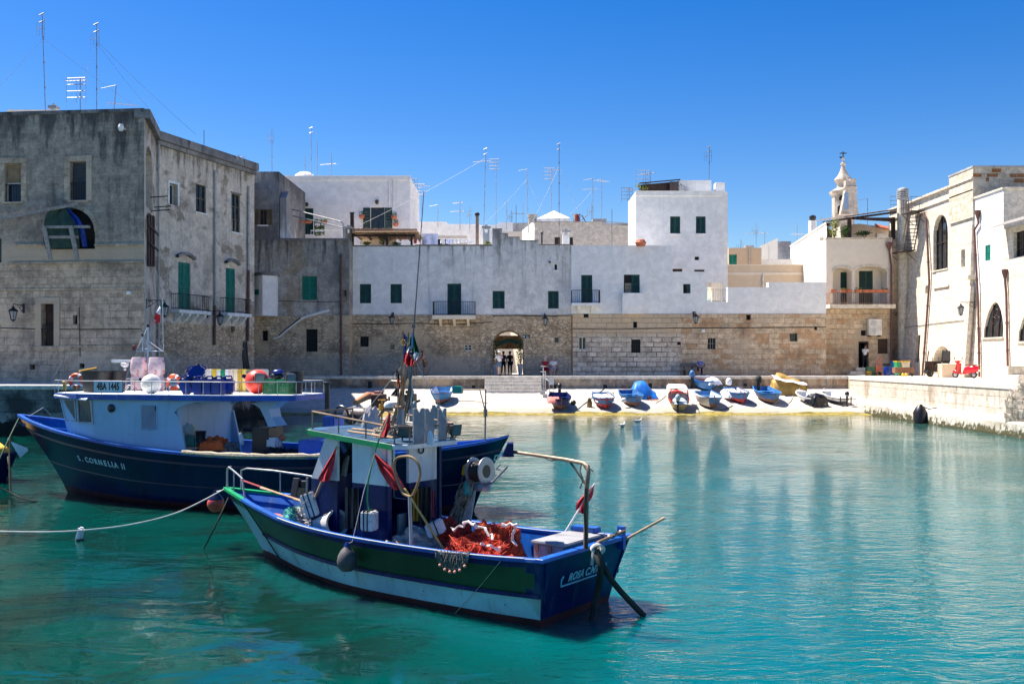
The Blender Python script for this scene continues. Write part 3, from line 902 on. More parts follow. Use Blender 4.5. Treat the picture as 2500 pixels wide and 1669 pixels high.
for x in(950,961):mb.tube([pl.pt(*pl.at(x,438),.08),pl.pt(*pl.at(x,505),.08)],.04,5)
mb.build('drain_pipe',M_frameW,h)
for(x,y)in((750,500),(921,494)):
 mb=MB();p=pl.pt(*pl.at(x,y),.18);mb.lathe([(.05,.18),(.16,.1),(.13,-.1),(.05,-.18)],p,8);mb.build('porch_lamp',M_black,h)
mb=MB()
p=pl.at(725,430);mb.lathe([(1.0,0),(.97,.3),(.8,.62),(.45,.85),(.05,.95)],pl.pt(p[0],p[1],-3),14);mb.build('roof_dome',M_whitewall,h,smooth=True)
h,pl=backhouse('white_tower_house','tall white tower house with two dark green shuttered windows and a brown roof awning',78,[(1552,468,1767,690)],[op(1636,528,1661,570,'shut',sill=True),op(1699,528,1723,570,'shut',sill=True),op(1696,626,1707,635,'hole'),op(1642,656,1666,672,'shut',mat=M_wood),op(1695,658,1720,672,'shut',mat=M_wood)],M_whitewall,back=5)
mb=MB();pl.box(mb,*pl.rect(1551,468,1767.5,478),-.25,.09);pl.box(mb,*pl.rect(1550,466.5,1768,468),-.3,.13);mb.build('parapet',M_whitewall,h,bevel=.02)
mb=MB();xw=P(1767,0,78).x;mb.box((xw+.002,78.3,6.5),(xw+.38,83,16.7));mb.box((xw-.4,79.2,16.7),(xw+.36,80.0,17.6));mb.build('side_wall',M_whitewall,h,bevel=.03)
mb=MB();pl2=Plane((-60,79.2),(80,79.2));pl2.box(mb,*pl2.rect(1657,440,1737,470),-3,0);mb.build('roof_room',M_whitewall,h,bevel=.02)
mb=MB();q=[P(1561,449,79.0),P(1661,440,79.0),P(1661,440,82),P(1561,449,82)];mb.prism(q,(0,0,.1))
q=[P(1564,451,79.4),P(1658,443,79.4),P(1658,470,79.4),P(1564,470,79.4)];mb.prism(q,(0,.05,0))
mb.build('roof_awning',M_wood,h)
mb=MB();pl2.box(mb,*pl2.rect(1634,445,1655,470),.1,.3);mb.build('awning_panel',simple('brown_panel',(.07,.05,.045),.7),h)
mb=MB();mb.tube([P(1661,450,78.9),P(1665,456,78.9),P(1683,465,78.9),P(1674,466,78.9)],.07,6);mb.build('stove_pipe',M_zinc,h)
mb=MB();mb.lathe([(.3,0),(.42,.25),(.3,.45),(.1,.52)],P(1564,601,71.3),10);mb.build('terrace_pot',M_terra,h)
h,pl=backhouse('cream_house','peach coloured two storey terrace house with a white band, behind the low white terrace wall',80,[(1764,648,1978,720)],[],M_cream,back=6)
mb=MB();pl.box(mb,*pl.rect(1775,665,1978,671),.002,.06);pl.box(mb,*pl.rect(1764,645.5,1979,648),-.3,.08);mb.build('string_course',M_pale,h)
mb=MB();mb.tube([pl.pt(*pl.at(1862,668),.1),pl.pt(*pl.at(1862,702),.1)],.06,5);mb.build('drain_pipe',M_frameW,h)
h,pl=backhouse('tan_house','small tan block with a bright green door, behind the peach house',88,[(1779,605,1859,690)],[op(1780,621,1799,660,'shut',mat=M_green)],M_tan,back=6)
mb=MB();mb.tube([pl.pt(*pl.at(1829,606),.1),pl.pt(*pl.at(1829,650),.1)],.06,5);mb.build('drain_pipe',M_zinc,h)
mb=MB();pl.box(mb,*pl.rect(1824,597,1844,604),-1.5,-.5);mb.build('roof_tank',M_conc,h,bevel=.03)
h,pl=backhouse('grey_block','stained bare concrete roof block right of the tan house',96,[(1899,589,1931,680)],[],M_conc,back=7)
mb=MB();xl=P(1862,0,103).x;q=[(xl,103,4),(P(1899,0,96).x-.01,96.01,4),(P(1899,0,96).x-.01,103,4)];mb.prism(q,(0,0,P(0,590,99).z-4));mb.build('side_wall',M_whitewall_mid,h)
h,pl=backhouse('white_house','low white parapet house between the tan block and the whitewashed house',90,[(1859,633,1935,690)],[],M_clean,back=4)
h=thing('whitewashed_stone_house','bright whitewashed stone house with a white chimney, left of the arcaded house','house',(26,82,QZ))
pls=Plane((P(1930,0,92).x,92),(P(2018,0,76.0).x,76.0))
mw=stone('white_brick',(.72,.69,.64),(.82,.8,.76),(.6,.56,.5),.9,.36,stain=(.6,.55,.48),s_lo=.66,s_hi=.85,s_amt=.4,bump=.35)
mb=MB();zt=pls.at(1980,570)[1]
wallpart(h,'wall',mw,pls,None,[op(2001,577,2011,590,'frame',nx=2,ny=1),op(2003,658,2013,677,'shut',mat=M_brownsh)],uvrects=[(0,pls.len-.01,GB,zt)],back=.7,sides=False)
mb=MB();pls.box(mb,0,pls.len-.01,zt,zt+.12,-.4,.06);mb.build('coping',M_clean,h)
mb=MB();p=P(1984,570,86);mb.lathe([(.36,-.3),(.36,1.1)],p,12);mb.build('chimney',M_clean,h,smooth=True)
mb=MB();mb.lathe([(.2,1.1),(.3,1.25),(.3,1.5),(.1,1.6)],p,10);mb.build('chimney_cowl',M_black,h,smooth=True)
h,pl=backhouse('beige_house','long flat beige blockwork house with two dark doors, left of the tower house',92,[(1305,543,1470,640),(1470,551,1580,640)],[op(1354,579,1368,600,'shut',mat=M_wood),op(1391,579,1399,600,'shut',mat=M_wood)],M_buff,back=6)
mb=MB();q=[(P(1275,0,99).x,99,6),(P(1305,0,92).x-.01,92.01,6),(P(1305,0,92).x-.01,99,6)];mb.prism(q,(0,0,P(0,546,94).z-6));mb.build('side_wall',M_clean,h)
mb=MB();pl.box(mb,*pl.rect(1300,541,1470,543.5),-.3,.08);pl.box(mb,*pl.rect(1470,545,1582,551),-.2,.06);mb.build('parapet',M_conc,h)
mb=MB();p=P(1300,543,95);mb.lathe([(.45,-1),(.42,.5),(.5,.55),(.5,.75),(.4,.78)],p,10);mb.build('chimney',M_whitewall_mid,h)
def chimney_stack(px0,px1,py0,py1,D,label,mat=M_clean):
 r=thing('chimney',label,'chimney',P((px0+px1)/2,py1,D))
 x0,x1=P(px0,0,D).x,P(px1,0,D).x;z0,z1=P(0,py1,D).z-.5,P(0,py0,D).z;w=(x1-x0)
 hh=z1-z0
 m=MB();m.box((x0,D,z0),(x1,D+w,z1-.34*(z1-P(0,py1,D).z)))
 m.build('stack',mat or M_whitewall_mid,r,bevel=.02)
 zz=z1-.34*(z1-P(0,py1,D).z)
 m=MB()
 for(a,b)in((x0,x0+.12),(x1-.12,x1)):m=MB();m.box((a,D,zz),(b,D+w,z1-.16));m.build('post',mat or M_whitewall_mid,r)
 m=MB();m.box((x0-.08,D-.08,z1-.158),(x1+.08,D+w+.08,z1));m.box((x0+w*.3,D+w*.3,z1+.001),(x1-w*.3,D+w*.7,z1+.14));m.build('cap',M_conc,r)
 return r
chimney_stack(1179,1195,552,600,73,'white hollow chimney with a flat cap, beside the stepped gateway parapet')
chimney_stack(1374,1390,562,600,74,'white hollow chimney on the right roof of the gateway house')
chimney_stack(842,857,553,600,72.2,'squat grey chimney at the left end of the bamboo pergola',M_grey)
chimney_stack(122,135,258,282,53,'small hollow white chimney on the roof of the tall corner building')
def flue(px,py0,py1,D,r,label,mat,cap=M_black):
 t=thing('flue_pipe',label,'chimney',P(px,py1,D));z0,z1=P(0,py1,D).z-.4,P(0,py0,D).z
 m=MB();m.lathe([(r,z0),(r,z1-.2)],(P(px,0,D).x,D,0),10);m.build('pipe',mat,t,smooth=True)
 m=MB();m.lathe([(r*.8,z1-.2),(r*1.45,z1-.15),(r*1.45,z1),(r*.5,z1+.08)],(P(px,0,D).x,D,0),10);m.build('cowl',cap,t)
flue(1165,521,598,74,.13,'tall thin brown flue pipe left of the hollow white chimney',simple('rusty_pipe',(.25,.18,.13),.7))
flue(1323,567,600,74.5,.06,'thin dark flue pipe on the gateway house roof',M_black)
mb=MB();mb.box((P(855,0,74).x,74,11.2),(P(863,0,74).x,74.25,P(0,520,74).z));mb.box((P(855,0,74).x-.04,73.96,P(0,520,74).z),(P(863,0,74).x+.04,74.29,P(0,520,74).z+.06))
solo('roof_post',mb,M_wood,'dark brown square post at the left end of the bamboo pergola','post')
for i,(rects,D,mat,lab)in enumerate((([(1000,541,1090,640),(1090,547,1170,640)],98,M_clean,'low white roof block right of the wide upper house'),([(1066,575,1140,640)],86,M_pale,'small pale wash house with two dark windows behind the drying laundry'),([(1165,549,1217,640),(1217,543,1252,640)],104,M_clean,'distant white roof block beside the tall flue pipe'),([(1251,544,1310,640)],112,M_conc,'distant bluish grey roof block left of the beige house'),([(1230,565,1275,640)],90,M_pale,'pale stair house behind the stepped parapet'),([(1447,534,1481,560)],104,M_conc,'grey roof room on top of the beige house'))):
 ops=[op(1068,583,1080,600,'frame',mat=M_wood,nx=2,ny=1),op(1086,583,1096,600,'frame',mat=M_wood,nx=2,ny=1)]if i==1 else[]
 backhouse('roof_block',lab,D,rects,ops,mat,back=5,group='roof blocks on the skyline')
mb=MB();p=P(1006,535,98);mb.lathe([(.2,-.2),(.25,.4),(.1,.5)],p,8)
solo('roof_vent',mb,M_conc,'little round vent on the low white roof block','vent')
h=thing('bell_tower','baroque white stone bell tower with a curved spire and iron cross','tower',P(2064,590,130))
D=130.0
def bz(py):return P(0,py,D).z
D=132.0
xc,yc=P(2058.5,0,D).x,D
M_tower=plaster('tower_stone',(.56,.49,.42),stain=(.2,.17,.15),s_lo=.46,s_hi=.66,streak=.8,mott=.35)
T=lambda w:Matrix.Translation(Vector((xc+w,yc,0)))
Rz=Matrix.Rotation(R(22),4,'Z')
mb=MB();mb.lathe([(1.45,bz(640)),(1.45,bz(478)),(1.75,bz(474)),(1.85,bz(468)),(1.1,bz(460))],T(0)@Rz,4*2);mb.build('belfry',M_tower,h)
mb=MB()
mb.lathe([(.85,bz(462)),(.8,bz(452)),(.85,bz(449)),(1.05,bz(444)),(1.18,bz(440)),(1.08,bz(436)),(.75,bz(430)),(.47,bz(420)),(.28,bz(410)),(.24,bz(404)),(.38,bz(402)),(.38,bz(400)),(.15,bz(396)),(.1,bz(392)),(.18,bz(390)),(.19,bz(387)),(.1,bz(384))],T(0),16)
mb.build('spire',M_tower,h,smooth=True)
mb=MB();mb.tube([(xc,yc,bz(385)),(xc,yc,bz(370))],.08,5);mb.tube([(xc-.45,yc,bz(374.5)),(xc+.45,yc,bz(374.5))],.08,5)
mb.prism([(xc-.5,yc,bz(382)),(xc-.05,yc,bz(383)),(xc-.05,yc,bz(387)),(xc-.45,yc,bz(386))],(0,.06,0));mb.build('cross',M_iron,h)
bp=Plane((-10,yc-1.42),(80,yc-1.42))
for(x,y0,y1)in((2054,482,493),(2051,505,527)):
 mb=MB();u,_=bp.at(x,500);vsp,pts=arch_pts(u-.3,u+.3,bz(y1),bz(y0),'round',.28)
 lo=[bp.pt(u-.3,bz(y1),.05)]+[bp.pt(a,b,.05)for a,b in pts]+[bp.pt(u+.3,bz(y1),.05)]
 mb.prism(lo,(0,.2,0));mb.build('bell_opening',M_void,h)
mb=MB()
g0=yc-3.6
gp=Plane((-10,g0),(80,g0));ops=[]
u0,u1,v0,v1=gp.rect(2058,463,2090,523)
q=[gp.pt(u0-.3,v0,0),gp.pt(u0+.35,v1,0),gp.pt(u0+.35,bz(452),0),gp.pt(u1,bz(450),0),gp.pt(u1,v1,0),gp.pt(u1+.35,v0,0)]
mb.prism(q,(0,.8,0));gb=mb.build('bell_gable',M_tower,h)
mb=MB();u,_=gp.at(2066,500);_,pts=arch_pts(u-.28,u+.28,bz(521),bz(480),'round',.3)
mb.prism([gp.pt(u-.28,bz(521),.03)]+[gp.pt(a,b,.03)for a,b in pts]+[gp.pt(u+.28,bz(521),.03)],(0,.1,0));mb.build('gable_opening',simple('blue_void',(.2,.3,.45),.9),gb)
mb=MB();gp.box(mb,u0+.2,u1+.15,bz(470),bz(467),-.9,.15);gp.box(mb,u0+.9,u1+.02,bz(452),bz(449),-.9,.15);mb.build('cornice',M_tower,gb)
# arcaded cream house in the right corner
AP=Plane((-30,74),(40,74))
APr=Plane((-30,75.2),(40,75.2))
h=thing('arcaded_house','cream house with two arched loggia bays and flower boxes, in the right corner','house',(26.2,74,QZ))
a1=AP.rect(2033,653,2080,749);a2=AP.rect(2088,650,2166,749)
wallpart(h,'wall',M_pale,AP,[(2017,583,2178,750)],[((0,0,0,0),None,dict(uv=a1,arch='round',rise=.4,depth=1.18)),((0,0,0,0),None,dict(uv=a2,arch='round',rise=.45,depth=1.18))],back=8)
wallpart(h,'loggia_wall',M_pale,APr,[(2030,645,2170,752)],[op(2052,664,2078,748,'shut',mat=M_dkgreen),op(2097,661,2131,748,'shut',mat=M_dkgreen)],back=1,depth=.15)
mb=MB()
for r in(a1,a2):
 _,pts=arch_pts(*r[:4],'round',r[3]-r[2]and(.4 if r is a1 else.45))
 um=(r[0]+r[1])/2
 inn=[AP.pt(p[0],p[1],.004)for p in pts]
 out=[AP.pt(um+(p[0]-um)*1.1,p[1]+.17,.004)for p in pts]
 mb.grid([inn,out]);mb.grid([[q+Vector((0,-.04,0))for q in inn],[q+Vector((0,-.04,0))for q in out]]);mb.grid([out,[q+Vector((0,-.04,0))for q in out]]);mb.grid([inn,[q+Vector((0,-.04,0))for q in inn]])
mb.build('arch_trim',M_bright,h)
wallpart(h,'stone_base',M_ashlar,AP,[(2017,750,2178,930)],[op(2096,833,2121,897,None),op(2102,806,2115,819,'hole'),op(2143,827,2169,863,'roller',mat=M_wood)],back=8,v0=GB)
r=AP.rect(2096,833,2121,897)
mb=MB();AP.box(mb,r[0],r[1],r[2],r[3],-1.4,-1.3);mb.build('doorway',M_void,h)
mb=MB();AP.box(mb,r[0]+.02,r[0]+.1,r[2],r[3]-.02,-.3,-.2);AP.box(mb,r[1]-.1,r[1]-.02,r[2],r[3]-.02,-.3,-.2);AP.box(mb,r[0]+.1,r[1]-.1,r[3]-.12,r[3]-.02,-.3,-.2);mb.build('door_frame',M_wood,h)
mb=MB();AP.box(mb,r[0]-.9,r[1]+.3,QZ,QZ+.28,.003,.75);AP.box(mb,r[0]-.3,r[1]+.2,QZ+.28,r[2],.003,.4);mb.build('door_step',M_pave,h,bevel=.02)
bal=balcony(h,AP,AP.rect(2018,716,2174,744),.3,.9,M_bright,0,simple('rust_rail',(.3,.17,.12),.7),side_r=False)
pot_spots=[2026,2052,2062,2086,2104,2119,2134,2150]
def flower_box(c,w,label,leaf,plant_h=.14,dx=1,dy=0):
 r=thing('flower_box',label,'planter',c,group='flower boxes')
 m=MB();x,y,z=c
 q=[(-w/2,-.11),(w/2,-.11),(w/2,.11),(-w/2,.11)]
 top=[Vector((x+a*1.06,y+b*1.15,z+.2))for a,b in q];bot=[Vector((x+a*.94,y+b*.85,z))for a,b in q]
 i=len(m.v);m.v+=bot+top
 for f in((0,3,2,1),(4,5,6,7),(0,1,5,4),(1,2,6,5),(2,3,7,6),(3,0,4,7)):m.f.append([i+k for k in f]);m.mi.append(0)
 m.build('box',M_terra,r,bevel=.012)
 if leaf:
  m=MB()
  for k in range(50):
   p=Vector((x+random.uniform(-w/2,w/2),y+random.uniform(-.09,.09),z+.18+random.random()**1.5*plant_h))
   d=Vector((random.uniform(-1,1),random.uniform(-1,1),random.uniform(.1,1))).normalized()*random.uniform(.04,.09)
   e=d.cross(Vector((random.random(),random.random(),random.random()))).normalized()*.03
   m.face([p-e,p+d*.5-e,p+d,p+e])
  m.build('foliage',leaf,r)
 return r
lf=[None,M_leaf2,None,M_leaf2,None,None,None,M_leaf]
words=['terracotta flower box at the left end of the loggia balcony rail','terracotta flower box with yellow green leaves before the left loggia door','bare terracotta box right of the yellow leaved box on the balcony rail','terracotta box with yellow flowers on the rail before the loggia pillar','bare terracotta box at the left edge of the right loggia door','bare terracotta box before the middle of the right loggia door','bare terracotta box at the right edge of the right loggia door','terracotta flower box with green leaves near the downpipe end of the balcony']
for px,l,wd in zip(pot_spots,lf,words):
 p=AP.pt(*AP.at(px,716),.84);flower_box((p.x,p.y-.0,p.z+.025),.52 if px!=2026 else.4,wd,l)
mb=MB();AP.box(mb,*AP.rect(2016,580,2178,584),-.35,.06);mb.build('parapet',M_bright,h)
pg=thing('roof_pergola','dark brown timber pergola with a tiled top on the roof of the arcaded house','pergola',P(2110,583,76))
for(x,y0,D_)in((2075,536,75.0),(2075,536,79),(2182,530,75.0)):m=MB();m.box(P(x-4,583,D_),P(x+4,y0,D_)+Vector((0,.24,0)));m.build('post',M_wood,pg)
m=MB();m.prism([P(2066,531,74.9),P(2186,531,74.9),P(2186,541,74.9),P(2066,534,74.9)],(0,.2,0));m.build('beam',M_wood,pg)
m=MB()
for k in range(12):
 x=2064+120*k/11;y=532-(x-2064)/120*16
 m.prism([P(x,y,74.6),P(x+5,y-.5,74.6),P(x+5,y+4,74.6),P(x,y+4,74.6)],(0,5.5,.5))
m.build('rafter',M_wood,pg)
m=MB();q=[P(2060,531,74.5),P(2188,513,74.5),P(2188,513,74.5)+Vector((0,6,.6)),P(2060,531,74.5)+Vector((0,6,.6))];m.prism(q,(0,0,.1));m.build('roofing',simple('bark_roof',(.22,.17,.15),.9,var=.5,scale=5),pg)
rm=thing('roof_room','small cream roof room with a tiled porch, under the roof pergola','house',P(2130,583,80))
m=MB();m.prism([P(2053,590,80),P(2174,590,80),P(2174,556,80),P(2098,546,80),P(2053,552,80)],(0,4,0));m.build('wall',M_pale,rm)
m=MB();m.prism([P(2142,552,79.4),P(2178,560,79.4),P(2178,563,79.4),P(2142,556,79.4)],(0,.6,.3));m.build('porch_roof',M_terra,rm)
m=MB();m.box(P(2141,583,79.8),P(2162,570,79.8)+Vector((0,.1,0)));m.build('porch_door',M_frameW,rm)
m=MB()
for k in range(9):m.tube([P(2020+k*1.3,587,74.2+k*.5),P(2020+k*1.3,555+k*.8,74.2+k*.5)],.04,4)
solo('lattice_screen',m,M_wood,'dark timber lattice screen at the left edge of the arcaded roof','screen')
def bush(px,py,D,rx,rz,label,mat,n=420,leaf=.13):
 c=P(px,py,D);r=thing('shrub',label,'shrub',c,group='roof terrace plants')
 m=MB()
 for k in range(7):
  a=random.uniform(0,6.28);m.tube([c,c+Vector((math.cos(a)*rx*.3,math.sin(a)*rx*.3,rz*.7)),c+Vector((math.cos(a)*rx*.7,math.sin(a)*rx*.7,rz*1.4))],.02,4,taper=.4)
 m.build('stem',M_wood,r)
 m=MB()
 clumps=[Vector((random.gauss(0,.45)*rx,random.gauss(0,.4)*rx,rz*(.35+1.3*random.random())))for _ in range(9)]
 for k in range(n):
  q=random.choice(clumps)+Vector((random.gauss(0,.22)*rx,random.gauss(0,.22)*rx,random.gauss(0,.2)*rz))
  if q.z<.02:q.z=.02+random.random()*rz*.4
  d=Vector((random.gauss(0,1),random.gauss(0,1),random.gauss(.3,.7))).normalized()*leaf*random.uniform(.6,1.4)
  e=d.cross(Vector((random.gauss(0,1),random.gauss(0,1),random.gauss(0,1)))).normalized()*leaf*.3
  m.face([c+q,c+q+d*.5+e,c+q+d,c+q+d*.5-e])
 m.build('foliage',mat,r)
 return r
bush(2037,584,75,.55,.85,'tall yellow green shrub beside the lattice screen on the arcaded roof',M_leaf2)
bush(2066,582,75,.3,.5,'small green shrub beside the dark pergola post',M_leaf)
bush(2111,580,75.3,.6,.28,'low dark green shrub on the parapet under the roof pergola',M_leaf,300)
bush(1566,468,79.5,.4,.3,'grassy shrub at the left end of the tower house roof',M_leaf2,250)
bush(895,600,73,.5,.14,'low green creeper at the left under the bamboo pergola',M_leaf2,160)
bush(936,600,73,.35,.5,'slender pale green plant between the pergola posts',M_leaf2,200)
bush(968,600,73,.3,.14,'low green plant right of the middle pergola post',M_leaf,140)
bush(1190,597,72.8,.25,.12,'tuft of weeds on the parapet by the hollow white chimney',M_leaf2,80)
pg=thing('bamboo_pergola','reed roofed pergola on dark posts on top of the shuttered white house','pergola',P(940,600,74))
for x in(861,944.5,1004.5):
 m=MB();m.box(P(x-2.6,602,72.6),P(x+2.6,571,72.6)+Vector((0,.16,0)));m.build('post',M_wood,pg)
m=MB();m.box(P(860,577.5,72.56),P(1014,572.5,72.56)+Vector((0,.22,0)));m.build('beam',M_wood,pg)
m=MB()
for k in range(7):
 x=864+148*k/6;m.box(P(x-1.5,573,72.4),P(x+1.5,569,72.4)+Vector((0,4.2,0)))
m.build('rafter',M_wood,pg)
m=MB()
for k in range(44):
 y=72.2+k*.1;zb=P(0,568.8,72.4).z+.05
 m.tube([(P(860,0,72.4).x,y,zb+.02*math.sin(k)),(P(1020,0,72.4).x+random.uniform(-.1,.1),y,zb+.02*math.cos(k*1.7))],.05,5)
for k in range(8):
 m.prism([P(860,558,72.3)+Vector((0,0,-.04*k)),P(1019,558.5,72.3)+Vector((0,0,-.04*k)),P(1019,559.3,72.3)+Vector((0,0,-.04*k)),P(860,559,72.3)+Vector((0,0,-.04*k))],(0,.02+.004*k,0))
m.build('reed_roof',M_bamboo,pg)
m=MB();q=[P(860,557,72.35),P(1020,559,72.35),P(1020,571,72.3),P(860,570,72.3)]
for k in range(60):
 a0,b0=q[0].lerp(q[1],(k+.1)/60),q[3].lerp(q[2],(k+.1)/60+random.uniform(-.002,.002))
 m.tube([a0+Vector((0,random.uniform(-.03,.03),random.uniform(-.05,.05))),b0+Vector((0,random.uniform(-.03,.03),random.uniform(-.05,.05)))],.03,4)
m.build('reed_fringe',M_bamboo,pg)
m=MB();m.box(P(884,600,76),P(967,579,76)+Vector((0,.2,0)))
solo('awning_box',m,M_pale,'cream awning box standing under the bamboo pergola','awning')
pr=thing('terrace_planter','iron stand crowded with red flowers beside the roof terrace door','planter',P(778,572,78))
m=MB()
for(a,b)in(((768,540),(768,574)),((791,540),(791,574)),((768,556),(791,556)),((768,541),(791,541))):m.tube([P(*a,78),P(*b,78)],.03,4)
m.build('stand',M_black,pr)
m=MB()
for k in range(260):
 c=P(random.uniform(768,792),random.choice((541,556,570))+random.gauss(0,3),78+random.uniform(-.2,.2));d=Vector((random.gauss(0,1),random.gauss(0,1),random.gauss(0,1))).normalized()*.1;e=d.cross(Vector((.3,.5,.9))).normalized()*.05
 m.face([c-d,c+e,c+d,c-e])
m.build('foliage',M_leaf,pr)
for x,w_,lab,lfm in((726,.75,'long terracotta flower box on the terrace wall left of the roof door',M_leaf),(751,.6,'terracotta flower box hung on the sloping handrail',None),(794,.3,'small terracotta flower pot right of the flower stand',M_leaf2)):
 c=P(x,545,77.5);flower_box((c.x,c.y,c.z),w_,lab,lfm)
for x,y,lab in((883,534,'terracotta hanging pot left of the dark double door'),(962,536,'terracotta hanging pot right of the dark double door'),(966,553,'round terracotta pot with a dark stem near the pergola roof')):
 t=thing('hanging_pot',lab,'plant pot',P(x,y,79.6),group='hanging pots');m=MB();m.lathe([(.12,0),(.22,.12),(.24,.3),(.2,.3)],P(x,y,79.6),9);m.build('pot',M_terra,t);m=MB()
 for k in range(40):
  c=P(x,y,79.6)+Vector((random.gauss(0,.12),random.gauss(0,.12),.3+random.random()*.25));m.face([c,c+Vector((.06,0,.04)),c+Vector((.03,.03,.1))])
 m.build('foliage',M_leaf,t)
# tall grey corner building on the left
LF=Plane((-60,54.26),(-18.7,50));LN=Plane((-18.7,50),(-19.9,54.9));LS=Plane((-19.9,54.9),(-16.8,64.1))
ZT=15.97
h=thing('corner_building','tall weathered grey stone corner building with a tarpaulin over a broken arched opening','building',(-19.5,53,QZ))
m_zt=LF.at(300,598)[1]
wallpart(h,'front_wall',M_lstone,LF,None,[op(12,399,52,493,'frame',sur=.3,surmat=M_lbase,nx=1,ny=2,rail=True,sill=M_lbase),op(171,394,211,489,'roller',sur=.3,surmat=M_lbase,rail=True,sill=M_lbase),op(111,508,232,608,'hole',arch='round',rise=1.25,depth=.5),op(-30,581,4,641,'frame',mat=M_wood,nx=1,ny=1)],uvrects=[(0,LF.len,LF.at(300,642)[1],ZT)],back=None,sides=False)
wallpart(h,'front_base',M_lbase,LF,None,[op(101,741,132,844,'door',sur=.32,surmat=M_lstone,rail=True,depth=.4),op(178,769,189,791,'hole',depth=.25),op(73,889,85,902,'hole'),op(194,887,206,899,'hole')],uvrects=[(0,LF.len,GB,LF.at(300,642)[1])],back=None,sides=False)
a,b,c,d=LF.rect(14,401,50,444);mb=MB();LF.box(mb,a,b,c,d,-.2,-.16);mb.build('blind',simple('tan_blind',(.3,.2,.11),.8),h)
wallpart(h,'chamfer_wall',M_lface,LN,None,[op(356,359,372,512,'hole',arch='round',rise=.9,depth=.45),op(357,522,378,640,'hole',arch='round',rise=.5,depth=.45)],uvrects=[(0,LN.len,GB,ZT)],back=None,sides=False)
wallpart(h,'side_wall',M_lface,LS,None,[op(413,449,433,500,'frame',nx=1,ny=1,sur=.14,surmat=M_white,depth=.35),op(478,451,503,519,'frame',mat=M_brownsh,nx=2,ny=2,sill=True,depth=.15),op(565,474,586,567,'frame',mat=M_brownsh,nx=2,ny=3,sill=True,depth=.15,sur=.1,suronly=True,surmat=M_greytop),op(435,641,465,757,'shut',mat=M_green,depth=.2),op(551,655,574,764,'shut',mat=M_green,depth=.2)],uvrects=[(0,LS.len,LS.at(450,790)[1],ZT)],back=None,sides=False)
wallpart(h,'side_base',M_rubble,LS,None,[op(564,784,573,810,'hole')],uvrects=[(0,LS.len,GB,LS.at(450,790)[1])],back=None,sides=False)
mb=MB();e=LS.pt(LS.len,0)
mb.face([(e.x,e.y,GB),(e.x,e.y,ZT),(-18.5,70.4,ZT),(-18.5,70.4,GB)]);mb.face([(-18.5,70.4,GB),(-18.5,70.4,ZT),(-40,74,ZT),(-40,74,GB)]);mb.build('end_wall',M_lface,h)
mb=MB()
LF.box(mb,0,LF.len,ZT-.02,ZT+.16,-.5,.06);LF.box(mb,0,LF.len-15,ZT+.16,ZT+.2,-.4,.0)
LN.box(mb,.004,LN.len,ZT-.35,ZT+.14,-.5,.28);LS.box(mb,.004,LS.len+.1,ZT-.35,ZT+.14,-.5,.3)
LS.box(mb,.004,LS.len+.05,ZT-.6,ZT-.352,-.3,.16)
mb.build('cornice',M_greytop,h,bevel=.03)
mb=MB()
for(py,w_,x0,x1)in((598,.1,232,350),(598,.1,36,118),(642,.09,20,350),(706,.05,0,350),(849,.1,60,180),(845,.07,180,350)):
 a,b,c,d=LF.rect(x0,py-3,x1,py+3);LF.box(mb,a,b,c,d,.002,w_)
LS.box(mb,0.01,LS.len,LS.at(450,849)[1]-.06,LS.at(450,849)[1]+.06,.002,.07)
mb.build('string_course',M_lbase,h,bevel=.015)
mb=MB()
for(x0,x1,y)in((428,471,628),(547,580,642)):
 a,b,c,d=LS.rect(x0,y-6,x1,y+4);um=(a+b)/2
 lo=[LS.pt(a+(b-a)*k/8,c+.22*math.sin(math.pi*k/8),.25)for k in range(9)];hi=[p+Vector((0,0,.16))for p in lo]
 back=LS.n*-.248
 mb.grid([lo,hi,[p+back for p in hi],[p+back for p in lo],lo])
mb.build('hood_mould',M_greytop,h)
LSo=Plane((LS.a+LS.n*.54)[:2],(LS.a+LS.n*.54+LS.u*LS.len)[:2])
for x0,y0,x1,y1,nc in((418,719,513,757,4),(537,728,612,764,3)):rr=LSo.rect(x0,y0,x1,y1);balcony(h,LS,(LS.at(x0,y1)[0],*rr[1:]),.2,.6,M_white,nc)
for(pts,r_,mt)in((((522,416),(522,740),(521,840)),.065,M_zinc),(((604,455),(603,730),(602,835)),.07,M_zinc),(((373,340),(374,780),(373,910)),.05,M_zinc)):
 mb=MB();mb.tube([LS.pt(*LS.at(max(x,384),y),.1)for x,y in pts],r_,7)
 x,y=pts[0]
 for q in range(5):yy=y+(pts[-1][1]-y)*(q+.5)/5;mb.tube([LS.pt(*LS.at(max(x,384),yy),.1),LS.pt(*LS.at(max(x,384),yy+4),.1)],r_*1.35,7)
 mb.build('drain_pipe',mt,h)
mb=MB();mb.tube([LS.pt(*LS.at(521,745),.11),LS.pt(*LS.at(520,842),.11)],.08,7);mb.build('drain_pipe',M_pipe,h)
mb=MB();mb.tube([LS.pt(*LS.at(603,660),.12),LS.pt(*LS.at(601,832),.12)],.09,7);mb.build('drain_pipe',M_pipe,h)
mb=MB();pts=[LS.pt(*LS.at(px,py),-.02)for px,py in((597,835),(596,870),(600,905),(604,925))];mb.tube(pts,[.2,.26,.3,.3],7);mb.build('scour_stain',M_black,h,smooth=True)
for(pts)in(((0,800),(90,803),(200,804),(345,803)),((194,750),(195,800),(196,870))):
 mb=MB();mb.tube([LF.pt(*LF.at(x,y),.03)for x,y in pts],.02,4);mb.build('cable',M_black,h)
mb=MB();mb.tube([LF.pt(*LF.at(x,y),.02)for x,y in((170,868),(150,890),(128,925))],.05,5);mb.build('render_scar',M_lface,h)
mb=MB();LF.box(mb,*LF.rect(312,711,322,719),.002,.16);mb.build('junction_box',M_white,h)
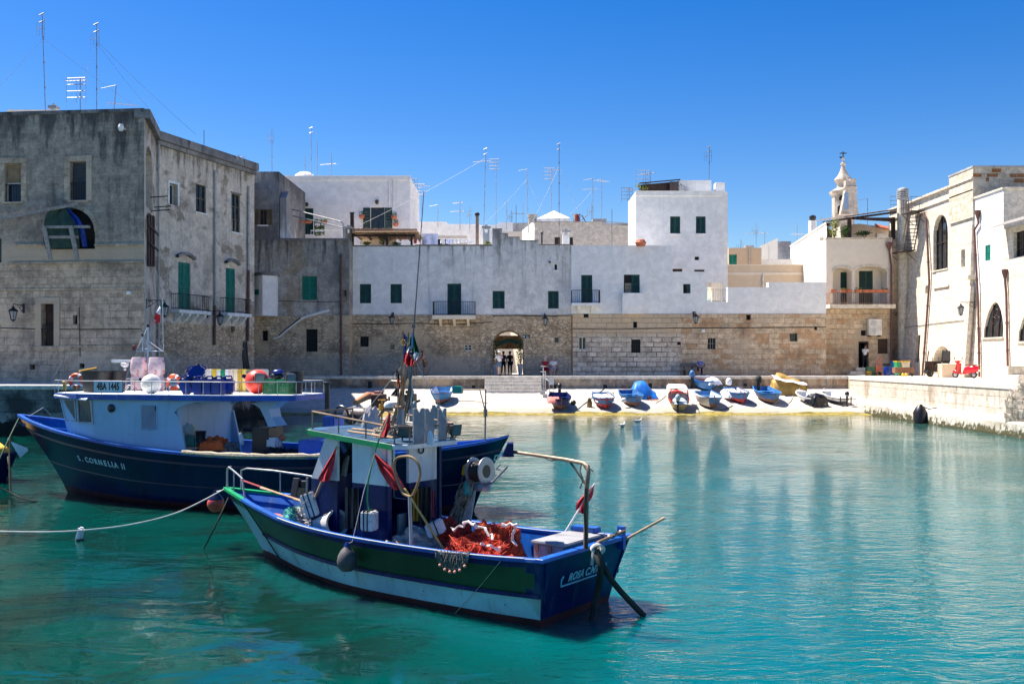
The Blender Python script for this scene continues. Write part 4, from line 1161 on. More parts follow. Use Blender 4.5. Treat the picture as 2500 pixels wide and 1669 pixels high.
mb=MB();p=LF.pt(*LF.at(306,316),.0);mb.tube([p,p+LF.n*.4],.04,5);mb.lathe([(.1,-.18),(.16,0),(.1,.16)],p+LF.n*.45,8);mb.build('floodlight',M_white,h)
for(x,y)in((366,482),(376,506),(372,515)):
 mb=MB();p=LN.pt(*LN.at(x,y),.0);mb.tube([p,p+LN.n*.9+Vector((0,0,.1))],.03,5);mb.build('line_bracket',M_black,h)
mb=MB()
for k in range(3):
 a,b,c,d=LN.rect(358+k*6,528,361+k*6,650);LN.box(mb,a,b,c,d,.02+.01*k,.1+.01*k)
for y in(560,600):a,b,c,d=LN.rect(357,y,379,y+4);LN.box(mb,a,b,c,d,.14,.2)
mb.build('timber_brace',M_wood,h)
def sheet(pl,outline,w,mat,name,parent,folds=.12,n=14,m=10,seed=1):
 """cloth between two outline curves given as pixel polylines (left edge, right edge)"""
 rnd=random.Random(seed);L,Rr=outline
 def along(poly,t):
  k=t*(len(poly)-1);i=min(int(k),len(poly)-2);f=k-i
  return poly[i][0]+(poly[i+1][0]-poly[i][0])*f,poly[i][1]+(poly[i+1][1]-poly[i][1])*f
 rows=[];ph=[rnd.uniform(0,6)for _ in range(4)]
 for a in range(m+1):
  l,r_=along(L,a/m),along(Rr,a/m);row=[]
  for b in range(n+1):
   t=b/n;x=l[0]+(r_[0]-l[0])*t;y=l[1]+(r_[1]-l[1])*t
   off=w+folds*(math.sin(t*9+ph[0]+a*.25)+.6*math.sin(t*17+ph[1]-a*.4))*.5
   row.append(pl.pt(*pl.at(x,y),off))
  rows.append(row)
 mbx=MB();mbx.grid(rows);return mbx.build(name,mat,parent,smooth=True)
M_tarp=simple('green_tarp',(.02,.06,.045),.7,var=.3,scale=2)
M_bluetarp=simple('blue_tarp',(.01,.05,.3),.55,var=.3)
sheet(LF,([(160,504),(122,520),(117,540),(112,580),(118,608)],[(164,504),(182,520),(196,545),(198,580),(200,606)]),.25,M_tarp,'tarpaulin',h)
sheet(LF,([(166,505),(186,535),(200,560),(208,604)],[(170,506),(200,535),(212,560),(221,604)]),.3,M_bluetarp,'blue_tarpaulin',h,seed=3,n=6)
mb=MB()
def beam(a,b,w,t=.16):
 p,q=LF.pt(*LF.at(*a),w),LF.pt(*LF.at(*b),w);d=(q-p).normalized();s=d.cross(LF.n).normalized()*t/2
 mb.prism([p-s,p+s,q+s,q-s],LF.n*.1)
for a,b,w,t in(((125,556),(142,638),.62,.2),((190,556),(206,638),.62,.2),((122,558),(233,557),.5,.13),((135,582),(205,582),.5,.13)):beam(a,b,w,t)
mb.build('timber_prop',M_timber,h)
mb=MB();beam((-8,541),(203,500),.35,.15);mb.build('ledger_beam',M_timber,h)
mb=MB();a,b,c,d=LF.rect(111,508,232,608);_,pts=arch_pts(a,b,c,d,'round',1.25)
um=(a+b)/2
inn=[LF.pt(p[0],p[1],.05)for p in pts];out=[LF.pt(um+(p[0]-um)*1.14,p[1]+.2,.05)for p in pts]
mb.grid([inn,out,[q-LF.n*.048 for q in out]]);mb.build('arch_moulding',M_lbase,h)
mb=MB();mb.face([(-60,58,ZT-.3),(-19.2,51,ZT-.3),(-20.2,55,ZT-.3),(-17.0,64,ZT-.3),(-18.55,70.35,ZT-.3),(-40,73.9,ZT-.3),(-60,74,ZT-.3)]);mb.build('roof',M_conc,h)
mb=MB();pl=Plane((-60,58),(0,58));pl.box(mb,*pl.rect(16,268,122,292),-3,0);pl.box(mb,*pl.rect(135,273,168,292),-3,-.1)
solo('roof_room',mb,M_pale,'low cream roof room on top of the tall corner building','house')
# sunlit buildings along the right quay
RP=Plane((29.95,78),(29.95,63.7),lean=.075,ztop=9.5)
h=thing('limestone_hall','long sunlit limestone hall with a tall arched window, iron stairs and a round flue','building',(30,70,QZ))
ztop=RP.at(2280,480)[1]
wallpart(h,'wall',M_bright,RP,None,[op(2284,526,2319,657,'frame',arch='round',rise=1.3,depth=.3,mat=M_wood,nx=3,ny=2,sill=M_bright),op(2348,609,2358,651,'frame',nx=1,ny=1),op(2259,697,2265,716,'hole'),op(2209,712,2213,816,'hole'),op(2202,830,2206,860,'hole'),op(2234,818,2245,884,'roller',mat=M_wood),op(2279,844,2319,887,'hole',arch='round',rise=1.0,depth=.7)],uvrects=[(0,RP.len,GB,ztop)],back=10,sides=True)
mb=MB();RP.box(mb,0,RP.len,ztop,ztop+.15,-.5,.18);RP.box(mb,0,RP.len,ztop-.75,ztop-.66,.002,.1);mb.build('cornice',M_bright,h)
a,b,c,d=RP.rect(2284,657,2319,697);mb=MB();RP.box(mb,a+.1,b-.1,c,d-.12,.003,.03);RP.box(mb,a-.1,b,c-.12,c-.003,.003,.12);mb.build('panel',M_pale,h)
mb=MB();u,v=RP.at(2219,600);p=RP.pt(u,0,0);px_=29.95-.28;mb.lathe([(.4,3.2),(.4,RP.at(2217,490)[1])],(px_,p.y,0),14);mb.build('flue',M_bright,h,smooth=True)
mb=MB();z=RP.at(2217,490)[1]
for k in range(4):mb.lathe([(.36,z+.16*k+.002),(.44,z+.16*k+.03),(.44,z+.16*k+.12),(.36,z+.16*k+.15)],(px_,p.y,0),14)
mb.lathe([(.42,z+.64),(.36,z+.78),(.1,z+.86)],(px_,p.y,0),14);mb.build('flue_cap',M_conc,h,smooth=True)
mb=MB()
def rp(px,py,w):return RP.pt(*RP.at(px,py),w)
A0,A1,B0,B1=rp(2262,524,.1),rp(2262,524,.95),rp(2240,612,.1),rp(2240,612,.95)
for q in(.15,.9):
 mb.tube([rp(2264,522,q),rp(2240,614,q)],.045,5)
 mb.tube([rp(2264,497,q),rp(2240,588,q)],.025,4)
for k in range(11):
 t=k/10;mb.prism([rp(2264,522,.15).lerp(rp(2240,614,.15),t)+o for o in(Vector((0,-.12,0)),Vector((0,.12,0)))]+[rp(2264,522,.9).lerp(rp(2240,614,.9),t)+o for o in(Vector((0,.12,0)),Vector((0,-.12,0)))],(0,0,.03))
for(x0,x1,y)in((2245,2270,520),(2209,2243,616)):
 p0,p1=rp(x0,y,.05),rp(x1,y,.05);p0.z=p1.z=(p0.z+p1.z)/2
 mb.prism([p0,p1,p1+RP.n*1.0,p0+RP.n*1.0],(0,0,.06))
 for t in(0,.25,.5,.75,1):s=p0.lerp(p1,t)+RP.n*.97;mb.tube([s,s+Vector((0,0,1.05))],.02,4)
 for hh in(.5,1.05):mb.tube([p0+Vector((0,0,hh)),p0+RP.n*.97+Vector((0,0,hh)),p1+RP.n*.97+Vector((0,0,hh)),p1+Vector((0,0,hh))],.02,4)
 mb.tube([p0+RP.n*.9,p0+Vector((0,0,-.8))],.03,4);mb.tube([p1+RP.n*.9,p1+Vector((0,0,-.8))],.03,4)
for x in(2237,2241):mb.tube([rp(x,492,.3),rp(x,525,.3)],.03,4)
mb.build('iron_stair',simple('rusty_iron',(.1,.08,.075),.7,var=.4),h)
def pipe(parent,pts,pl,r,mat=M_pipe,hopper=True):
 m=MB();q=[pl.pt(*pl.at(*p),.13)for p in pts];m.tube(q,r,7)
 if hopper:m.lathe([(r,-.1),(r*2.6,.3),(r*2.8,.45),(r*2.4,.46)],q[0],8)
 for a,b in zip(q,q[1:]):
  n=int((b-a).length/1.8)
  for k in range(1,n+1):s=a.lerp(b,k/(n+1));m.tube([s,s+(b-a).normalized()*.1],r*1.35,7)
 return m.build('drain_pipe',mat,parent)
pipe(h,((2270,520),(2276,535),(2273,690),(2265,800),(2256,917)),RP,.075,hopper=False)
mb=MB();q=[P(2171,608,73.8),P(2176,650,73.8),P(2176,912,73.8)];mb.tube(q,.075,7);mb.lathe([(.08,-.1),(.24,.3),(.26,.5)],q[0],8);mb.build('drain_pipe',M_pipe,bpy.data.objects['arcaded_house'])
TP=Plane((29.85,63.65),(60,63.65))
h=thing('block_tower','patched limestone block tower with rust brown stones, at the top right above the white house','building',(32,63.6,QZ))
zt=TP.at(2430,409)[1]
wallpart(h,'wall',M_bright2,TP,None,[],uvrects=[(0,TP.len,zt-3.2,zt)],back=3.5)
mb=MB();TP.box(mb,-.04,TP.len,zt,zt+.12,-3.5,.06);mb.build('coping',M_conc,h)
mb=MB();brk=(((2422,412),(2444,421)),((2375,424),(2396,432)),((2409,424),(2436,432)),((2466,424),(2482,433)),((2484,424),(2500,433)),((2407,434),(2414,443)),((2477,436),(2499,446)))
for a,b in brk:TP.box(mb,*TP.rect(*a,*b),.001,.02)
mb.build('rust_stone',stone('rust_stone',(.3,.12,.05),(.46,.22,.1),(.4,.3,.2),.8,.35),h)
WP=Plane((29.95,63.64),(29.95,59.9),lean=.06,ztop=7.6);WF=Plane((29.97,59.9),(60,59.9))
h=thing('sunlit_white_house','dazzling white house with a small green louvre, near the right edge above the pointed window','house',(31,62,QZ))
zw=WP.at(2405,482)[1]
wallpart(h,'wall',M_clean,WP,None,[op(2374,596,2384,676,'frame',nx=1,ny=1,depth=.4),op(2411,598,2424,636,'shut',mat=M_green,leaves=1,depth=.12)],uvrects=[(0,WP.len,7.6,zw)],back=6,sides=False)
wallpart(h,'front_wall',M_buff,WF,None,[],uvrects=[(0,WF.len,7,zw)],back=4,sides=False)
mb=MB();WP.box(mb,0,WP.len,zw,zw+.12,-.4,.08);WF.box(mb,.1,WF.len,zw-.002,zw+.118,-.4,.08);mb.build('coping',M_bright,h)
a,b,c,d=WP.rect(2373,672,2385,682);mb=MB();WP.box(mb,a,b,c,d,.003,.5);mb.build('sill_slab',M_bright,h)
AN=Plane((29.95,63.64),(29.95,44),lean=.06,ztop=7.6)
za=WP.at(2440,720)[1]
wallpart(h,'stone_base',M_bright,AN,None,[op(2404,738,2451,823,'frame',arch='pointed',rise=1.6,mat=M_wood,nx=3,ny=1,sill=M_bright,depth=.16),op(2489,738,2570,832,'frame',arch='pointed',rise=1.6,mat=M_wood,nx=3,ny=1,sill=M_bright,depth=.16)],uvrects=[(0,AN.len,GB,7.6)],back=8,sides=False)
AU=Plane((29.95,59.89),(29.95,44))
wallpart(h,'annex_wall',M_bright,AU,None,[op(2474,561,2520,625,'frame',mat=M_wood,nx=3,ny=3)],uvrects=[(0,AU.len,7.6,AU.at(2480,552)[1])],back=8,sides=False)
mb=MB();p0,p1=AU.pt(*AU.at(2452,560),1.0),AU.pt(*AU.at(2560,541),1.0)
p1.z=p0.z
n=60;lo=[p0.lerp(p1,k/n)+Vector((0,0,.05*(k%2)))for k in range(n+1)];hi=[q-AU.n*1.1+Vector((0,0,.45))for q in lo];mb.grid([lo,hi]);mb.build('corrugated_awning',M_timber,h)
pipe(h,((2403,531),(2404,545),(2393,562),(2393,740),(2396,920)),AN,.07)
pipe(h,((2460,676),(2462,720),(2466,920)),AN,.07)
for(x0,x1)in((2404,2451),):
 a,b,c,d=AN.rect(x0,738,x1,823);m=MB();um=(a+b)/2
 for q in(-.28,.28):
  pc=AN.pt(um+q,d-1.1,-.1);m.torus(pc,.22,.022,Matrix.Rotation(R(90),3,'Y'),14,5)
 m.torus(AN.pt(um,d-.62,-.1),.22,.022,Matrix.Rotation(R(90),3,'Y'),14,5)
 m.build('tracery',M_wood,h)
mb=MB();RP.box(mb,*RP.rect(2362,700,2371,915),.0,.25);mb.build('buttress',M_bright,bpy.data.objects['limestone_hall'])
for(pl_,pts)in((RP,((2205,800),(2280,790),(2362,781))),):
 mb=MB();mb.tube([pl_.pt(*pl_.at(x,y),.04)for x,y in pts],.02,4);mb.build('cable',M_black,bpy.data.objects['limestone_hall'])
# wall lanterns
def lamp_proto(label):
 r=thing('wall_lamp',label,'street lamp',(0,0,0),group='iron wall lanterns')
 m=MB();m.box((-.05,-.03,-.2),(.05,0,.3));m.build('wall_plate',M_iron,r)
 m=MB();m.tube([(0,-.03,.22),(0,-.9,.22)],.022,5);m.tube([(0,-.9,.22),(0,-.9,.1)],.02,5)
 m.torus((0,-.2,.05),.13,.015,Matrix.Rotation(R(90),3,'Y'),12,4,a0=0,a1=4.8);m.tube([(0,-.03,-.15),(0,-.3,.0),(0,-.55,.2)],.014,4)
 m.build('bracket',M_iron,r)
 m=MB();m.lathe([(.02,.12),(.06,.1),(.07,.03),(.2,-.06),(.235,-.12),(.225,-.14)],(0,-.9,0),8);m.build('lamp_cap',M_iron,r)
 m=MB()
 for k in range(6):
  a=k*math.pi/3+.2;m.tube([(.21*math.cos(a),-.9+.21*math.sin(a),-.14),(.11*math.cos(a),-.9+.11*math.sin(a),-.56)],.014,4)
 m.lathe([(.12,-.56),(.12,-.59),(.05,-.62),(.015,-.68)],(0,-.9,0),8);m.build('lantern_frame',M_iron,r)
 m=MB();m.lathe([(.185,-.145),(.095,-.555)],(0,-.9,0),6);m.build('lantern_glass',simple('lantern_glass',(.35,.36,.37),.15,bump=0),r)
 return r
lamps=[(LF,58,755,'left-hand wall lantern beside the dark balcony door of the tall corner building'),(LN,357,743,'wall lantern on the long bracket at the arris of the tall corner building'),(LS,506,768,'wall lantern between the two green doored balconies'),(FPs,960,772,'wall lantern under the two shuttered windows of the white house'),(FPs,1330,775,'wall lantern right of the vaulted gateway'),(FPs,1693,770,'wall lantern on the coursed stone wall above the long bench'),(RP,2197,770,'wall lantern in the right corner beside the air conditioner'),(RP,2380,746,'wall lantern on the sunlit buttress above the red scooter')]
proto=None
for pl,x,y,lab in lamps:
 u,v=pl.at(x,y);p=pl.pt(u,v,.0 if pl is not FPs else.0);rz=math.atan2(pl.n.x,-pl.n.y)
 if proto is None:proto=lamp_proto(lab);proto.location=p;proto.rotation_euler=(0,0,rz)
 else:copy_thing(proto,p,rz,lab)
# aerials, masts and wires on the roofs
M_mast=simple('aerial_metal',(.3,.3,.32),.5,.2,bump=0)
M_mastdk=simple('aerial_dark',(.12,.12,.13),.5,.4,bump=0)
def aerial(px,y0,y1,D,kind,label,lean=0,r=.028,mat=None):
 b,t=P(px,y0,D),P(px+lean,y1,D);L=(t-b).length
 m=MB();m.tube([b+Vector((0,0,-.6)),t],r,5)
 n=int(L/1.6)
 for k in range(1,n+1):q=b.lerp(t,k/(n+1));m.tube([q,q+Vector((0,0,.12))],r*1.9,5)
 def yagi(c,ang,ln,ne,el,vert=False):
  d=Vector((math.cos(ang),math.sin(ang),0));e=Vector((0,0,1))if vert else Vector((-d.y,d.x,0))
  m.tube([c-d*ln*.3,c+d*ln*.7],r*.7,4)
  for k in range(ne):q=c+d*ln*(-.3+k/(ne-1));s=el*(1-.4*k/ne);m.tube([q-e*s,q+e*s],r*.45,4)
 top=t
 if 'y' in kind:yagi(top-Vector((0,0,.15)),random.choice((2.6,3.0,.3,.6)),1.2,7,.35)
 if 'Y' in kind:yagi(top-Vector((0,0,1.0)),random.choice((2.8,.4)),1.5,8,.45)
 if 'v' in kind:yagi(top-Vector((0,0,.8)),2.7,.6,4,.5,True)
 if 'b' in kind:m.tube([top,top+Vector((-.9,.2,-.12))],r*.7,4)
 if 'g' in kind:
  for q in(0,.35,.7,1.05):
   m.tube([top+Vector((-.75,.1,-q)),top+Vector((.3,-.1,-q-.03))],r,4)
   for s in(-.75,-.2,.3):m.tube([top+Vector((s,0,-q)),top+Vector((s,0,-q-.3))],r*.5,4)
 if 's' in kind:
  for q in(.1,.5):m.tube([top+Vector((-.16,0,-q)),top+Vector((.1,0,-q+.12))],r*1.6,4)
 solo('roof_aerial',m,mat or M_mast,label,'antenna',base=b,group='roof aerials')
AER=[(112,278,33,53,'sv','tallest thin mast at the far left on the corner building roof',-9),(236,276,57,53,'sv','second tall mast on the corner building roof, right of the stacked grid aerial',0),(196,278,190,53,'gy','stacked grid aerial between the two tall masts on the corner building',0),(275,275,208,53,'bY','short leaning aerial with a crossbar at the right of the corner building roof',9),(498,365,318,60,'','short bare rod on the side cornice of the corner building',0),(583,392,378,63,'y','tiny aerial near the end of the corner building cornice',0),(664,420,313,78,'v','thin pale mast above the dark top of the grey house',0),(745,430,382,82,'','short rod on the left of the wide white upper house',0),(760,430,311,82,'s','tallest mast on the wide white upper house',0),(775,430,345,82,'','second mast on the wide white upper house, beside the tallest',0),(809,432,371,82,'Y','aerial with a crossed boom on the wide white upper house',0),(1011,541,436,98,'g','left grid aerial just right of the wide upper house',0),(1022,541,440,98,'','slightly leaning dark rod beside the left grid aerial',-4),(1030,541,449,98,'gy','right grid aerial behind the long boat whip',0),(1069,541,500,98,'b','short crossbar aerial on the low white roof block',0),(1123,547,491,98,'Yy','wide double boom aerial left of the brown flue',0),(1147,547,505,98,'v','faint pale aerial close left of the brown flue',0),(1181,552,362,76,'sY','tall mast rising from the hollow white chimney',5),(1211,545,388,104,'g','tall aerial with stacked bars right of the hollow chimney mast',0),(1237,545,489,104,'','bare rod above the distant white roof block',0),(1248,545,513,112,'v','stubby aerial above the bluish grey roof block',0),(1260,545,500,112,'Y','crossed aerial over the bluish grey roof block',0),(1277,545,497,112,'','thin rod left of the beige house chimney',0),(1289,545,413,100,'b','tall mast with a tilted top bar left of the white gazebo',-2),(1346,543,410,96,'gy','tall guyed aerial standing behind the white gazebo',0),(1365,598,350,75,'s','tallest mast in the middle, crossing the white gazebo',0),(1447,543,436,94,'bY','aerial with a short white boom right of the drying blankets',0),(1469,543,438,94,'by','aerial with a pale boom beside the grey roof room',0),(1444,543,495,94,'v','short aerial at the foot of the white boom aerial',0),(1494,600,510,75,'Y','pole aerial rising before the right part of the beige house',0),(1536,551,458,94,'gy','pinkish grid aerial just left of the tower house',0),(1576,449,416,79.5,'g','left grid aerial on the tower house awning',0),(1588,448,418,79.5,'y','right small aerial on the tower house awning',0),(1731,440,357,80,'sv','tall whip mast on the tower house roof room',1),(1809,606,585,92,'v','small aerial on the tan block',0),(1846,606,545,100,'Yv','double aerial right of the tan block',0),(1867,625,565,104,'y','slim aerial before the stained concrete block',0),(1946,572,545,90,'Y','wide low aerial on the whitewashed stone house, left of its chimney',0),(2005,568,529,90,'Y','small aerial right of the white chimney',0),(2118,540,485,96,'b','crossbar aerial between the bell tower and the hall',0),(2196,508,479,84,'g','little grid aerial behind the round flue of the hall',0)]
for(px,y0,y1,D,k,lab,ln)in AER:
 aerial(px,y0,y1,D,k,lab,ln,mat=(M_mastdk if px%3==0 else M_mast),r=.022*max(1,D/80))
def wire(a,b,r,label,mat=None,sag=0.0,name='wire',cat='wire',n=12,group=None):
 a,b=Vector(a),Vector(b);m=MB()
 m.tube([a.lerp(b,k/n)+Vector((0,0,-4*sag*(k/n)*(1-k/n)))for k in range(n+1)],r,5)
 return solo(name,m,mat or M_frameW,label,cat,base=a,group=group)
wire(P(862,557,74),P(1184,387,76),.012,'long white rope stretched from the pergola post up to the hollow chimney mast',name='rope',cat='rope',sag=.15)
G='mast guy wires'
for a,b,D,lab in(((104,95),(-30,240),53,'guy wire falling left from the tallest left mast'),((106,95),(390,300),53,'guy wire falling right from the tallest left mast'),((236,105),(380,285),53,'guy wire falling steeply right from the second left mast'),((236,100),(480,330),53,'long guy wire falling right from the second left mast'),((236,105),(172,275),53,'guy wire falling left from the second left mast'),((1287,437),(1185,545),100,'left guy wire of the tilted bar mast'),((1287,437),(1325,522),100,'right guy wire of the tilted bar mast'),((1447,464),(1392,523),94,'left guy wire of the short white boom aerial'),((1365,405),(1420,540),76,'right guy wire of the tallest middle mast'),((1365,405),(1300,540),76,'left guy wire of the tallest middle mast')):
 wire(P(*a,D),P(*b,D),.007 if D<60 else.01,lab,M_zinc if D<60 else M_frameW,sag=.1,name='guy_wire',group=G)
gz=thing('gazebo','white peaked canopy on thin posts on the beige house roof','gazebo',P(1352,543,95))
m=MB();c=P(1352,514,95);q=[P(1312,532,93.2),P(1392,532,93.2),P(1392,532,93.2)+Vector((0,3.4,0)),P(1312,532,93.2)+Vector((0,3.4,0))]
q[0]=P(1310,534,93.2)
for k in range(4):m.face([q[k],q[(k+1)%4],c])
for k in range(4):a,b=q[k],q[(k+1)%4];m.face([a,b,b+Vector((0,0,-.3)),a+Vector((0,0,-.3))])
m.build('canopy',M_frameW,gz)
for k in range(4):
 m=MB();p=q[k].lerp(c,.08);m.tube([Vector((p.x,p.y,q[0].z)),(p.x,p.y,P(0,545,93).z)],.05,5);m.build('post',M_frameW,gz)
bl=thing('clothes_rack','clothes rack with striped blankets beside the white gazebo','clothes rack',P(1410,543,93.5))
m=MB();m.tube([P(1398,523,93.5),P(1417,523,93.5)],.03,4);m.tube([P(1400,543,93.5),P(1400,523,93.5)],.03,4);m.tube([P(1416,543,93.5),P(1416,523,93.5)],.03,4)
m.tube([P(1418,538,93.5),P(1435,524,93.5)],.04,4);m.tube([P(1420,525,93.5),P(1430,542,93.5)],.04,4);m.build('frame',M_wood,bl)
for x0,x1,mt in((1400,1403.5,M_frameW),(1403.5,1407.5,simple('orange_cloth',(.55,.16,.06),.9)),(1407.5,1411,simple('red_cloth',(.3,.04,.05),.9)),(1411,1415,simple('purple_cloth',(.15,.08,.2),.9))):
 m=MB();m.grid([[P(x0+(x1-x0)*k/4,y,93.4)+Vector((0,.04*math.sin(k*2+y),0))for k in range(5)]for y in(522.6,530,541)]);m.build('blanket',mt,bl,smooth=True)
ld=thing('laundry_line','line of white washing drying on the roof behind the balcony house','laundry',P(1125,592,76))
m=MB();m.tube([P(1015,584,76),P(1090,583,76),P(1170,583,76)],.012,4);m.build('line',M_frameW,ld)
M_sheetw=simple('white_cloth',(.8,.8,.82),.9,bump=0);M_sheetr=simple('pink_cloth',(.65,.2,.18),.9,bump=0);M_sheetb=simple('pale_blue_cloth',(.55,.6,.78),.9,bump=0)
x=1010
for w_,mt,y1 in((8,M_sheetr,594),(4,M_sheetr,590),(40,M_sheetb,597),(10,M_sheetw,594),(14,M_sheetb,595),(16,M_sheetw,594),(14,M_sheetw,592),(12,M_sheetw,595),(14,M_sheetw,594)):
 m=MB();y0=583.5 if w_!=40 else 570;ph=random.random()*6
 m.grid([[P(x+w_*k/8,y0+(y1-y0)*j/4+(1.0 if k%3==0 else 0),76)+Vector((0,.06*math.sin(k*1.3+ph)*j/2,0))for k in range(9)]for j in range(5)])
 m.build('washing',mt,ld,smooth=True);x+=w_+3.5 if w_!=40 else w_+6
for pts,lab in((((853,790),(955,791),(1015,789),(1110,792),(1203,786)),'black cable along the rubble wall left of the gateway'),(((1203,771),(1260,770),(1330,772),(1394,770)),'black cable just above the gateway arch'),(((1396,803),(1500,804),(1640,801),(1800,800),(2016,798)),'long black cable along the coursed stone wall behind the boats')):
 m=MB();m.tube([FPs.pt(*FPs.at(x,y),.03)for x,y in pts],.022,4);solo('wall_cable',m,M_black,lab,'cable',group='cables on the stone wall')
# boats
def crom(pts,n):
 """smooth interpolation of station tuples"""
 out=[]
 m=len(pts)
 for k in range(n+1):
  t=k/n*(m-1);i=min(int(t),m-2);f=t-i
  p0,p1,p2,p3=pts[max(i-1,0)],pts[i],pts[i+1],pts[min(i+2,m-1)]
  out.append(tuple(.5*(2*b+(c-a)*f+(2*a-5*b+4*c-d)*f*f+(3*b-a-3*c+d)*f**3)for a,b,c,d in zip(p0,p1,p2,p3)))
 return out
class Hull:
 """stations (x at sheer, x at waterline, half beam at sheer, half beam at waterline, sheer height), stern to bow"""
 def __init__(s,st,n=28,flare=1.0,keel=-.35,zbot=0.0):
  s.S=crom(st,n);s.flare=flare;s.keel=keel;s.zb=zbot
  s.S=[(a,b,max(.012,c),max(.008,d),e)for a,b,c,d,e in s.S]
 def pt(s,st,t,side,off=0.0):
  """t: 0 at the sheer, 1 at the waterline, up to 1.5 at the keel"""
  xd,xw,bd,bw,zs=st
  if t<=1:
   k=(1-t);z=s.zb+(zs-s.zb)*k
   b=bw+(bd-bw)*k**s.flare;x=xw+(xd-xw)*k**1.2
  else:
   q=min(1,(t-1)*2);z=s.zb+s.keel*q;b=max(.004,bw*(1-q)**.7);x=xw-.25*q*(1 if xw>0 else-1)*(abs(xd-xw)>.3)
  b=max(.003,b+off)
  return Vector((x,side*b,z))
 def skin(s,bands,skip_last=None):
  """bands: (t0, t1, material index, rows)"""
  mb=MB();ts=[];mi=[]
  for(t0,t1,m_,n_)in bands:
   for k in range(n_):ts.append(t0+(t1-t0)*k/n_);mi.append(m_)
  ts.append(bands[-1][1])
  for side in(1,-1):
   mb.grid([[s.pt(st,t,side)for t in ts]for st in s.S],mi=mi)
  return mb
 def cap(s,w=.1,h=.07,out=.03,a=0,b=None,z=0.0):
  """gunwale timber along both sides"""
  mb=MB();S=s.S[a:b]
  for side in(1,-1):
   rows=[]
   for st in S:
    p=s.pt(st,0,side,out);q=s.pt(st,0,side,out-w)
    q.y=side*max(.002,abs(st[2])+out-w)
    dz=Vector((0,0,h));zz=Vector((0,0,z))
    rows.append([p+zz,p+dz+zz,q+dz+zz,q+zz])
   mb.grid(rows,close=True)
   mb.face(rows[0]);mb.face(rows[-1])
  return mb
 def rail(s,t,h=.04,out=.03,side_list=(1,-1),a=0,b=None):
  mb=MB()
  for side in side_list:
   rows=[]
   for st in s.S[a:b]:
    p=s.pt(st,t,side);o=Vector((0,side*out,0));d=Vector((0,0,h/2))
    rows.append([p-d,p-d+o,p+d+o,p+d])
   mb.grid(rows)
  return mb
 def inner(s,zdeck,th=.06,a=0,b=None):
  mb=MB();rows=[]
  for st in s.S[a:b]:
   row=[]
   z0=zdeck(st[0])if callable(zdeck)else zdeck
   for side in(1,-1):
    top=s.pt(st,0,side,-th);top.y=side*max(.001,st[2]-th)
    k=max(0,min(1,(st[4]-z0)/max(.01,st[4]-s.zb)))
    low=s.pt(st,k,side,-th);low.z=z0
    seq=[top,low,Vector((low.x,low.y*.5,z0)),Vector((low.x,0,z0))]
    row+=seq if side==1 else list(reversed(seq))[1:]
   rows.append(row)
  mb.grid(rows);return mb
class Frame:
 def __init__(s,loc,ax,pitch=0.0):
  s.loc=Vector((loc[0],loc[1],0 if len(loc)<3 else loc[2]));a=Vector((ax[0],ax[1],0)).normalized()
  s.rz=math.atan2(a.y,a.x)
  s.M=Matrix.Translation(s.loc)@Matrix.Rotation(s.rz,4,'Z')@Matrix.Rotation(pitch,4,'Y')
  s.I=s.M.inverted()
 def ray(s,px,py):
  o=s.I@Vector((0,0,H));d=s.I.to_3x3()@Vector(((px-CX)/FPX,1,-(py-HY)/FPX));return o,d
 def y(s,px,py,y):
  o,d=s.ray(px,py);t=(y-o.y)/d.y;return o+d*t
 def z(s,px,py,z):
  o,d=s.ray(px,py);t=(z-o.z)/d.z;return o+d*t
 def x(s,px,py,x):
  o,d=s.ray(px,py);t=(x-o.x)/d.x;return o+d*t
 def w(s,p):return s.M@Vector(p)
M_navy=simple('navy_hull',(.001,.007,.045),.28,var=.3,scale=1.2,bump=.1,bscale=6,spec=.35,dirt=(.004,.025,.08),dirt_lo=.62,dirt_hi=.85,streak=(.03,.04,.055),s_amt=.35)
M_blue=simple('blue_paint',(.002,.085,.4),.4,var=.2,scale=2,dirt=(.002,.045,.24),streak=(.12,.2,.34),s_amt=.5)
M_blue2=simple('mid_blue_paint',(.01,.12,.42),.45,var=.25,scale=2.5,dirt=(.03,.2,.5))
M_cabin=simple('cabin_paint',(.42,.56,.7),.45,var=.08,scale=1.0,dirt=(.34,.42,.5),dirt_lo=.58,dirt_hi=.85,streak=(.28,.27,.25),s_amt=.3)
M_roofw=simple('roof_white',(.8,.82,.84),.5,var=.06,dirt=(.6,.58,.52),dirt_lo=.62)
M_boot=simple('boot_topping',(.045,.008,.01),.6,var=.4,scale=4)
M_hgreen=simple('hull_green',(.006,.05,.018),.35,var=.3,scale=1.5,dirt=(.012,.12,.04),dirt_lo=.7,dirt_hi=.8,streak=(.05,.055,.04),s_amt=.5)
M_cyan=simple('hull_cyan',(.34,.55,.6),.4,var=.14,scale=1.5,dirt=(.28,.36,.33),dirt_lo=.55,dirt_hi=.8,streak=(.2,.17,.12),s_amt=.6)
M_orange=simple('orange_plastic',(.75,.09,.01),.45,var=.15)
M_orange2=simple('orange_cloth_bright',(.75,.12,.02),.8,var=.3)
M_jerry=simple('blue_plastic',(.0,.022,.21),.35,var=.2,bump=.05)
M_rope=simple('rope',(.45,.38,.28),.9,var=.3,scale=20)
M_ropedk=simple('dark_rope',(.03,.03,.025),.9,var=.4)
M_ropew=simple('pale_rope',(.6,.58,.54),.9)
M_red=simple('red_cloth',(.6,.03,.03),.8,var=.2)
M_redcl=simple('flag_red',(.55,.025,.035),.8,var=.15)
M_flagg=simple('flag_green',(.0,.12,.05),.8);M_flagw=simple('flag_white',(.72,.72,.74),.8);M_flagb=simple('flag_blue',(.01,.04,.32),.8)
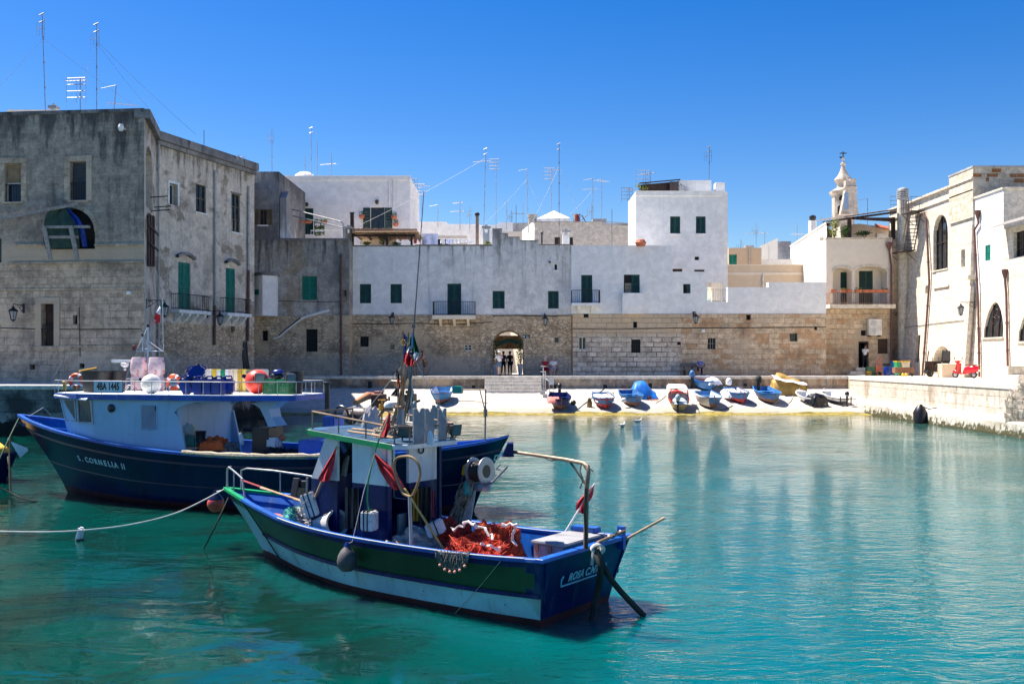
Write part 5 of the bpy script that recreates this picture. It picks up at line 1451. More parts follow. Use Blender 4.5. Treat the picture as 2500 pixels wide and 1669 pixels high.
M_poly=simple('polystyrene',(.68,.66,.64),.85,var=.12,scale=6,dirt=(.3,.27,.25),dirt_lo=.55,dirt_hi=.7,bump=.6,bscale=60)
M_steel=simple('steel',(.36,.36,.37),.4,.5,var=.15)
M_steelrust=simple('rusty_steel',(.28,.19,.13),.6,.4,var=.4)
M_cgreen=simple('crate_green',(.0,.22,.07),.45,var=.2)
M_net=simple('net_grey',(.2,.19,.17),.95,var=.5,scale=14,bump=.8,bscale=70)
M_netred=simple('net_red',(.4,.025,.012),.95,var=.55,scale=9,bump=1.0,bscale=60)
M_netpale=simple('net_pale',(.55,.43,.36),.95,var=.4,scale=9,bump=1.0,bscale=60,dirt=(.45,.2,.14))
M_netwhite=simple('net_white',(.7,.62,.57),.95,var=.3,scale=9,bump=.8,bscale=50)
M_greydeck=simple('grey_board',(.27,.27,.28),.8,var=.2,scale=5)
M_bwhite=simple('boat_white',(.74,.74,.74),.45,var=.06,dirt=(.5,.46,.42),dirt_lo=.62,dirt_hi=.8,streak=(.35,.25,.17),s_amt=.4)
M_bgreen=simple('bright_green',(.0,.3,.1),.4,var=.2)
M_fender=simple('fender_grey',(.09,.085,.085),.55,var=.35)
M_teal=simple('teal_net',(.08,.4,.34),.9,var=.4,scale=10,bump=.9,bscale=50)
# the blue fishing boat with the pale wheelhouse
FA=Frame(((-11.3-.9)/2,(25+22.1)/2),(-10.4,2.9))
bA=thing('fishing_boat','long navy blue wooden fishing boat with a pale wheelhouse and a loaded flat roof','boat',FA.loc,FA.rz,group='moored fishing boats')
HA=Hull([(-6.25,-5.45,.02,.01,1.66),(-5.7,-5.0,.62,.3,1.52),(-4.2,-4.0,1.25,.95,1.33),(-2.2,-2.2,1.6,1.4,1.22),(0,0,1.68,1.5,1.2),(2.3,2.2,1.55,1.25,1.32),(4.4,3.9,1.16,.62,1.55),(5.9,4.9,.6,.2,1.76),(6.9,5.4,.02,.01,1.92)],40,flare=1.25)
L_=dict(world=False)
HA.skin([(0,.9,0,9),(.9,1.5,1,4)]).build('hull',[M_navy,M_boot],bA,smooth=True,**L_)
HA.cap(.13,.06,.04).build('gunwale',M_blue,bA,**L_)
HA.rail(.16,.05,.02).build('rubbing_strake',M_navy,bA,**L_)
HA.rail(.58,.025,.01).build('rubbing_strake',M_navy,bA,**L_)
HA.inner(lambda x:.62+max(0,abs(x)-3)*.12,.07).build('deck',M_blue2,bA,**L_)
mb=MB();rows=[]
for st in HA.S[30:]:
 for side in(1,):pass
 rows.append([Vector((st[0]-.1,max(.01,st[2]-.07),st[4]-.18)),Vector((st[0]-.1,max(.01,st[2]-.2),st[4]-.18)),Vector((st[0]-.1,max(.01,st[2]-.2),st[4]-.24))])
mb.grid(rows);mb.grid([[Vector((p.x,-p.y,p.z))for p in r]for r in rows]);mb.build('bow_shelf',M_blue,bA,**L_)
YS=1.2
def sA(px,py,y=YS):return FA.y(px,py,y)
xf=sA(226,1000).x;xb=sA(455,1100).x;ZR=2.54
def side_poly(y):
 q=[(sA(455,1103).x,1.0),(xf-.45,1.0),(xf-.12,1.36),(xf,ZR)]
 q=[Vector((a,y,b))for a,b in q]
 x2=sA(537,983).x
 cur=[(x2,ZR),(x2,ZR-.12),(sA(480,983).x,ZR-.14),(sA(452,987).x,ZR-.19),(sA(436,993).x,ZR-.26),(sA(424,1001).x,ZR-.38),(sA(436,1030).x,2.05),(sA(446,1065).x,1.6),(sA(453,1090).x,1.25)]
 return q+[Vector((a,y,b))for a,b in cur]
wh=MB()
n_side=side_poly(YS)
wh.prism(n_side,(0,-.06,0))
f_side=[Vector((p.x,-YS,p.z))for p in n_side];wh.prism(f_side,(0,.06,0))
h1,h2,l1,l2=FA.y(188,965,1.06).x,FA.y(143,963,.78).x,FA.y(190,1075,1.04).x,FA.y(158,1072,.72).x
lo=[(xf-.12,YS),(l1,.98),(l2-.05,.6),(l2,0),(l2-.05,-.6),(l1,-.98),(xf-.12,-YS)]
hi=[(xf,YS),(h1,1.06),(h2,.78),(h2+.12,0),(h2,-.78),(h1,-1.06),(xf,-YS)]
wh.grid([[Vector((a,b,1.36))for a,b in lo],[Vector((a,b,ZR))for a,b in hi]])
wh.box((xb+.25,-YS+.06,.7),(xb+.3,YS-.06,ZR-.2))
wheel=wh.build('wheelhouse',M_cabin,bA,**L_)
def facet_window(i,t0,t1,z0,z1,name='window'):
 a0,a1=Vector((lo[i][0],lo[i][1],1.36)),Vector((hi[i][0],hi[i][1],ZR));b0,b1=Vector((lo[i+1][0],lo[i+1][1],1.36)),Vector((hi[i+1][0],hi[i+1][1],ZR))
 def q(t,z):k=(z-1.36)/(ZR-1.36);return a0.lerp(a1,k).lerp(b0.lerp(b1,k),t)
 c=[q(t0,z0),q(t1,z0),q(t1,z1),q(t0,z1)];nrm=(c[1]-c[0]).cross(c[3]-c[0]).normalized()
 if nrm.y<0:nrm=-nrm
 m=MB();m.face([p+nrm*.012 for p in c]);wo_=m.build(name,M_glass,wheel,**L_)
 m=MB();r_=[p+nrm*.015 for p in c];m.tube(r_+[r_[0],r_[1]],.025,6);m.build('window_frame',M_steel,wo_,**L_)
facet_window(0,.1,.92,1.88,2.42);facet_window(1,.1,.85,1.9,2.42);facet_window(2,.1,.9,1.9,2.4)
m=MB();c=sA(273,996);Rx=Matrix.Rotation(R(-90),4,'X');m.lathe([(.092,0),(.1,.03),(.07,.045),(.005,.05)],Matrix.Translation((c.x,YS+.002,c.z))@Rx,16);m.build('porthole',M_black,wheel,smooth=True,**L_)
a,b=sA(345,1047),sA(383,990);m=MB();m.box((b.x,YS+.002,a.z),(a.x,YS+.012,b.z));wd=m.build('window',simple('inner_grey',(.28,.27,.33),.6),wheel,**L_)
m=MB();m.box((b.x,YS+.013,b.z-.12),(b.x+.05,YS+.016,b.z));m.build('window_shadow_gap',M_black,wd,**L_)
m=MB();m.tube([(a.x,YS+.01,a.z),(b.x,YS+.01,a.z),(b.x,YS+.01,b.z),(a.x,YS+.01,b.z),(a.x,YS+.01,a.z)],.018,4);m.build('window_frame',M_cabin,wd,**L_)
m=MB();p=sA(150,954);q=sA(224,967)
hood=[Vector((h2+.04,.9,ZR-.05)),Vector((xf+.1,YS+.12,ZR-.13)),Vector((xf+.05,YS+.02,ZR-.05)),Vector((h2-.02,.8,ZR-.01))]
m.prism(hood,(0,0,.03));m.build('window_hood',M_roofw,wheel,**L_)
ZF=2.56
e0,e1,e2=h2+.22,FA.y(537,974,1.3).x,FA.y(722,968,.72).x
out_=[Vector((e0,.55,0)),Vector((e0-.15,.85,0)),Vector((h1-.1,1.22,0)),Vector((xf-.3,1.3,0)),Vector((e1,1.3,0)),Vector((e2,.72,0))]
loop=out_+[Vector((p.x,-p.y,0))for p in reversed(out_)]
m=MB();m.prism([p+Vector((0,0,ZF-.12))for p in loop],(0,0,.12));m.build('roof',M_blue,bA,**L_)
m=MB();m.prism([p*.985+Vector((0,0,ZF+.002))for p in loop],(0,0,.012));m.build('roof_deck',M_roofw,bA,**L_)
ZD=ZF+.016
def dens(pts,step):
 o=[]
 for a,b in zip(pts,pts[1:]):
  n=max(1,int((b-a).length/step));o+=[a.lerp(b,k/n)for k in range(n)]
 return o+[pts[-1]]
rl=[Vector((p.x,p.y*.97,ZD))for p in loop]
m=MB();up=Vector((0,0,.3));half=Vector((0,0,.16))
m.tube([p+up for p in rl],.014,5);
for p in dens(rl,.42):m.tube([p,p+up],.01,4)
m.build('roof_railing',M_steel,bA,**L_)
yp=.55
pyl=[(612,984),(700,972),(672,986),(657,998),(661,1018),(676,1040),(655,1042),(646,1020),(634,996),(622,988)]
m=MB();m.prism([Vector((q.x,yp,q.z))for q in(FA.y(px,py,yp)for px,py in pyl)],(0,-.5,0));m.build('roof_pylon',M_cabin,bA,**L_)
m=MB();q0=FA.y(727,1113,.9);q1=FA.y(790,1076,.9);m.box((q1.x,-.7,.6),(q0.x,.9,q1.z));m.build('deck_casing',M_blue,bA,bevel=.02,**L_)
m=MB();q0=FA.y(787,1060,.2);q1=FA.y(815,1016,.2);m.box((q1.x,-.35,.6),(q0.x,.2,q1.z));m.build('engine_casing',M_blue,bA,bevel=.02,**L_)
m=MB();q0=FA.y(799,1020,0);q1=FA.y(799,936,0);m.lathe([(.06,q0.z-.1),(.06,q1.z-.03),(.085,q1.z-.02),(.09,q1.z+.03),(.07,q1.z+.04)],(q0.x,0,0),12);m.build('exhaust_pipe',M_black,bA,smooth=True,**L_)
m=MB()
rp_=[HA.pt(st,0,1,.03)+Vector((0,0,.07))for st in HA.S if sA(860,1110,1.5).x<st[0]<sA(450,1100,1.5).x]
rr=[.05+random.uniform(-.012,.022)for _ in dens(rp_,.12)]
m.tube(dens(rp_,.12),rr,8);m.build('rope_wrapping',M_rope,bA,smooth=True,**L_)
c=FA.y(470,1003,0.2)
m=MB();Ry=Matrix.Rotation(R(90),4,'X');m.lathe([(.21,-.2),(.21,-.17),(.1,-.165),(.1,.165),(.21,.17),(.21,.2)],Matrix.Translation(c)@Ry,18);m.box((c.x-.06,-.15,.6),(c.x+.06,.55,c.z-.05));m.lathe([(.05,.2),(.05,.4),(.08,.42)],Matrix.Translation(c)@Matrix.Rotation(R(-90),4,'X'),10)
m.build('winch',M_black,bA,**L_)
m=MB();a,b=FA.y(615,1100,.4),FA.y(655,1045,.4);m.box((b.x,-.3,.6),(a.x,.4,b.z));m.box((b.x-.1,-.1,b.z),(b.x+.02,.2,b.z+.14));m.tube([(a.x,.3,b.z-.05),(a.x+.25,.35,b.z-.05)],.05,8);m.tube([(a.x-.05,.2,b.z),(a.x-.05,.2,b.z+.2),(b.x+.1,.2,b.z+.2)],.03,6);m.build('net_hauler',M_black,bA,bevel=.015,**L_)
M_letter=simple('letter_paint',(.6,.68,.7),.6)
bx=HA
letters='S. CORNELIA II'
xs=(FA.y(187,1117,1.05).x+FA.y(312,1137,1.3).x)/2
def curved_text(s,hull,x0,x1,z0,z1,side,size,parent,mat):
 """one mesh of letters following the curve of the hull"""
 adv={'I':.45,'.':.4,' ':.45,'L':.8};w=[adv.get(c,1.0)for c in s];tot=sum(w);pos=0;objs=[]
 for c,ww in zip(s,w):
  t=(pos+ww/2)/tot;pos+=ww
  if c!=' ':objs.append(hull_text(c,hull,x0+(x1-x0)*t,z0+(z1-z0)*t,side,size,parent,mat))
 bm=bmesh.new()
 for o in objs:bm.from_mesh(o.data)
 me=bpy.data.meshes.new('name_lettering');bm.to_mesh(me);bm.free();me.materials.append(mat)
 for o in objs:bpy.data.objects.remove(o)
 r=bpy.data.objects.new('name_lettering',me);COL.objects.link(r);r.parent=parent;return r
def hull_text(s,hull,x,z,side,size,parent,mat,rotx=None,sx=1.0,flip=False):
 S=hull.S;i=0
 def px_(st):
  t=max(0,min(1,1-(z-hull.zb)/(st[4]-hull.zb)));return hull.pt(st,t,side)
 pts=[px_(st)for st in S]
 for k in range(len(S)-1):
  if pts[k].x<=x<=pts[k+1].x:i=k;break
 f=(x-pts[i].x)/max(1e-6,pts[i+1].x-pts[i].x)
 p=pts[i].lerp(pts[i+1],f)
 st=tuple(a+(b-a)*f for a,b in zip(S[i],S[i+1]));t=max(0,min(1,1-(z-hull.zb)/(st[4]-hull.zb)))
 pu=hull.pt(st,max(0,t-.15),side);pd=hull.pt(st,t,side)
 tx=(pts[i+1]-pts[i]).normalized()*(-side);up=(pu-pd).normalized();nz=tx.cross(up).normalized();up=nz.cross(tx).normalized()
 M=Matrix((tx,up,nz)).transposed().to_4x4();M.translation=p+nz*.012
 return text_mesh(s,size,'name_lettering',mat,parent,M,.004,sx=sx)
curved_text('S. CORNELIA II',HA,FA.y(186,1117,.9).x,FA.y(314,1138,1.25).x,FA.y(186,1117,.9).z,FA.y(314,1138,1.25).z,1,.2,bA,M_letter)
curved_text('D RIE',HA,FA.y(1190,1130,.6).x,FA.y(1228,1113,.25).x,1.18,1.36,1,.2,bA,M_letter)
m=MB();p=FA.y(90,1035,.3);m.tube([(p.x,.3,p.z-.2),(p.x,.3,p.z+.05)],.03,6);m.tube([(p.x-.12,.3,p.z),(p.x+.12,.3,p.z)],.025,6);m.build('bow_cleat',M_steel,bA,**L_)
dv=FA.y(1184,1078,0)
m=MB();q=[Vector((dv.x,0,1.4)),FA.x(1190,1005,dv.x),FA.x(1193,952,dv.x)];q[1].y=q[2].y=0
q[2]=Vector((dv.x-.02,0,FA.y(1192,951,0).z));q[1]=Vector((dv.x-.01,0,FA.y(1188,1005,0).z));e2=FA.y(1131,950,0)
m.tube([q[0],q[1],q[2],Vector((e2.x,0,q[2].z))],.02,6);m.tube([q[1],Vector((q[2].x+.14,0,q[2].z))],.014,5);m.tube([q[1]-Vector((0,0,.1)),q[1]+Vector((0,0,.06))],.045,7)
dvo=m.build('davit',M_steelrust,bA,**L_)
m=MB();c=Vector((e2.x+.13,0,q[2].z-.02));m.prism([c+Vector(v)for v in((-.12,-.09,-.07),(.12,-.09,-.07),(.1,-.09,.1),(-.09,-.09,.1))],(0,.18,0));m.build('davit_lamp',simple('lamp_green',(.0,.3,.22),.4),dvo,bevel=.02,**L_)
# gear on the roof of the navy boat
def onA(x,y,z):return FA.w((x,y,z))
def at_roof(px,py):
 q=FA.z(px,py,ZD)
 if not-.95<q.y<1.02:q=FA.y(px,py,max(-.95,min(1.02,q.y)))
 return FA.w((q.x,q.y,ZD))
def ringbuoy(c,rot,label):
 r=thing('lifebuoy',label,'lifebuoy',c-Vector((0,0,.23)),group='lifebuoys on the navy boat')
 Rm=Matrix.Rotation(rot,3,'Z')@Matrix.Rotation(R(90),3,'X')
 m=MB();m.torus(c,.165,.05,Rm,26,9);m.build('ring',M_orange,r,smooth=True)
 for k in range(4):
  a=k*math.pi/2+.6;m=MB();m.torus(c,.165,.053,Rm,4,9,a0=a-.17,a1=a+.17);m.build('band',M_roofw,r,smooth=True)
ringbuoy(at_roof(186,947)+Vector((0,0,.24)),FA.rz+.15,'orange lifebuoy at the front of the wheelhouse roof, partly behind the railing')
ringbuoy(at_roof(424,946)+Vector((0,0,.23)),FA.rz+.1,'orange lifebuoy standing between the white ball buoy and the blue jerrycans')
def tub(c,rx,ry,h,label,mat=M_black):
 r=thing('plastic_tub',label,'tub',c,FA.rz,group='black tubs on the wheelhouse roof')
 m=MB();rows=[]
 for s,z in((.82,0),(.9,h*.6),(.97,h),(1.05,h),(1.05,h+.025),(.95,h+.025),(.8,.03)):
  rows.append([Vector((rx*s*math.copysign(abs(math.cos(t))**.6,math.cos(t)),ry*s*math.copysign(abs(math.sin(t))**.6,math.sin(t)),z))for t in(2*math.pi*k/24 for k in range(24))])
 m.grid(rows,close=True);m.face(rows[-1]);m.face(rows[0]);m.build('tub',mat,r,world=False,smooth=True)
tub(FA.w((FA.y(236,930,.2).x,.2,ZD)),.34,.3,.5,'big black fish tub behind the number board');tub(FA.w((FA.y(278,930,-.2).x,-.2,ZD)),.3,.24,.5,'second black tub just right of the big one on the wheelhouse roof')
m=MB();a,b=FA.w(FA.y(194,906,.3)),FA.w(FA.y(237,898,.2));m.tube([a,b],.03,6);solo('yellow_oar',m,simple('yellow_paint',(.8,.4,.02),.5),'yellow oar handle lying across the lifebuoy and the black tub','oar')
nb=thing('number_board','white number board with bold black figures on the roof railing','sign',FA.w((0,0,0)),FA.rz)
a,b=FA.y(231,957,1.32),FA.y(301,930,1.32);m=MB();m.box((b.x,1.33,a.z),(a.x,1.35,b.z));WL[nb.as_pointer()]=Vector();nb.location=FA.loc;m.build('board',M_roofw,nb,world=False)
m=MB();fr=[(b.x,1.345,a.z),(a.x,1.345,a.z),(a.x,1.345,b.z),(b.x,1.345,b.z),(b.x,1.345,a.z)];m.tube(fr,.012,4);m.build('border',M_jerry,nb,world=False)
tx=Matrix(((-1,0,0),(0,0,1),(0,1,0))).to_4x4();tx.translation=((a.x+b.x)/2,1.353,(a.z+b.z)/2)
text_mesh('4BA 1445',.235,'lettering',M_black,nb,tx,.003,sx=.66)
m=MB();p=at_roof(158,947);m.lathe([(.05,0),(.05,.2),(.07,.22),(.03,.26)],p,10);solo('deck_lamp',m,simple('yellow_paint',(.8,.4,.02),.5),'small yellow deck lamp at the front corner of the wheelhouse roof','lamp',smooth=True)
rd=thing('radar','white bar radar scanner left of the stained float shells','radar',at_roof(305,940))
m=MB();c=at_roof(305,940);zt=FA.y(305,890,0).z;m.lathe([(.03,0),(.03,zt-ZD-.1)],c,8);m.build('post',M_bwhite,rd)
m=MB();c2=Vector((c.x,c.y,zt));m.lathe([(.04,-.08),(.1,-.03),(.1,.03),(.05,.05)],c2,12);m.build('drum',M_bwhite,rd,smooth=True)
m=MB();m.cbox(c2+Vector((-.1,.03,.09)),(.62,.07,.08),Matrix.Rotation(FA.rz,3,'Z'));m.build('scanner',M_bwhite,rd,bevel=.02)
M_pink=simple('stained_shell',(.7,.52,.53),.5,var=.1,scale=3,dirt=(.55,.16,.16),dirt_lo=.56,dirt_hi=.62)
def shell(px,label):
 c=at_roof(px,946);r=thing('float_shell',label,'float',c,FA.rz,group='stained float shells')
 m=MB();rows=[]
 for z,s in((0,.8),(.02,.98),(.32,1.03),(.36,.9),(.42,.88),(.46,1.03),(.7,1.03),(.73,.92),(.84,.9),(.87,.78)):
  rows.append([Vector((.185*s*math.copysign(abs(math.cos(t))**.4,math.cos(t)),.13*s*math.copysign(abs(math.sin(t))**.4,math.sin(t)),z))for t in(2*math.pi*k/24 for k in range(24))])
 m.grid(rows,close=True);m.face(rows[0]);m.face(rows[-1]);m.build('shell',M_pink,r,smooth=True,world=False)
 m=MB();m.torus((0,0,.27),.15,.012,None,20,5);m.build('strap',M_rope,r,world=False)
shell(339,'left stained pinkish float shell under the white mast frame');shell(382,'right stained pinkish float shell under the white mast frame')
ms=thing('mast_frame','white tubular mast frame with stays above the float shells','mast',at_roof(361,946))
m=MB()
def q_(px,py,y=0.0):return FA.w(FA.y(px,py,y))
ym=FA.z(361,946,ZD).y
for a,b,r_ in(((361,797),(361,946),.02),((348,822),(348,858),.02),((332,857),(361,797),.011),((395,856),(362,832),.012),((349,824),(372,850),.008),((332,857),(399,857),.016),((335,850),(370,852),.012),((352,838),(362,838),.008),((367,845),(366,856),.008)):
 m.tube([q_(*a,ym),q_(*b,ym)],r_,6)
for px in(333,352,372,394):m.tube([q_(px,857,ym),q_(px,857,ym-.4)],.012,5)
m.build('frame',M_bwhite,ms)
m=MB();m.lathe([(.03,-.03),(.045,0),(.03,.05)],q_(361,796,ym),8);m.lathe([(.04,-.03),(.05,0),(.02,.05)],q_(348,818,ym),8);m.build('mast_lamp',M_black,ms)
m=MB();m.lathe([(.07,0),(.07,.14),(.05,.15)],q_(328,855,ym),10);m.build('signal_lamp',simple('dark_red',(.12,.005,.01),.3),ms)
m=MB()
for a,b in(((361,800),(306,925)),((365,800),(424,898)),((399,857),(424,900))):m.tube([q_(*a,ym),q_(*b,ym)],.006,4)
m.build('stay',M_ropew,ms)
def flag(name,label,staff,stripes,droop,cat='flag',group=None,staffmat=None,r=.012,parent_only=False,wind=(1,0,0),sway=.25,L=None):
 """staff: (bottom, top) world points; stripes: materials; cloth hangs limp from the upper staff"""
 b,t=Vector(staff[0]),Vector(staff[1]);f=thing(name,label,cat,b,group=group)
 m=MB();m.tube([b,t],r,6);m.build('staff',staffmat or M_bwhite,f)
 ln,wd,drop=droop;w=Vector(wind).normalized();n=len(stripes);per=5
 d=(b-t).normalized();nx=w.cross(Vector((0,0,1))).normalized()
 for k,mt in enumerate(stripes):
  m=MB();rows=[]
  for i in range(per+1):
   u=(k+i/per)/n;row=[]
   for j in range(9):
    v=j/8
    p=t+d*(v*wd)+w*(ln*u*(1-drop*.8))+Vector((0,0,-ln*u*drop))+nx*(sway*ln*u*math.sin(v*5+u*6)*.5)+w*(.12*ln*u*math.sin(v*7+1.3))
    row.append(p)
   rows.append(row)
  m.grid(rows);m.build('stripe',mt,f,smooth=True)
 return f
ys_=ym
flag('flag','limp green white and red flag on the white staff of the navy boat',(q_(399,857,ys_),q_(396,729,ys_)),(M_flagg,M_flagw,M_redcl),(.62,.17,.93),wind=(-1,0,0),group='national flags').location=q_(399,857,ys_)
def ball(name,px,py,r,mat,label,frame=FA,zd=None,cat='buoy',cap=None):
 q0=frame.y(px,940,.1 if px>500 else.75);c=frame.w((q0.x,q0.y,ZD))+Vector((0,0,r*.97));t=thing(name,label,cat,c-Vector((0,0,r)))
 m=MB();m.ball(c,r,24,16);m.build('ball',mat,t,smooth=True)
 m=MB();m.tube([c+Vector((-r*.9,0,r*.35)),c+Vector((-r*1.2,0,r*.5))],r*.18,8);m.build('eye',cap or M_navy,t)
ball('buoy',369,955,.235,simple('dirty_white',(.68,.67,.62),.5,var=.12,dirt=(.3,.28,.24),dirt_lo=.55,dirt_hi=.7),'dirty white ball buoy on the wheelhouse roof')
ball('buoy',628,972,.29,simple('red_orange',(.85,.06,.03),.4,var=.12),'big red orange ball buoy on the aft roof of the navy boat')
m=MB();c=at_roof(307,943);m.ball(c+Vector((0,0,.1)),.075,12,8);m.lathe([(.03,0),(.03,.05)],c,8);solo('dome_light',m,M_bwhite,'small white dome light right of the number board','lamp',smooth=True)
def jerry(p,M,label,first=[]):
 """blue canister with a recessed handle and cap"""
 loc=Vector(p)
 if not first:
  r=thing('jerrycan',label,'jerrycan',loc,0,group='blue jerrycans on the roof')
  m=MB();m.box((-.13,-.1,0),(.13,.1,.3));m.build('body',M_jerry,r,world=False,bevel=.035,smooth=True)
  m=MB();m.tube([(-.09,0,.29),(-.08,0,.345),(.04,0,.345),(.05,0,.29)],.018,6);m.build('handle',M_jerry,r,world=False,smooth=True)
  m=MB();m.lathe([(.03,.295),(.03,.335),(.02,.34)],(.09,0,0),10);m.build('cap',M_black,r,world=False)
  first.append(r)
 else:r=copy_thing(first[0],loc,0,label)
 r.rotation_euler=M;r.scale=(1.12,1.12,1.22)
 return r
z0=Vector((0,0,0))
J=[(486,970,0,(0,0,FA.rz+.1),'upright blue jerrycan at the left end of the front row'),(510,971,0,(0,0,FA.rz),'upright blue jerrycan in the middle of the front row, with a pale label'),(533,972,0,(0,0,FA.rz-.1),'upright blue jerrycan at the right end of the front row'),(556,962,0,(0,0,FA.rz+.3),'blue jerrycan standing behind the right end of the front row'),(465,962,.02,(0,.45,FA.rz+.3),'blue jerrycan leaning at the bottom left of the heap'),(468,962,.33,(.3,-.6,FA.rz+.4),'tilted blue jerrycan lying on top of the leaning one'),(488,956,.28,(.2,.7,FA.rz+.9),'small blue jerrycan peeping between the heap and the front row')]
for px,py,dz,ro,lab in J:jerry(at_roof(px,py)+Vector((0,0,dz)),ro,lab)
cols=[((.75,.7,.6),'cream foam box at the left end of the coloured row'),((.7,.5,.02),'narrow yellow foam box beside the left cream one'),((.7,.7,.62),'pale foam box between the yellow and the green one'),((.0,.25,.11),'bright green foam box in the row'),((.75,.75,.74),'white foam box right of the green one'),((.75,.62,.5),'peach foam box right of the white one'),((.75,.68,.45),'cream yellow foam box before the mustard one'),((.55,.35,.03),'mustard foam box in the row'),((.75,.62,.15),'light yellow foam box right of the mustard one'),((.13,.22,.18),'dark green foam box in the row'),((.25,.2,.2),'brown grey foam box behind the red ball'),((.7,.5,.48),'pinkish foam box behind the red ball'),((.6,.58,.56),'greyish foam box at the right end of the row')]
x=507;rz=FA.rz
for k,(cc,lab)in enumerate(cols):
 w_=17 if k==0 else 10.5;a=FA.y(x,930,-.85);b=FA.y(x+w_,930,-.85)
 r=thing('foam_box',lab,'box',FA.w(((a.x+b.x)*.5,-.85,ZD)),FA.rz,group='row of coloured foam boxes')
 wdt=abs(a.x-b.x)*.96;m=MB();m.box((-wdt/2,-.13,0),(wdt/2,.13,.56+random.uniform(-.01,.01)))
 m.build('box',simple('foam_%d'%k,cc,.8,var=.1,bump=.4,bscale=50),r,world=False,bevel=.012)
 m=MB();m.box((-wdt/2-.004,-.135,.48),(wdt/2+.004,.135,.492));m.build('lid_line',simple('foam_%d'%k,cc),r,world=False)
 x+=w_
def crate(p,rz,size,label,mat,group,cat='crate',first={}):
 """open crate with slatted sides"""
 key=(mat.name,size)
 if key in first:return copy_thing(first[key],p,rz,label,group)
 sx,sy,sz=size;r=thing('crate',label,cat,p,rz,group=group)
 m=MB();t=.012
 m.box((-sx/2,-sy/2,0),(sx/2,sy/2,t))
 m.build('base',mat,r,world=False)
 m=MB()
 n=max(3,int(sx/.045));n2=max(3,int(sy/.045))
 for z0_,z1_ in((.0,.035),(sz*.45,sz*.5),(sz-.06,sz)):
  m.box((-sx/2,-sy/2,z0_+t),(sx/2,-sy/2+t,z1_+t));m.box((-sx/2,sy/2-t,z0_+t),(sx/2,sy/2,z1_+t))
  m.box((-sx/2,-sy/2+t,z0_+t),(-sx/2+t,sy/2-t,z1_+t));m.box((sx/2-t,-sy/2+t,z0_+t),(sx/2,sy/2-t,z1_+t))
 for k in range(n+1):
  x=-sx/2+sx*k/n
  for y in(-sy/2+.003,sy/2-.012):m.box((x-.008,y,t),(x+.008,y+.009,sz))
 for k in range(n2+1):
  y=-sy/2+sy*k/n2
  for x in(-sx/2+.003,sx/2-.012):m.box((x,y-.008,t),(x+.009,y+.008,sz))
 m.build('side',mat,r,world=False)
 m=MB();m.box((-sx/2+.02,-sy/2+.02,t+.004),(sx/2-.02,sy/2-.02,sz*.72));m.build('contents',M_net,r,world=False)
 first[key]=r
 return r
crate(FA.w((FA.y(664,940,.2).x,.2,ZD)),FA.rz,(.32,.28,.34),'left bright green fish crate beside the red ball buoy',M_cgreen,'green crates on the aft roof')
crate(FA.w((FA.y(697,940,.2).x,.2,ZD)),FA.rz-.05,(.32,.28,.34),'right bright green fish crate before the black bin',M_cgreen,'green crates on the aft roof')
m=MB();c=FA.w((FA.y(722,940,-.1).x,-.1,ZD));m.lathe([(.15,0),(.19,.5),(.2,.51),(.2,.53),(.17,.53),(.14,.1)],c,20);solo('black_bin',m,M_black,'tall black plastic bin at the aft end of the roof','bin',smooth=True)
dm=thing('rolled_gear','dark bundle with a blue and white buoy lying on the green crates','bundle',FA.w((FA.y(676,940,.2).x,.2,ZD+.35)))
c=FA.w((FA.y(676,940,.2).x,.2,ZD+.42));m=MB();m.ball(c,.12,14,9,(1.3,1,.7));m.build('bundle',M_black,dm,smooth=True)
m=MB();m.ball(c+Vector((.03,-.02,.1)),.1,14,9,(1.4,1,.6));m.build('buoy',M_jerry,dm,smooth=True)
def floodlight(c,rz,tilt,label,s=1.0,first=[]):
 if first:r=copy_thing(first[0],c,rz,label)
 else:
  r=thing('floodlight',label,'floodlight',c,rz,group='deck floodlights')
  m=MB();f=[(-.11,-.1,-.09),(.11,-.1,-.09),(.11,-.1,.09),(-.11,-.1,.09)];k=[(-.07,.08,-.05),(.07,.08,-.05),(.07,.08,.05),(-.07,.08,.05)]
  m.grid([[Vector(p)for p in f],[Vector(p)for p in k]],close=True);m.face(k);m.build('housing',M_black,r,world=False,bevel=.008)
  m=MB();m.face([(-.1,-.101,-.08),(.1,-.101,-.08),(.1,-.101,.08),(-.1,-.101,.08)]);m.build('glass',simple('lamp_glass',(.06,.11,.12),.3,bump=0,spec=.2),r,world=False)
  m=MB();m.tube([(-.12,0,0),(-.12,0,-.14),(.12,0,-.14),(.12,0,0)],.012,5);m.tube([(0,0,-.14),(0,0,-.2)],.015,5);m.build('bracket',M_iron,r,world=False)
  first.append(r)
 r.rotation_euler=(tilt,0,rz);r.scale=(s,s,s)
 return r
FL=floodlight
FL(FA.w((FA.y(632,940,.55).x,.55,ZD+.42)),.5,.35,'black floodlight hung before the red ball buoy',1.05);FL(FA.w((FA.y(708,940,.5).x,.5,ZD+.42)),.55,.45,'black floodlight before the green crates at the aft roof edge',1.05)
c=FA.w(FA.y(487,1075,.7));b=FA.w((FA.y(466,1055,.75).x,.75,.62))
def jug(px,z,y,mat,label,sx=.17,sz=.24):
 p=FA.y(px,1000,y);r=thing('plastic_can',label,'canister',FA.w((p.x,y,z)),FA.rz,group='cans on the working deck');m=MB();m.box((-sx,-.13,0),(sx,.13,sz));m.build('body',mat,r,world=False,bevel=.05,smooth=True);m=MB();m.lathe([(.03,sz),(.03,sz+.04)],(sx*.6,0,0),8);m.build('cap',M_black,r,world=False)
jug(464,1.62,.8,simple('milky_plastic',(.5,.52,.46),.4),'milky white can at the top of the stack by the wheelhouse');jug(468,1.34,.8,simple('green_plastic',(.1,.27,.22),.4),'sea green can under the milky one',.19,.27)
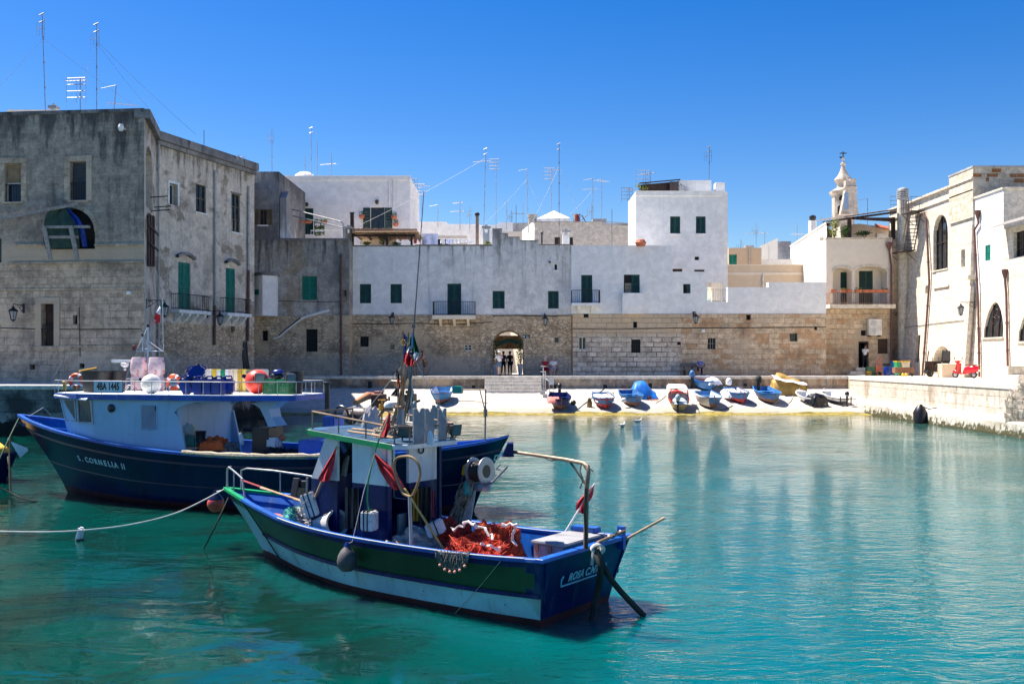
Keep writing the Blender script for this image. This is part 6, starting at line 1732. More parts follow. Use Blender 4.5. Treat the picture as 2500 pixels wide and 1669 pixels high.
m=MB();p=FA.y(490,1090,.7);base=FA.w((p.x-.1,.7,.62));m.lathe([(.55,0),(.58,.35),(.55,.62),(.5,.64),(.48,.3),(.05,.3)],base,24);solo('net_barrel',m,simple('dark_barrel',(.02,.022,.026),.6),'wide black barrel on the shaded working deck under the orange oilskins','barrel',smooth=True)
def lump(c,sx,sy,h,name,mat,label,cat,rz=0.0,seed=0,amp=.18,n=30,m_=14,strands=0,smat=None,parent=None,top=False,world=True,flat=.6,sr=.008,group=None):
 """a crumpled heap: noisy dome, optional loose strands lying on it"""
 from mathutils import noise as NZ
 c=Vector(c);rnd=random.Random(seed);rows=[];Rm=Matrix.Rotation(rz,3,'Z')
 def surf(a,q):
  f=math.cos(q)**flat if q<math.pi/2-1e-6 else 0.0
  d=Vector((math.cos(a)*sx*f,math.sin(a)*sy*f,h*math.sin(q)))
  nn=NZ.noise(Vector((d.x*3.2/max(sx,.3)+seed,d.y*3.2/max(sy,.3),d.z*3+seed*.3)))+.55*NZ.noise(Vector((d.x*8/max(sx,.3),d.y*8/max(sy,.3)+seed,d.z*7)))
  k=1+amp*nn
  return c+Rm@Vector((d.x*k,d.y*k,max(0,d.z*(1+amp*1.3*nn))))
 for j in range(m_+1):
  q=(math.pi/2)*j/m_;rows.append([surf(2*math.pi*i/n,q)for i in range(n)])
 m=MB();m.grid(rows,close=True)
 for k in range(strands):
  a,q=rnd.uniform(0,6.28),rnd.uniform(.05,1.5);pts=[]
  da,dq=rnd.gauss(0,.35),rnd.gauss(0,.2)
  for i in range(7):
   p=surf(a,max(.02,min(1.55,q)));pts.append(p+(p-c).normalized()*rnd.uniform(.0,.03));a+=da+rnd.gauss(0,.12);q+=dq+rnd.gauss(0,.1)
  m.cur=1;m.tube(pts,sr,3,cap=False);m.cur=0
 mats=[mat,smat or mat]
 if parent is not None:return m.build(name,mats,parent,smooth=True,world=world)
 return solo(name,m,mats,label,cat,base=c,smooth=True,group=group)
lump(FA.w((FA.y(521,1075,.7).x,.7,1.28)),.34,.25,.26,'oilskins',M_orange2,'bright orange oilskins heaped on the black barrel','clothing',seed=4,amp=.35)
lump(FA.w((FA.y(548,1085,.6).x,.55,1.2)),.3,.25,.22,'net_heap',M_net,'grey net heap behind the orange oilskins','net',seed=6,amp=.3,strands=30)
m=MB();p=FA.w((FA.y(496,1060,.8).x,.9,1.45));m.lathe([(.1,0),(.12,.26),(.13,.27),(.1,.27),(.08,.05)],p,14);solo('bucket',m,M_black,'small black bucket between the milky can and the oilskins','bucket',smooth=True)
jug(668,1.3,.3,M_bwhite,'white can by the foot of the roof pylon',.16,.26)
m=MB();p=FA.w((FA.y(689,1065,.2).x,.2,1.55));m.ball(p,.08,12,8);solo('small_buoy',m,simple('salmon',(.6,.15,.08),.5),'small salmon coloured float on the far rail of the navy boat','buoy',smooth=True)
ar_=lump(FA.w((FA.y(577,1065,-1.3).x,-1.4,1.2)),.14,.1,.28,'rag_float',M_poly,'white rag wrapped float on the far rail','float',seed=9,amp=.3)
lump(FA.w((FA.y(685,1090,.7).x,.6,.7)),.75,.45,.55,'net_heap',simple('net_black',(.015,.017,.02),.95,var=.5,scale=12,bump=.8),'black net heap on the working deck below the pylon','net',seed=11,amp=.3,strands=60)
# the near green and blue boat
FB=Frame((-1.68,15.045),(-.804,.595))
bB=thing('fishing_boat','small fishing boat with a green hull band and red nets in its stern','boat',FB.loc,FB.rz,group='moored fishing boats')
HB=Hull([(-3.36,-3.16,1.1,.84,.88),(-2,-2,1.08,.92,.8),(0,0,1.1,.92,.8),(1.4,1.3,1.0,.66,.86),(2.6,2.3,.68,.3,.95),(3.6,2.85,.3,.09,1.02),(4.3,3.19,.02,.01,1.07)],44,flare=1.15,keel=-.3)
bands=[(0,.09,0,2),(.09,.5,1,5),(.5,.565,0,2),(.565,.89,2,4),(.89,1.5,3,5)]
MBm=[M_navy2:=simple('strake_blue',(.0,.009,.08),.4,var=.25,scale=2,spec=.25,dirt=(.004,.05,.2),dirt_lo=.64,dirt_hi=.78,streak=(.07,.1,.15),s_amt=.5),M_hgreen,M_cyan,M_boot]
ts,mi=[],[]
for(t0,t1,m_,n_)in bands:
 for k in range(n_):ts.append(t0+(t1-t0)*k/n_);mi.append(m_)
ts.append(1.5)
mb=MB()
for side in(1,-1):
 g=[[HB.pt(st,t,side)for t in ts]for st in HB.S]
 for i in range(len(g)-1):
  mm=list(mi)
  if i<1:mm=[0 if q==1 else q for q in mm]
  elif i==1:mm=[0 if(q==1 and k in(2,6))else q for k,q in enumerate(mm)]
  elif i>33:mm=[2 if(q in(0,1)and ts[k]>.16)else(4 if ts[k]>.09 and ts[k]<=.16 else q)for k,q in enumerate(mm)]
  mb.grid(g[i:i+2],mi=mm)
hullB=mb.build('hull',MBm+[M_bgreen],bB,smooth=True,**L_)
m=MB();st0=HB.S[0];rows=[[HB.pt(st0,t,1),HB.pt(st0,t,.5),HB.pt(st0,t,0),HB.pt(st0,t,-.5),HB.pt(st0,t,-1)]for t in ts]
for i in range(len(rows)-1):m.grid(rows[i:i+2],mi=(3 if mi[i]==3 else 0))
trs=m.build('transom',[M_navy2,M_hgreen,M_cyan,M_boot],bB,**L_)
m=MB()
for sgn in(1,-1):m.tube([HB.pt(st0,t,sgn*.93)+Vector((-.008,0,0))for t in ts[:12]],.012,5)
m.build('transom_batten',M_navy2,trs,**L_)
HB.cap(.1,.05,.03,b=35).build('gunwale',M_blue,bB,bevel=.006,**L_)
HB.cap(.09,.045,.025,a=34).build('bow_gunwale',M_bgreen,bB,**L_)
m=MB()
for side in(1,):
 m.tube([HB.pt(st,0,side,.034)+Vector((0,0,.053))for st in HB.S[2:25]],.007,5)
m.build('worn_edge',M_bwhite,bB,**L_)
m=MB();p0=HB.pt(st0,0,1,.03);p1=HB.pt(st0,0,-1,.03);m.prism([p0+Vector((-.04,0,0)),p1+Vector((-.04,0,0)),p1+Vector((.08,0,0)),p0+Vector((.08,0,0))],(0,0,.052));m.build('transom_cap',M_blue,bB,bevel=.006,**L_)
HB.rail(.53,.05,.03,b=35).build('rubbing_strake',M_navy2,bB,**L_)
HB.inner(lambda x:.42 if x<1.2 else.42+(x-1.2)*.13,.06).build('deck',M_blue,bB,**L_)
for i in range(4,40,6):m=MB();m.ball(HB.pt(HB.S[i],.72,1),.012,8,5);m.build('hull_bolt',M_steelrust,bB,**L_)
m=MB();p=[FB.z(px,py,.72)for px,py in((642,1252),(684,1256),(720,1276),(650,1262))];m.prism([(p[0].x,p[0].y,.6),(p[1].x,p[1].y,.6),(p[2].x,p[2].y,.6),(p[3].x-.1,p[3].y,.6)],(0,0,.14));m.build('hatch',simple('hatch_red',(.42,.12,.06),.6),bB,bevel=.01,**L_)
YB=.64
def pB(px,py,y=YB):return FB.y(px,py,y)
xa,xm=pB(946,1200).x,pB(860,1200).x
zsplit=pB(905,1182).z;ZRa=pB(946,1092).z+.0;ZRf=ZRa+.1
zf=lambda x:ZRa+(ZRf-ZRa)*(x-xa)/1.35
def two_tone(m,poly2d,mk,thick):
 """split a polygon (x or y, z) at the paint line; mk turns 2-D into a 3-D point"""
 up=[(a,max(z,zsplit))for a,z in poly2d];dn=[(a,min(z,zsplit))for a,z in poly2d]
 m.cur=0;m.prism([mk(*q)for q in up],thick);m.cur=1;m.prism([mk(*q)for q in dn],thick)
 m.cur=0
cab=MB()
two_tone(cab,[(xa,.42),(xm,.42),(xm,zf(xm)),(xa,ZRa)],lambda a,z:Vector((a,YB,z)),(0,-.05,0))
fx0,fx1,fx2=pB(823,1200).x,pB(795,1075).x,pB(760,1165).x
two_tone(cab,[(fx0,.45),(fx2+.02,.5),(fx2,zsplit),(fx1,zf(fx1)),(fx0,zf(fx0))],lambda a,z:Vector((a,YB,z)),(0,-.05,0))
two_tone(cab,[(fx0,.45),(fx2+.02,.5),(fx2,zsplit),(fx1,zf(fx1)),(fx0,zf(fx0))],lambda a,z:Vector((a,-YB,z)),(0,.05,0))
wB=cab.build('wheelhouse',[M_bwhite,M_navy2],bB,**L_)
m=MB();ya0,ya1=FB.x(998,1200,xa).y,FB.x(1066,1200,xa).y
two_tone(m,[(ya0,.42),(ya1,.42),(ya1,ZRa),(ya0,ZRa)],lambda a,z:Vector((xa,a,z)),(.05,0,0));m.build('aft_panel',[M_bwhite,M_navy2],wB,**L_)
m=MB();two_tone(m,[(YB-.075,.42),(YB,.42),(YB,ZRa),(YB-.075,ZRa)],lambda a,z:Vector((xa-.012,a,z)),(.05,0,0));m.build('door_post',[M_bwhite,M_navy2],wB,**L_)
m=MB();m.box((xa+.1,-YB+.06,.42),(xa+.14,YB-.35,1.08));m.build('door',M_greydeck,wB,**L_)
m=MB();m.box((xa+.06,-YB-.001,.42),(fx0,-YB+.05,1.15));m.box((xa+.06,-YB,1.15),(xa+.12,-YB+.05,ZRa));m.build('far_wall',M_navy2,wB,**L_)
m=MB();m.box((fx2-.04,-YB+.06,.5),(fx2,YB-.06,zsplit));m.build('front_wall',M_navy2,wB,**L_)
m=MB();m.face([(fx2-.02,-YB+.06,zsplit),(fx2-.02,YB-.06,zsplit),(fx1-.02,YB-.06,zf(fx1)),(fx1-.02,-YB+.06,zf(fx1))]);m.build('windscreen',M_glass,wB,**L_)
m=MB();m.tube([FB.y(838,1163,.2),FB.y(851,1085,-.1)],.05,6);m.build('steering_post',M_timber,wB,**L_)
m=MB();m.cbox((fx0-.1,.1,1.05),(.3,.5,.25));m.build('console',M_greydeck,wB,bevel=.02,**L_)
m=MB();c=FB.x(1026,1097,xa);m.torus(c+Vector((-.02,0,0)),.055,.012,Matrix.Rotation(R(90),3,'Y'),16,6);m.build('hook_ring',M_black,wB,**L_)
loopB=[(xa-.34,.58,ZRa-.02),(xa-.2,.74,ZRa-.02),(fx2-.02,.74,zf(fx2)),(fx2+.1,.5,zf(fx2+.1)),(fx2+.1,-.5,zf(fx2+.1)),(fx2-.02,-.72,zf(fx2)),(xa-.2,-.7,ZRa-.02),(xa-.34,-.54,ZRa-.02)]
m=MB();m.prism(loopB,(0,0,.075));rfB=m.build('roof',M_bwhite,bB,bevel=.01,**L_)
m=MB();m.prism([(xa-.19,.742,ZRa-.02),(fx2-.01,.742,zf(fx2)),(fx2-.01,.742,zf(fx2)+.078),(xa-.19,.742,ZRa+.058)],(0,.012,0));m.prism([(fx2-.02,.756,zf(fx2)),(fx2+.12,.5,zf(fx2+.1)),(fx2+.12,.5,zf(fx2+.1)+.078),(fx2-.02,.756,zf(fx2)+.078)],(.012,.004,0));m.build('roof_edge',M_bgreen,rfB,**L_)
m=MB();m.prism([(x*.985,y*.97,z+.077)for x,y,z in loopB],(0,0,.006));m.build('roof_deck',simple('roof_blue',(.005,.07,.16),.6,var=.4,dirt=(.02,.03,.045),dirt_lo=.48,dirt_hi=.6),rfB,**L_)
def zr(x):return zf(x)+.085
m=MB();rr_=[Vector((fx2+.05,-.3,zr(fx2)+.27)),Vector((fx2-.05,.66,zr(fx2)+.27)),Vector((xa-.16,.66,ZRa+.3)),Vector((xa-.29,.48,ZRa+.3)),Vector((xa-.29,-.5,ZRa+.3)),Vector((xa-.16,-.62,ZRa+.3)),Vector((fx2-.1,-.62,zr(fx2)+.27))]
m.tube(rr_,.016,6)
for p in dens(rr_,.55):m.tube([p,Vector((p.x,p.y,zr(p.x)-.02))],.012,5)
m.build('roof_railing',M_steelrust,bB,**L_)
# gear on that roof
def onroofB(px,py,y=None):
 q=FB.z(px,py,ZRa+.1);return FB.w((q.x,q.y,zr(q.x)))
def w2l(p):return FB.I@Vector(p)
NB=[(977,1058,.19,.46,'notched grey board at the left of the row of upright boards'),(1020,1076,.21,.52,'nearest notched grey board, tallest in front of the railing'),(1046,1072,.18,.5,'notched grey board right of the tallest one, beside the crumpled plastic bag'),(1077,1068,.17,.48,'notched grey board at the right end of the row'),(1006,1046,.18,.38,'notched grey board standing behind the tallest one'),(1062,1052,.16,.4,'notched grey board behind the right end of the row')]
for px,py,w_,hh,lab in NB:
 c=onroofB(px,py);r=thing('notched_board',lab,'board',c,FB.rz+R(90)+random.uniform(-.25,.25),group='notched net boards')
 m=MB();m.prism([(-w_/2,0,0),(w_/2,0,0),(w_/2,0,hh),(w_*.2,0,hh),(0,0,hh*.88),(-w_*.2,0,hh),(-w_/2,0,hh)],(0,.035,0));m.build('board',M_greydeck,r,world=False,bevel=.004)
FL(onroofB(985,1072)+Vector((0,0,.17)),.4,.4,'black floodlight on the roof corner of the near boat, below the notched boards',.95);FL(onroofB(1104,1066)+Vector((0,0,.16)),.9,.2,'black floodlight at the aft right corner of the near boat roof',.95)
c=onroofB(872,1050);m=MB();Mc=Matrix.Translation(c+Vector((0,0,.13)))@Matrix.Rotation(FB.rz,4,'Z')@Matrix.Rotation(R(90),4,'Y');m.lathe([(.03,-.26),(.1,-.24),(.13,-.18),(.13,.18),(.1,.24),(.03,.26)],Mc,18);solo('gas_bottle',m,simple('brown_bottle',(.12,.09,.075),.4,var=.3),'dull brown gas bottle lying on the roof of the near boat','gas bottle',smooth=True)
m=MB();a,b=onroofB(868,1036)+Vector((0,0,.2)),onroofB(925,1024)+Vector((0,0,.22));m.tube([a,a.lerp(b,.5)+Vector((0,0,.06)),b],[.05,.075,.05],10);solo('orange_roll',m,simple('dull_orange',(.5,.2,.09),.8),'dull orange rolled tarpaulin behind the gas bottle','roll',smooth=True)
lump(onroofB(908,1056),.15,.12,.32,'sack',simple('sack',(.5,.46,.45),.9,var=.2,dirt=(.3,.25,.28)),'pale crumpled sack right of the gas bottle','sack',seed=14,amp=.25)
lump(onroofB(1052,1076),.06,.05,.2,'plastic_bag',M_bwhite,'crumpled white plastic bag against the notched boards','bag',seed=16,amp=.4)
m=MB();c=onroofB(835,1052);m.torus(c+Vector((0,0,.14)),.15,.02,Matrix.Rotation(FB.rz,3,'Z')@Matrix.Rotation(R(80),3,'X'),18,6,a0=-.4,a1=3.4);m.ball(c+Vector((.14,0,.08)),.1,12,8,(1,.8,1.1));solo('hose',m,M_black,'black hose loop and coil at the front of the near boat roof','hose',smooth=True)
m=MB();c=onroofB(950,1040);cz=FB.y(954,988,0).z;m.lathe([(.02,0),(.02,cz-ZRa-.2)],c,6);solo('lamp_stalk',m,M_steelrust,'thin stalk that carries the white dome','pole')
m=MB();q=FB.w(FB.y(954,988,0));m.lathe([(.1,-.04),(.11,0),(.09,.04),(.03,.06)],q,14);solo('satellite_dome',m,M_bwhite,'small white satellite dome above the near boat roof','dome',smooth=True)
m=MB();q=FB.w(FB.y(932,1003,0));m.lathe([(.045,0),(.045,.1),(.03,.11)],q,10);m.lathe([(.012,.11),(.012,.16),(.06,.165),(.06,.18)],q,8);m.tube([q,q-Vector((0,0,.35))],.015,5);solo('beacon',m,simple('amber',(.7,.3,.02),.3),'amber beacon left of the white dome on the near boat','lamp')
for k,(px,py,sx,sy,sz,mt,lab)in enumerate(((925,1030,.12,.1,.16,simple('rust_box',(.22,.08,.05),.7),'rusty box below the amber beacon'),(1000,1034,.11,.09,.2,M_black,'black engine like block at the foot of the bent pipe arch'))):
 c=onroofB(px,py);m=MB();m.cbox(c+Vector((0,0,sz)),(sx*2,sy*2,sz*2),Matrix.Rotation(FB.rz+.3,3,'Z'));m.cbox(c+Vector((0,0,sz*2.1)),(sx*1.2,sy*1.2,sz*.5),Matrix.Rotation(FB.rz,3,'Z'));m.tube([c+Vector((0,0,sz)),c+Vector((.2,-.05,sz*1.4))],.025,6);solo('deck_box' if k==0 else 'winch_motor',m,mt,lab,'box' if k==0 else 'winch',bevel=.01)
for k,(x0,x1,yy)in enumerate(((860,1040,1062),(880,1060,1050),(905,1075,1044),(850,960,1066))):
 a,b=onroofB(x0,yy),onroofB(x1,yy+8);m=MB();m.tube([a+Vector((0,0,.03)),b+Vector((0,0,.05))],.02,6);solo('roof_stick',m,(M_bamboo,M_timber,M_ropew,M_bamboo)[k],('cane','grey spar','pale pipe','short cane')[k]+' lying on the near boat roof among the gear','stick',group='sticks on the near boat roof')
for k,(x,y,sx_,mt_,lab_)in enumerate(((940,1068,.16,M_net,'grey net tangle on the near boat roof'),(962,1050,.14,M_ropedk,'dark rope coil on the near boat roof'),(1036,1040,.15,M_net,'grey net tangle behind the notched boards'),(868,1040,.12,M_ropedk,'dark rag heap behind the gas bottle'))):
 lump(onroofB(x,y),sx_,sx_*.8,.14,'roof_tangle',mt_,lab_,'net',seed=80+k,amp=.4,strands=35,smat=M_ropew if k%2 else M_rope,sr=.006)
def qB(px,py,y=0.0):return FB.w(FB.y(px,py,y))
ma=thing('pipe_arch','bent galvanised pipe arch on the near boat roof','mast',qB(958,1035))
m=MB();m.tube([qB(957,1040),qB(975,975),qB(988,928),qB(994,919),qB(1000,920),qB(1003,930),qB(999,955),qB(990,1005,-.1),qB(985,1030,-.1)],.026,7);m.tube([qB(945,993),qB(988,992)],.03,6);m.tube([qB(958,1000),qB(938,1000),qB(925,1015)],.025,6);m.build('arch',M_steelrust,ma,smooth=True)
m=MB();m.tube([qB(984,1040),qB(984.5,830)],.022,6);m.tube([qB(956,929),qB(985,931)],.012,5);m.build('grey_pole',M_zinc,ma)
for k,(x0,x1,y1,lab)in enumerate(((978,983,808,'left bamboo cane of the flag bundle'),(981,985,812,'middle bamboo cane of the flag bundle'),(982,998,811,'right, leaning bamboo cane of the flag bundle'))):
 m=MB();a,b=qB(x0,1000,.02*k),qB(x1,y1,.02*k);m.tube([a.lerp(b,t/8)for t in range(9)],[.014+.003*(t%2)for t in range(9)],6);solo('bamboo_cane',m,M_bamboo,lab,'cane',group='bamboo canes')
m=MB();m.tube([qB(1001,1000),qB(1006,860),qB(1017,715),qB(1035,468)],[.016,.014,.01,.006],6);m.tube([qB(1009.5,800),qB(1010.5,792)],.03,6);solo('whip_aerial',m,M_mastdk,'very tall black whip aerial on the near boat','antenna')
m=MB();m.tube([qB(1001,876),qB(1004,920),qB(1007,952),qB(1002,990),qB(993,1028)],.011,5);solo('white_hose',m,M_ropew,'white cable hanging below the flags on the near boat','cable')
for a,b,lab in(((986,887),(868,1035),'left white stay of the near boat mast'),((1014,880),(1092,1030),'right white stay of the near boat mast')):
 wire(qB(*a),qB(*b),.006,lab,M_ropew,name='stay',group='mast stays')
def cloth_px(name,outline,mat,parent,y=0.0,fold=.03,n=8,m_=8,ph=0.0,frame=FB):
 """hanging cloth between a left and a right edge (pixel polylines), folded in depth"""
 L,Rr=outline;rows=[]
 def al(p,t):
  k=t*(len(p)-1);i=min(int(k),len(p)-2);f=k-i;return p[i][0]+(p[i+1][0]-p[i][0])*f,p[i][1]+(p[i+1][1]-p[i][1])*f
 for a in range(m_+1):
  l,r_=al(L,a/m_),al(Rr,a/m_);row=[]
  for b in range(n+1):
   t=b/n;q=frame.y(l[0]+(r_[0]-l[0])*t,l[1]+(r_[1]-l[1])*t,y+fold*math.sin(t*10+a*.5+ph)+fold*.6*math.sin(t*19-a*.3+ph));row.append(frame.w(q))
  rows.append(row)
 mm=MB();mm.grid(rows);return mm.build(name,mat,parent,smooth=True)
f=thing('flag','limp blue flag on the left cane of the near boat','flag',qB(982,880),group='flags on the near boat');cloth_px('cloth',([(985,814),(979,852),(983,880)],[(987,815),(998,828),(987,882)]),M_flagb,f)
m=MB()
for k in range(7):q=FB.y(985+5*math.cos(k*.9),836+7*math.sin(k*.9),.06);m.ball(FB.w(q),.012,6,4)
m.build('gold_star',simple('gold',(.6,.4,.02),.6),f)
f=thing('flag','green white and red flag on the leaning cane, left half of the pair','flag',qB(1000,890),group='flags on the near boat')
for nm,o,mt in(('stripe',([(1001,822),(998,838)],[(1005,822),(1004,850)]),M_flagg),('stripe',([(998,838),(990,857)],[(1004,850),(1003,870)]),M_flagw),('stripe',([(990,857),(984,882),(993,894)],[(1003,860),(1005,880),(1008,892)]),M_redcl)):cloth_px(nm,o,mt,f,y=.06,fold=.035,m_=5,ph=random.random()*4)
f=thing('flag','green white and red flag with a dark emblem, right half of the pair','flag',qB(1010,890),group='flags on the near boat')
for nm,o,mt in(('stripe',([(1006,812),(1005,858)],[(1009,812),(1024,861)]),M_flagg),('stripe',([(1004,858),(1006,872),(1014,880)],[(1024,861),(1020,872),(1015,881)]),M_flagw),('stripe',([(1000,872),(1002,893)],[(1012,880),(1008,890)]),M_redcl)):cloth_px(nm,o,mt,f,y=.1,fold=.03,m_=5,ph=random.random()*4)
q=FB.w(FB.y(1006,862,.2));m=MB();m.ball(q,.035,10,6,(1,.3,.8));m.build('emblem',M_navy,f,smooth=True)
m=MB();m.tube([FB.w(FB.y(1007,812,.16)),FB.w(FB.y(1006,850,.16))],.012,6);m.build('sky_blue_band',simple('pale_blue',(.15,.35,.65),.8),f)
f=thing('marker_flag','dark purple marker flag left of the bent pipe arch','flag',qB(970,980),group='flags on the near boat');cloth_px('cloth',([(966,948),(953,966)],[(976,940),(974,968)]),simple('purple_black',(.03,.018,.045),.8),f,y=.1);m=MB();m.tube([qB(972,1010,.1),qB(970,897,.1)],.012,5);m.build('staff',M_bamboo,f);cloth_px('top_cloth',([(967,900),(967,925)],[(971,898),(976,924)]),M_black,f,y=.1);cloth_px('red_band',([(969,925),(970,945)],[(976,924),(977,946)]),M_orange2,f,y=.1)
# dan buoys with red flags
def foam_block(c,size,rz,tilt,parent,name='float_block'):
 Mx=Matrix.Rotation(rz,3,'Z')@Matrix.Rotation(tilt,3,'Y');m=MB();m.cbox(c,size,Mx);o=m.build(name,M_poly,parent,bevel=.02)
 m=MB();s=Vector(size)/2
 for d in(-.3,.35):
  m.tube([c+Mx@Vector(v)for v in((d*s.x,s.y+.008,s.z+.008),(d*s.x,-s.y-.008,s.z+.008),(d*s.x,-s.y-.008,-s.z-.008),(d*s.x,s.y+.008,-s.z-.008),(d*s.x,s.y+.008,s.z+.008))],.01,5)
 m.build('lashing',M_ropedk,o);return o
d=thing('dan_buoy','dan buoy with a lashed white foam float and red flag, leaning at the wheelhouse front','marker buoy',qB(752,1262,.6),group='dan buoys')
foam_block(qB(762,1230,.62),(.24,.24,.38),FB.rz+.4,.35,d);m=MB();m.tube([qB(748,1262,.66),qB(822,1090,.72)],.017,6);m.build('pole',M_bamboo,d);cloth_px('flag_cloth',([(819,1095),(793,1138),(775,1170),(782,1174)],[(821,1096),(818,1120),(812,1152),(803,1175)]),M_redcl,d,y=.74,fold=.02)
for k in range(3):
 m=MB();m.torus(qB(752+4*k,1225+6*k,.64),.13+.02*k,.01,Matrix.Rotation(.5*k+1,3,'X')@Matrix.Rotation(.7,3,'Y'),18,5);m.build('rope_turn',M_ropew,d)
d=thing('dan_buoy','dan buoy on a bent green rod with a foam float at the wheelhouse side','marker buoy',qB(900,1300,.75),group='dan buoys')
foam_block(qB(902,1270,.82),(.2,.2,.28),FB.rz+.2,.0,d);m=MB();m.tube([qB(902,1250,.82),qB(896,1220,.82),qB(899,1175,.84),qB(908,1130,.84),qB(926,1070,.82)],.013,6);m.build('pole',M_bgreen,d);cloth_px('flag_cloth',([(950,1006),(936,1030),(931,1066)],[(954,1010),(953,1040),(943,1068)]),M_redcl,d,y=.7,fold=.02);m=MB();m.tube([qB(926,1070,.82),qB(953,1004,.7)],.012,6);m.build('pole_top',M_bamboo,d)
d=thing('dan_buoy','dan buoy with a yellow pole, foam float and furled red flag over the nets','marker buoy',qB(1075,1312,.5),group='dan buoys')
foam_block(qB(1063,1288,.45),(.24,.22,.2),FB.rz+.5,.4,d);m=MB();m.tube([qB(1083,1340,.6),qB(990,1196,.74),qB(984,1188,.74)],.016,6);m.build('pole',simple('yellow_pole',(.55,.34,.08),.5),d);cloth_px('flag_cloth',([(911,1107),(928,1150),(948,1182),(962,1197)],[(914,1105),(946,1130),(970,1155),(989,1190)]),M_redcl,d,y=.76,fold=.025,m_=12)
d=thing('dan_buoy','slim white dan buoy pole with a red flag standing behind the grey chest','marker buoy',qB(1380,1296,-.6),group='dan buoys')
m=MB();m.tube([qB(1380,1298,-.6),qB(1452,1180,-.6)],.014,6);m.build('pole',M_bwhite,d);cloth_px('flag_cloth',([(1446,1187),(1408,1225),(1405,1245),(1422,1254)],[(1450,1186),(1448,1210),(1428,1240),(1424,1254)]),M_redcl,d,y=-.6,fold=.03)
hp=thing('hoop_pole','steel pole with a big brass coloured hoop at the near rail','pole',qB(1001,1332,1.0))
m=MB();m.tube([qB(1004,1330,.98),qB(1000,1212,.98)],.024,7);m.build('pole',M_zinc,hp)
m=MB();m.tube([qB(x,y,.98)for x,y in crom(((1000,1212),(985,1205),(978,1190),(968,1165),(962,1140),(967,1120),(985,1114),(1005,1116),(1020,1130),(1026,1155),(1020,1180),(1010,1205),(1000,1213)),60)],.02,8);m.build('hoop',simple('brass',(.26,.17,.08),.45,.3),hp,smooth=True)
br=thing('bow_rail','steel tube pulpit rail round the bow of the near boat','railing',FB.w((3.6,0,1.05)))
m=MB()
def railp(pts):return[FB.w(p)for p in pts]
S1=HB.S
near=lambda i,h=0.0,o=-.05:HB.pt(S1[i],0,1,o)+Vector((0,0,.05+h));far=lambda i,h=0.0,o=-.05:HB.pt(S1[i],0,-1,o)+Vector((0,0,.05+h))
m.tube(railp([near(43,.0),near(43,.3),near(42,.37),near(40,.36),near(37,.33),near(35,.3),near(34,.0)]),.016,7)
m.tube(railp([far(43,.0),far(43,.3),far(42,.38)]),.016,7);m.tube(railp([near(43,.33),far(43,.33)]),.016,7)
m.tube(railp([far(40,.0),far(40,.33),far(39,.37),far(35,.38),far(31,.36),far(27,.33),far(24,.3)]),.016,7)
for i in(39,):m.tube(railp([near(i,.0),near(i,.35)]),.013,6)
for i in(34,29):m.tube(railp([far(i,.0),far(i,.37)]),.013,6)
m.build('rail',M_steel,br,smooth=True)
for a,b,mt,lab in(((588,1171),(738,1224),M_red,'red and white boat hook lying over the foredeck'),((636,1190),(738,1222),M_bamboo,'wooden boat hook lying beside the red one on the foredeck')):
 t=thing('boat_hook',lab,'boat hook',FB.w(FB.z(*a,1.25)),group='boat hooks');p,q=FB.w(FB.z(*a,1.25)),FB.w(FB.z(*b,1.15));m=MB();m.tube([p,p.lerp(q,.36)],.018,6);m.build('grip',mt,t);m=MB();m.tube([p.lerp(q,.36),q],.016,6);m.build('shaft',M_bamboo,t)
bk=thing('bucket','big dirty white bucket lying on its side amidships','bucket',FB.w(FB.z(803,1296,.75)))
c=FB.w(FB.y(803,1277,.55));ax=Matrix.Rotation(FB.rz+R(172),4,'Z')@Matrix.Rotation(R(82),4,'Y');m=MB();m.lathe([(.02,-.26),(.14,-.25),(.19,.2),(.21,.2),(.21,.23),(.17,.22),(.13,-.2),(.01,-.21)],Matrix.Translation(c)@ax,24,cap=False);m.build('pail',simple('pail_white',(.66,.62,.55),.5,dirt=(.4,.33,.26)),bk,smooth=True)
m=MB();m.lathe([(.02,-.205),(.12,-.19),(.1,-.1),(.03,-.06)],Matrix.Translation(c)@ax,12);m.build('contents',M_ropedk,bk)
lump(FB.w((FB.y(716,1272,.4).x,.4,.7)),.17,.17,.28,'net_ball',M_teal,'turquoise bundle of net on the foredeck','net',seed=21,amp=.18,strands=40,sr=.006)
lump(FB.w((FB.y(742,1278,.3).x,.25,.62)),.3,.25,.3,'rope_pile',M_net,'grey tangle of rope beside the turquoise net bundle','rope',seed=22,amp=.35,strands=70,smat=M_ropew)
lump(FB.w((FB.y(775,1290,.5).x,.5,.68)),.2,.18,.2,'net_pile',simple('dark_net',(.05,.04,.06),.95,var=.5),'dark purple net tangle between the white bucket and the rope','net',seed=23,amp=.35,strands=50,smat=M_ropew,sr=.006)
m=MB();c=FB.w(FB.y(728,1195,-.3));m.cbox(c,(.12,.3,.34),Matrix.Rotation(FB.rz+.4,3,'Z')@Matrix.Rotation(.4,3,'X'));m.cbox(c+Vector((.1,0,.1)),(.1,.12,.12));solo('dark_frame',m,M_black,'dark metal frame on the far side of the foredeck','frame',bevel=.01)
m=MB();c=qB(747,1198,.1);m.tube([c+Vector((0,0,-.3)),c+Vector((.02,0,.22))],.02,6);m.ball(c+Vector((0,0,-.3)),.05,8,6);solo('tiller_stick',m,M_timber,'short grey stick rising behind the foam float','stick')
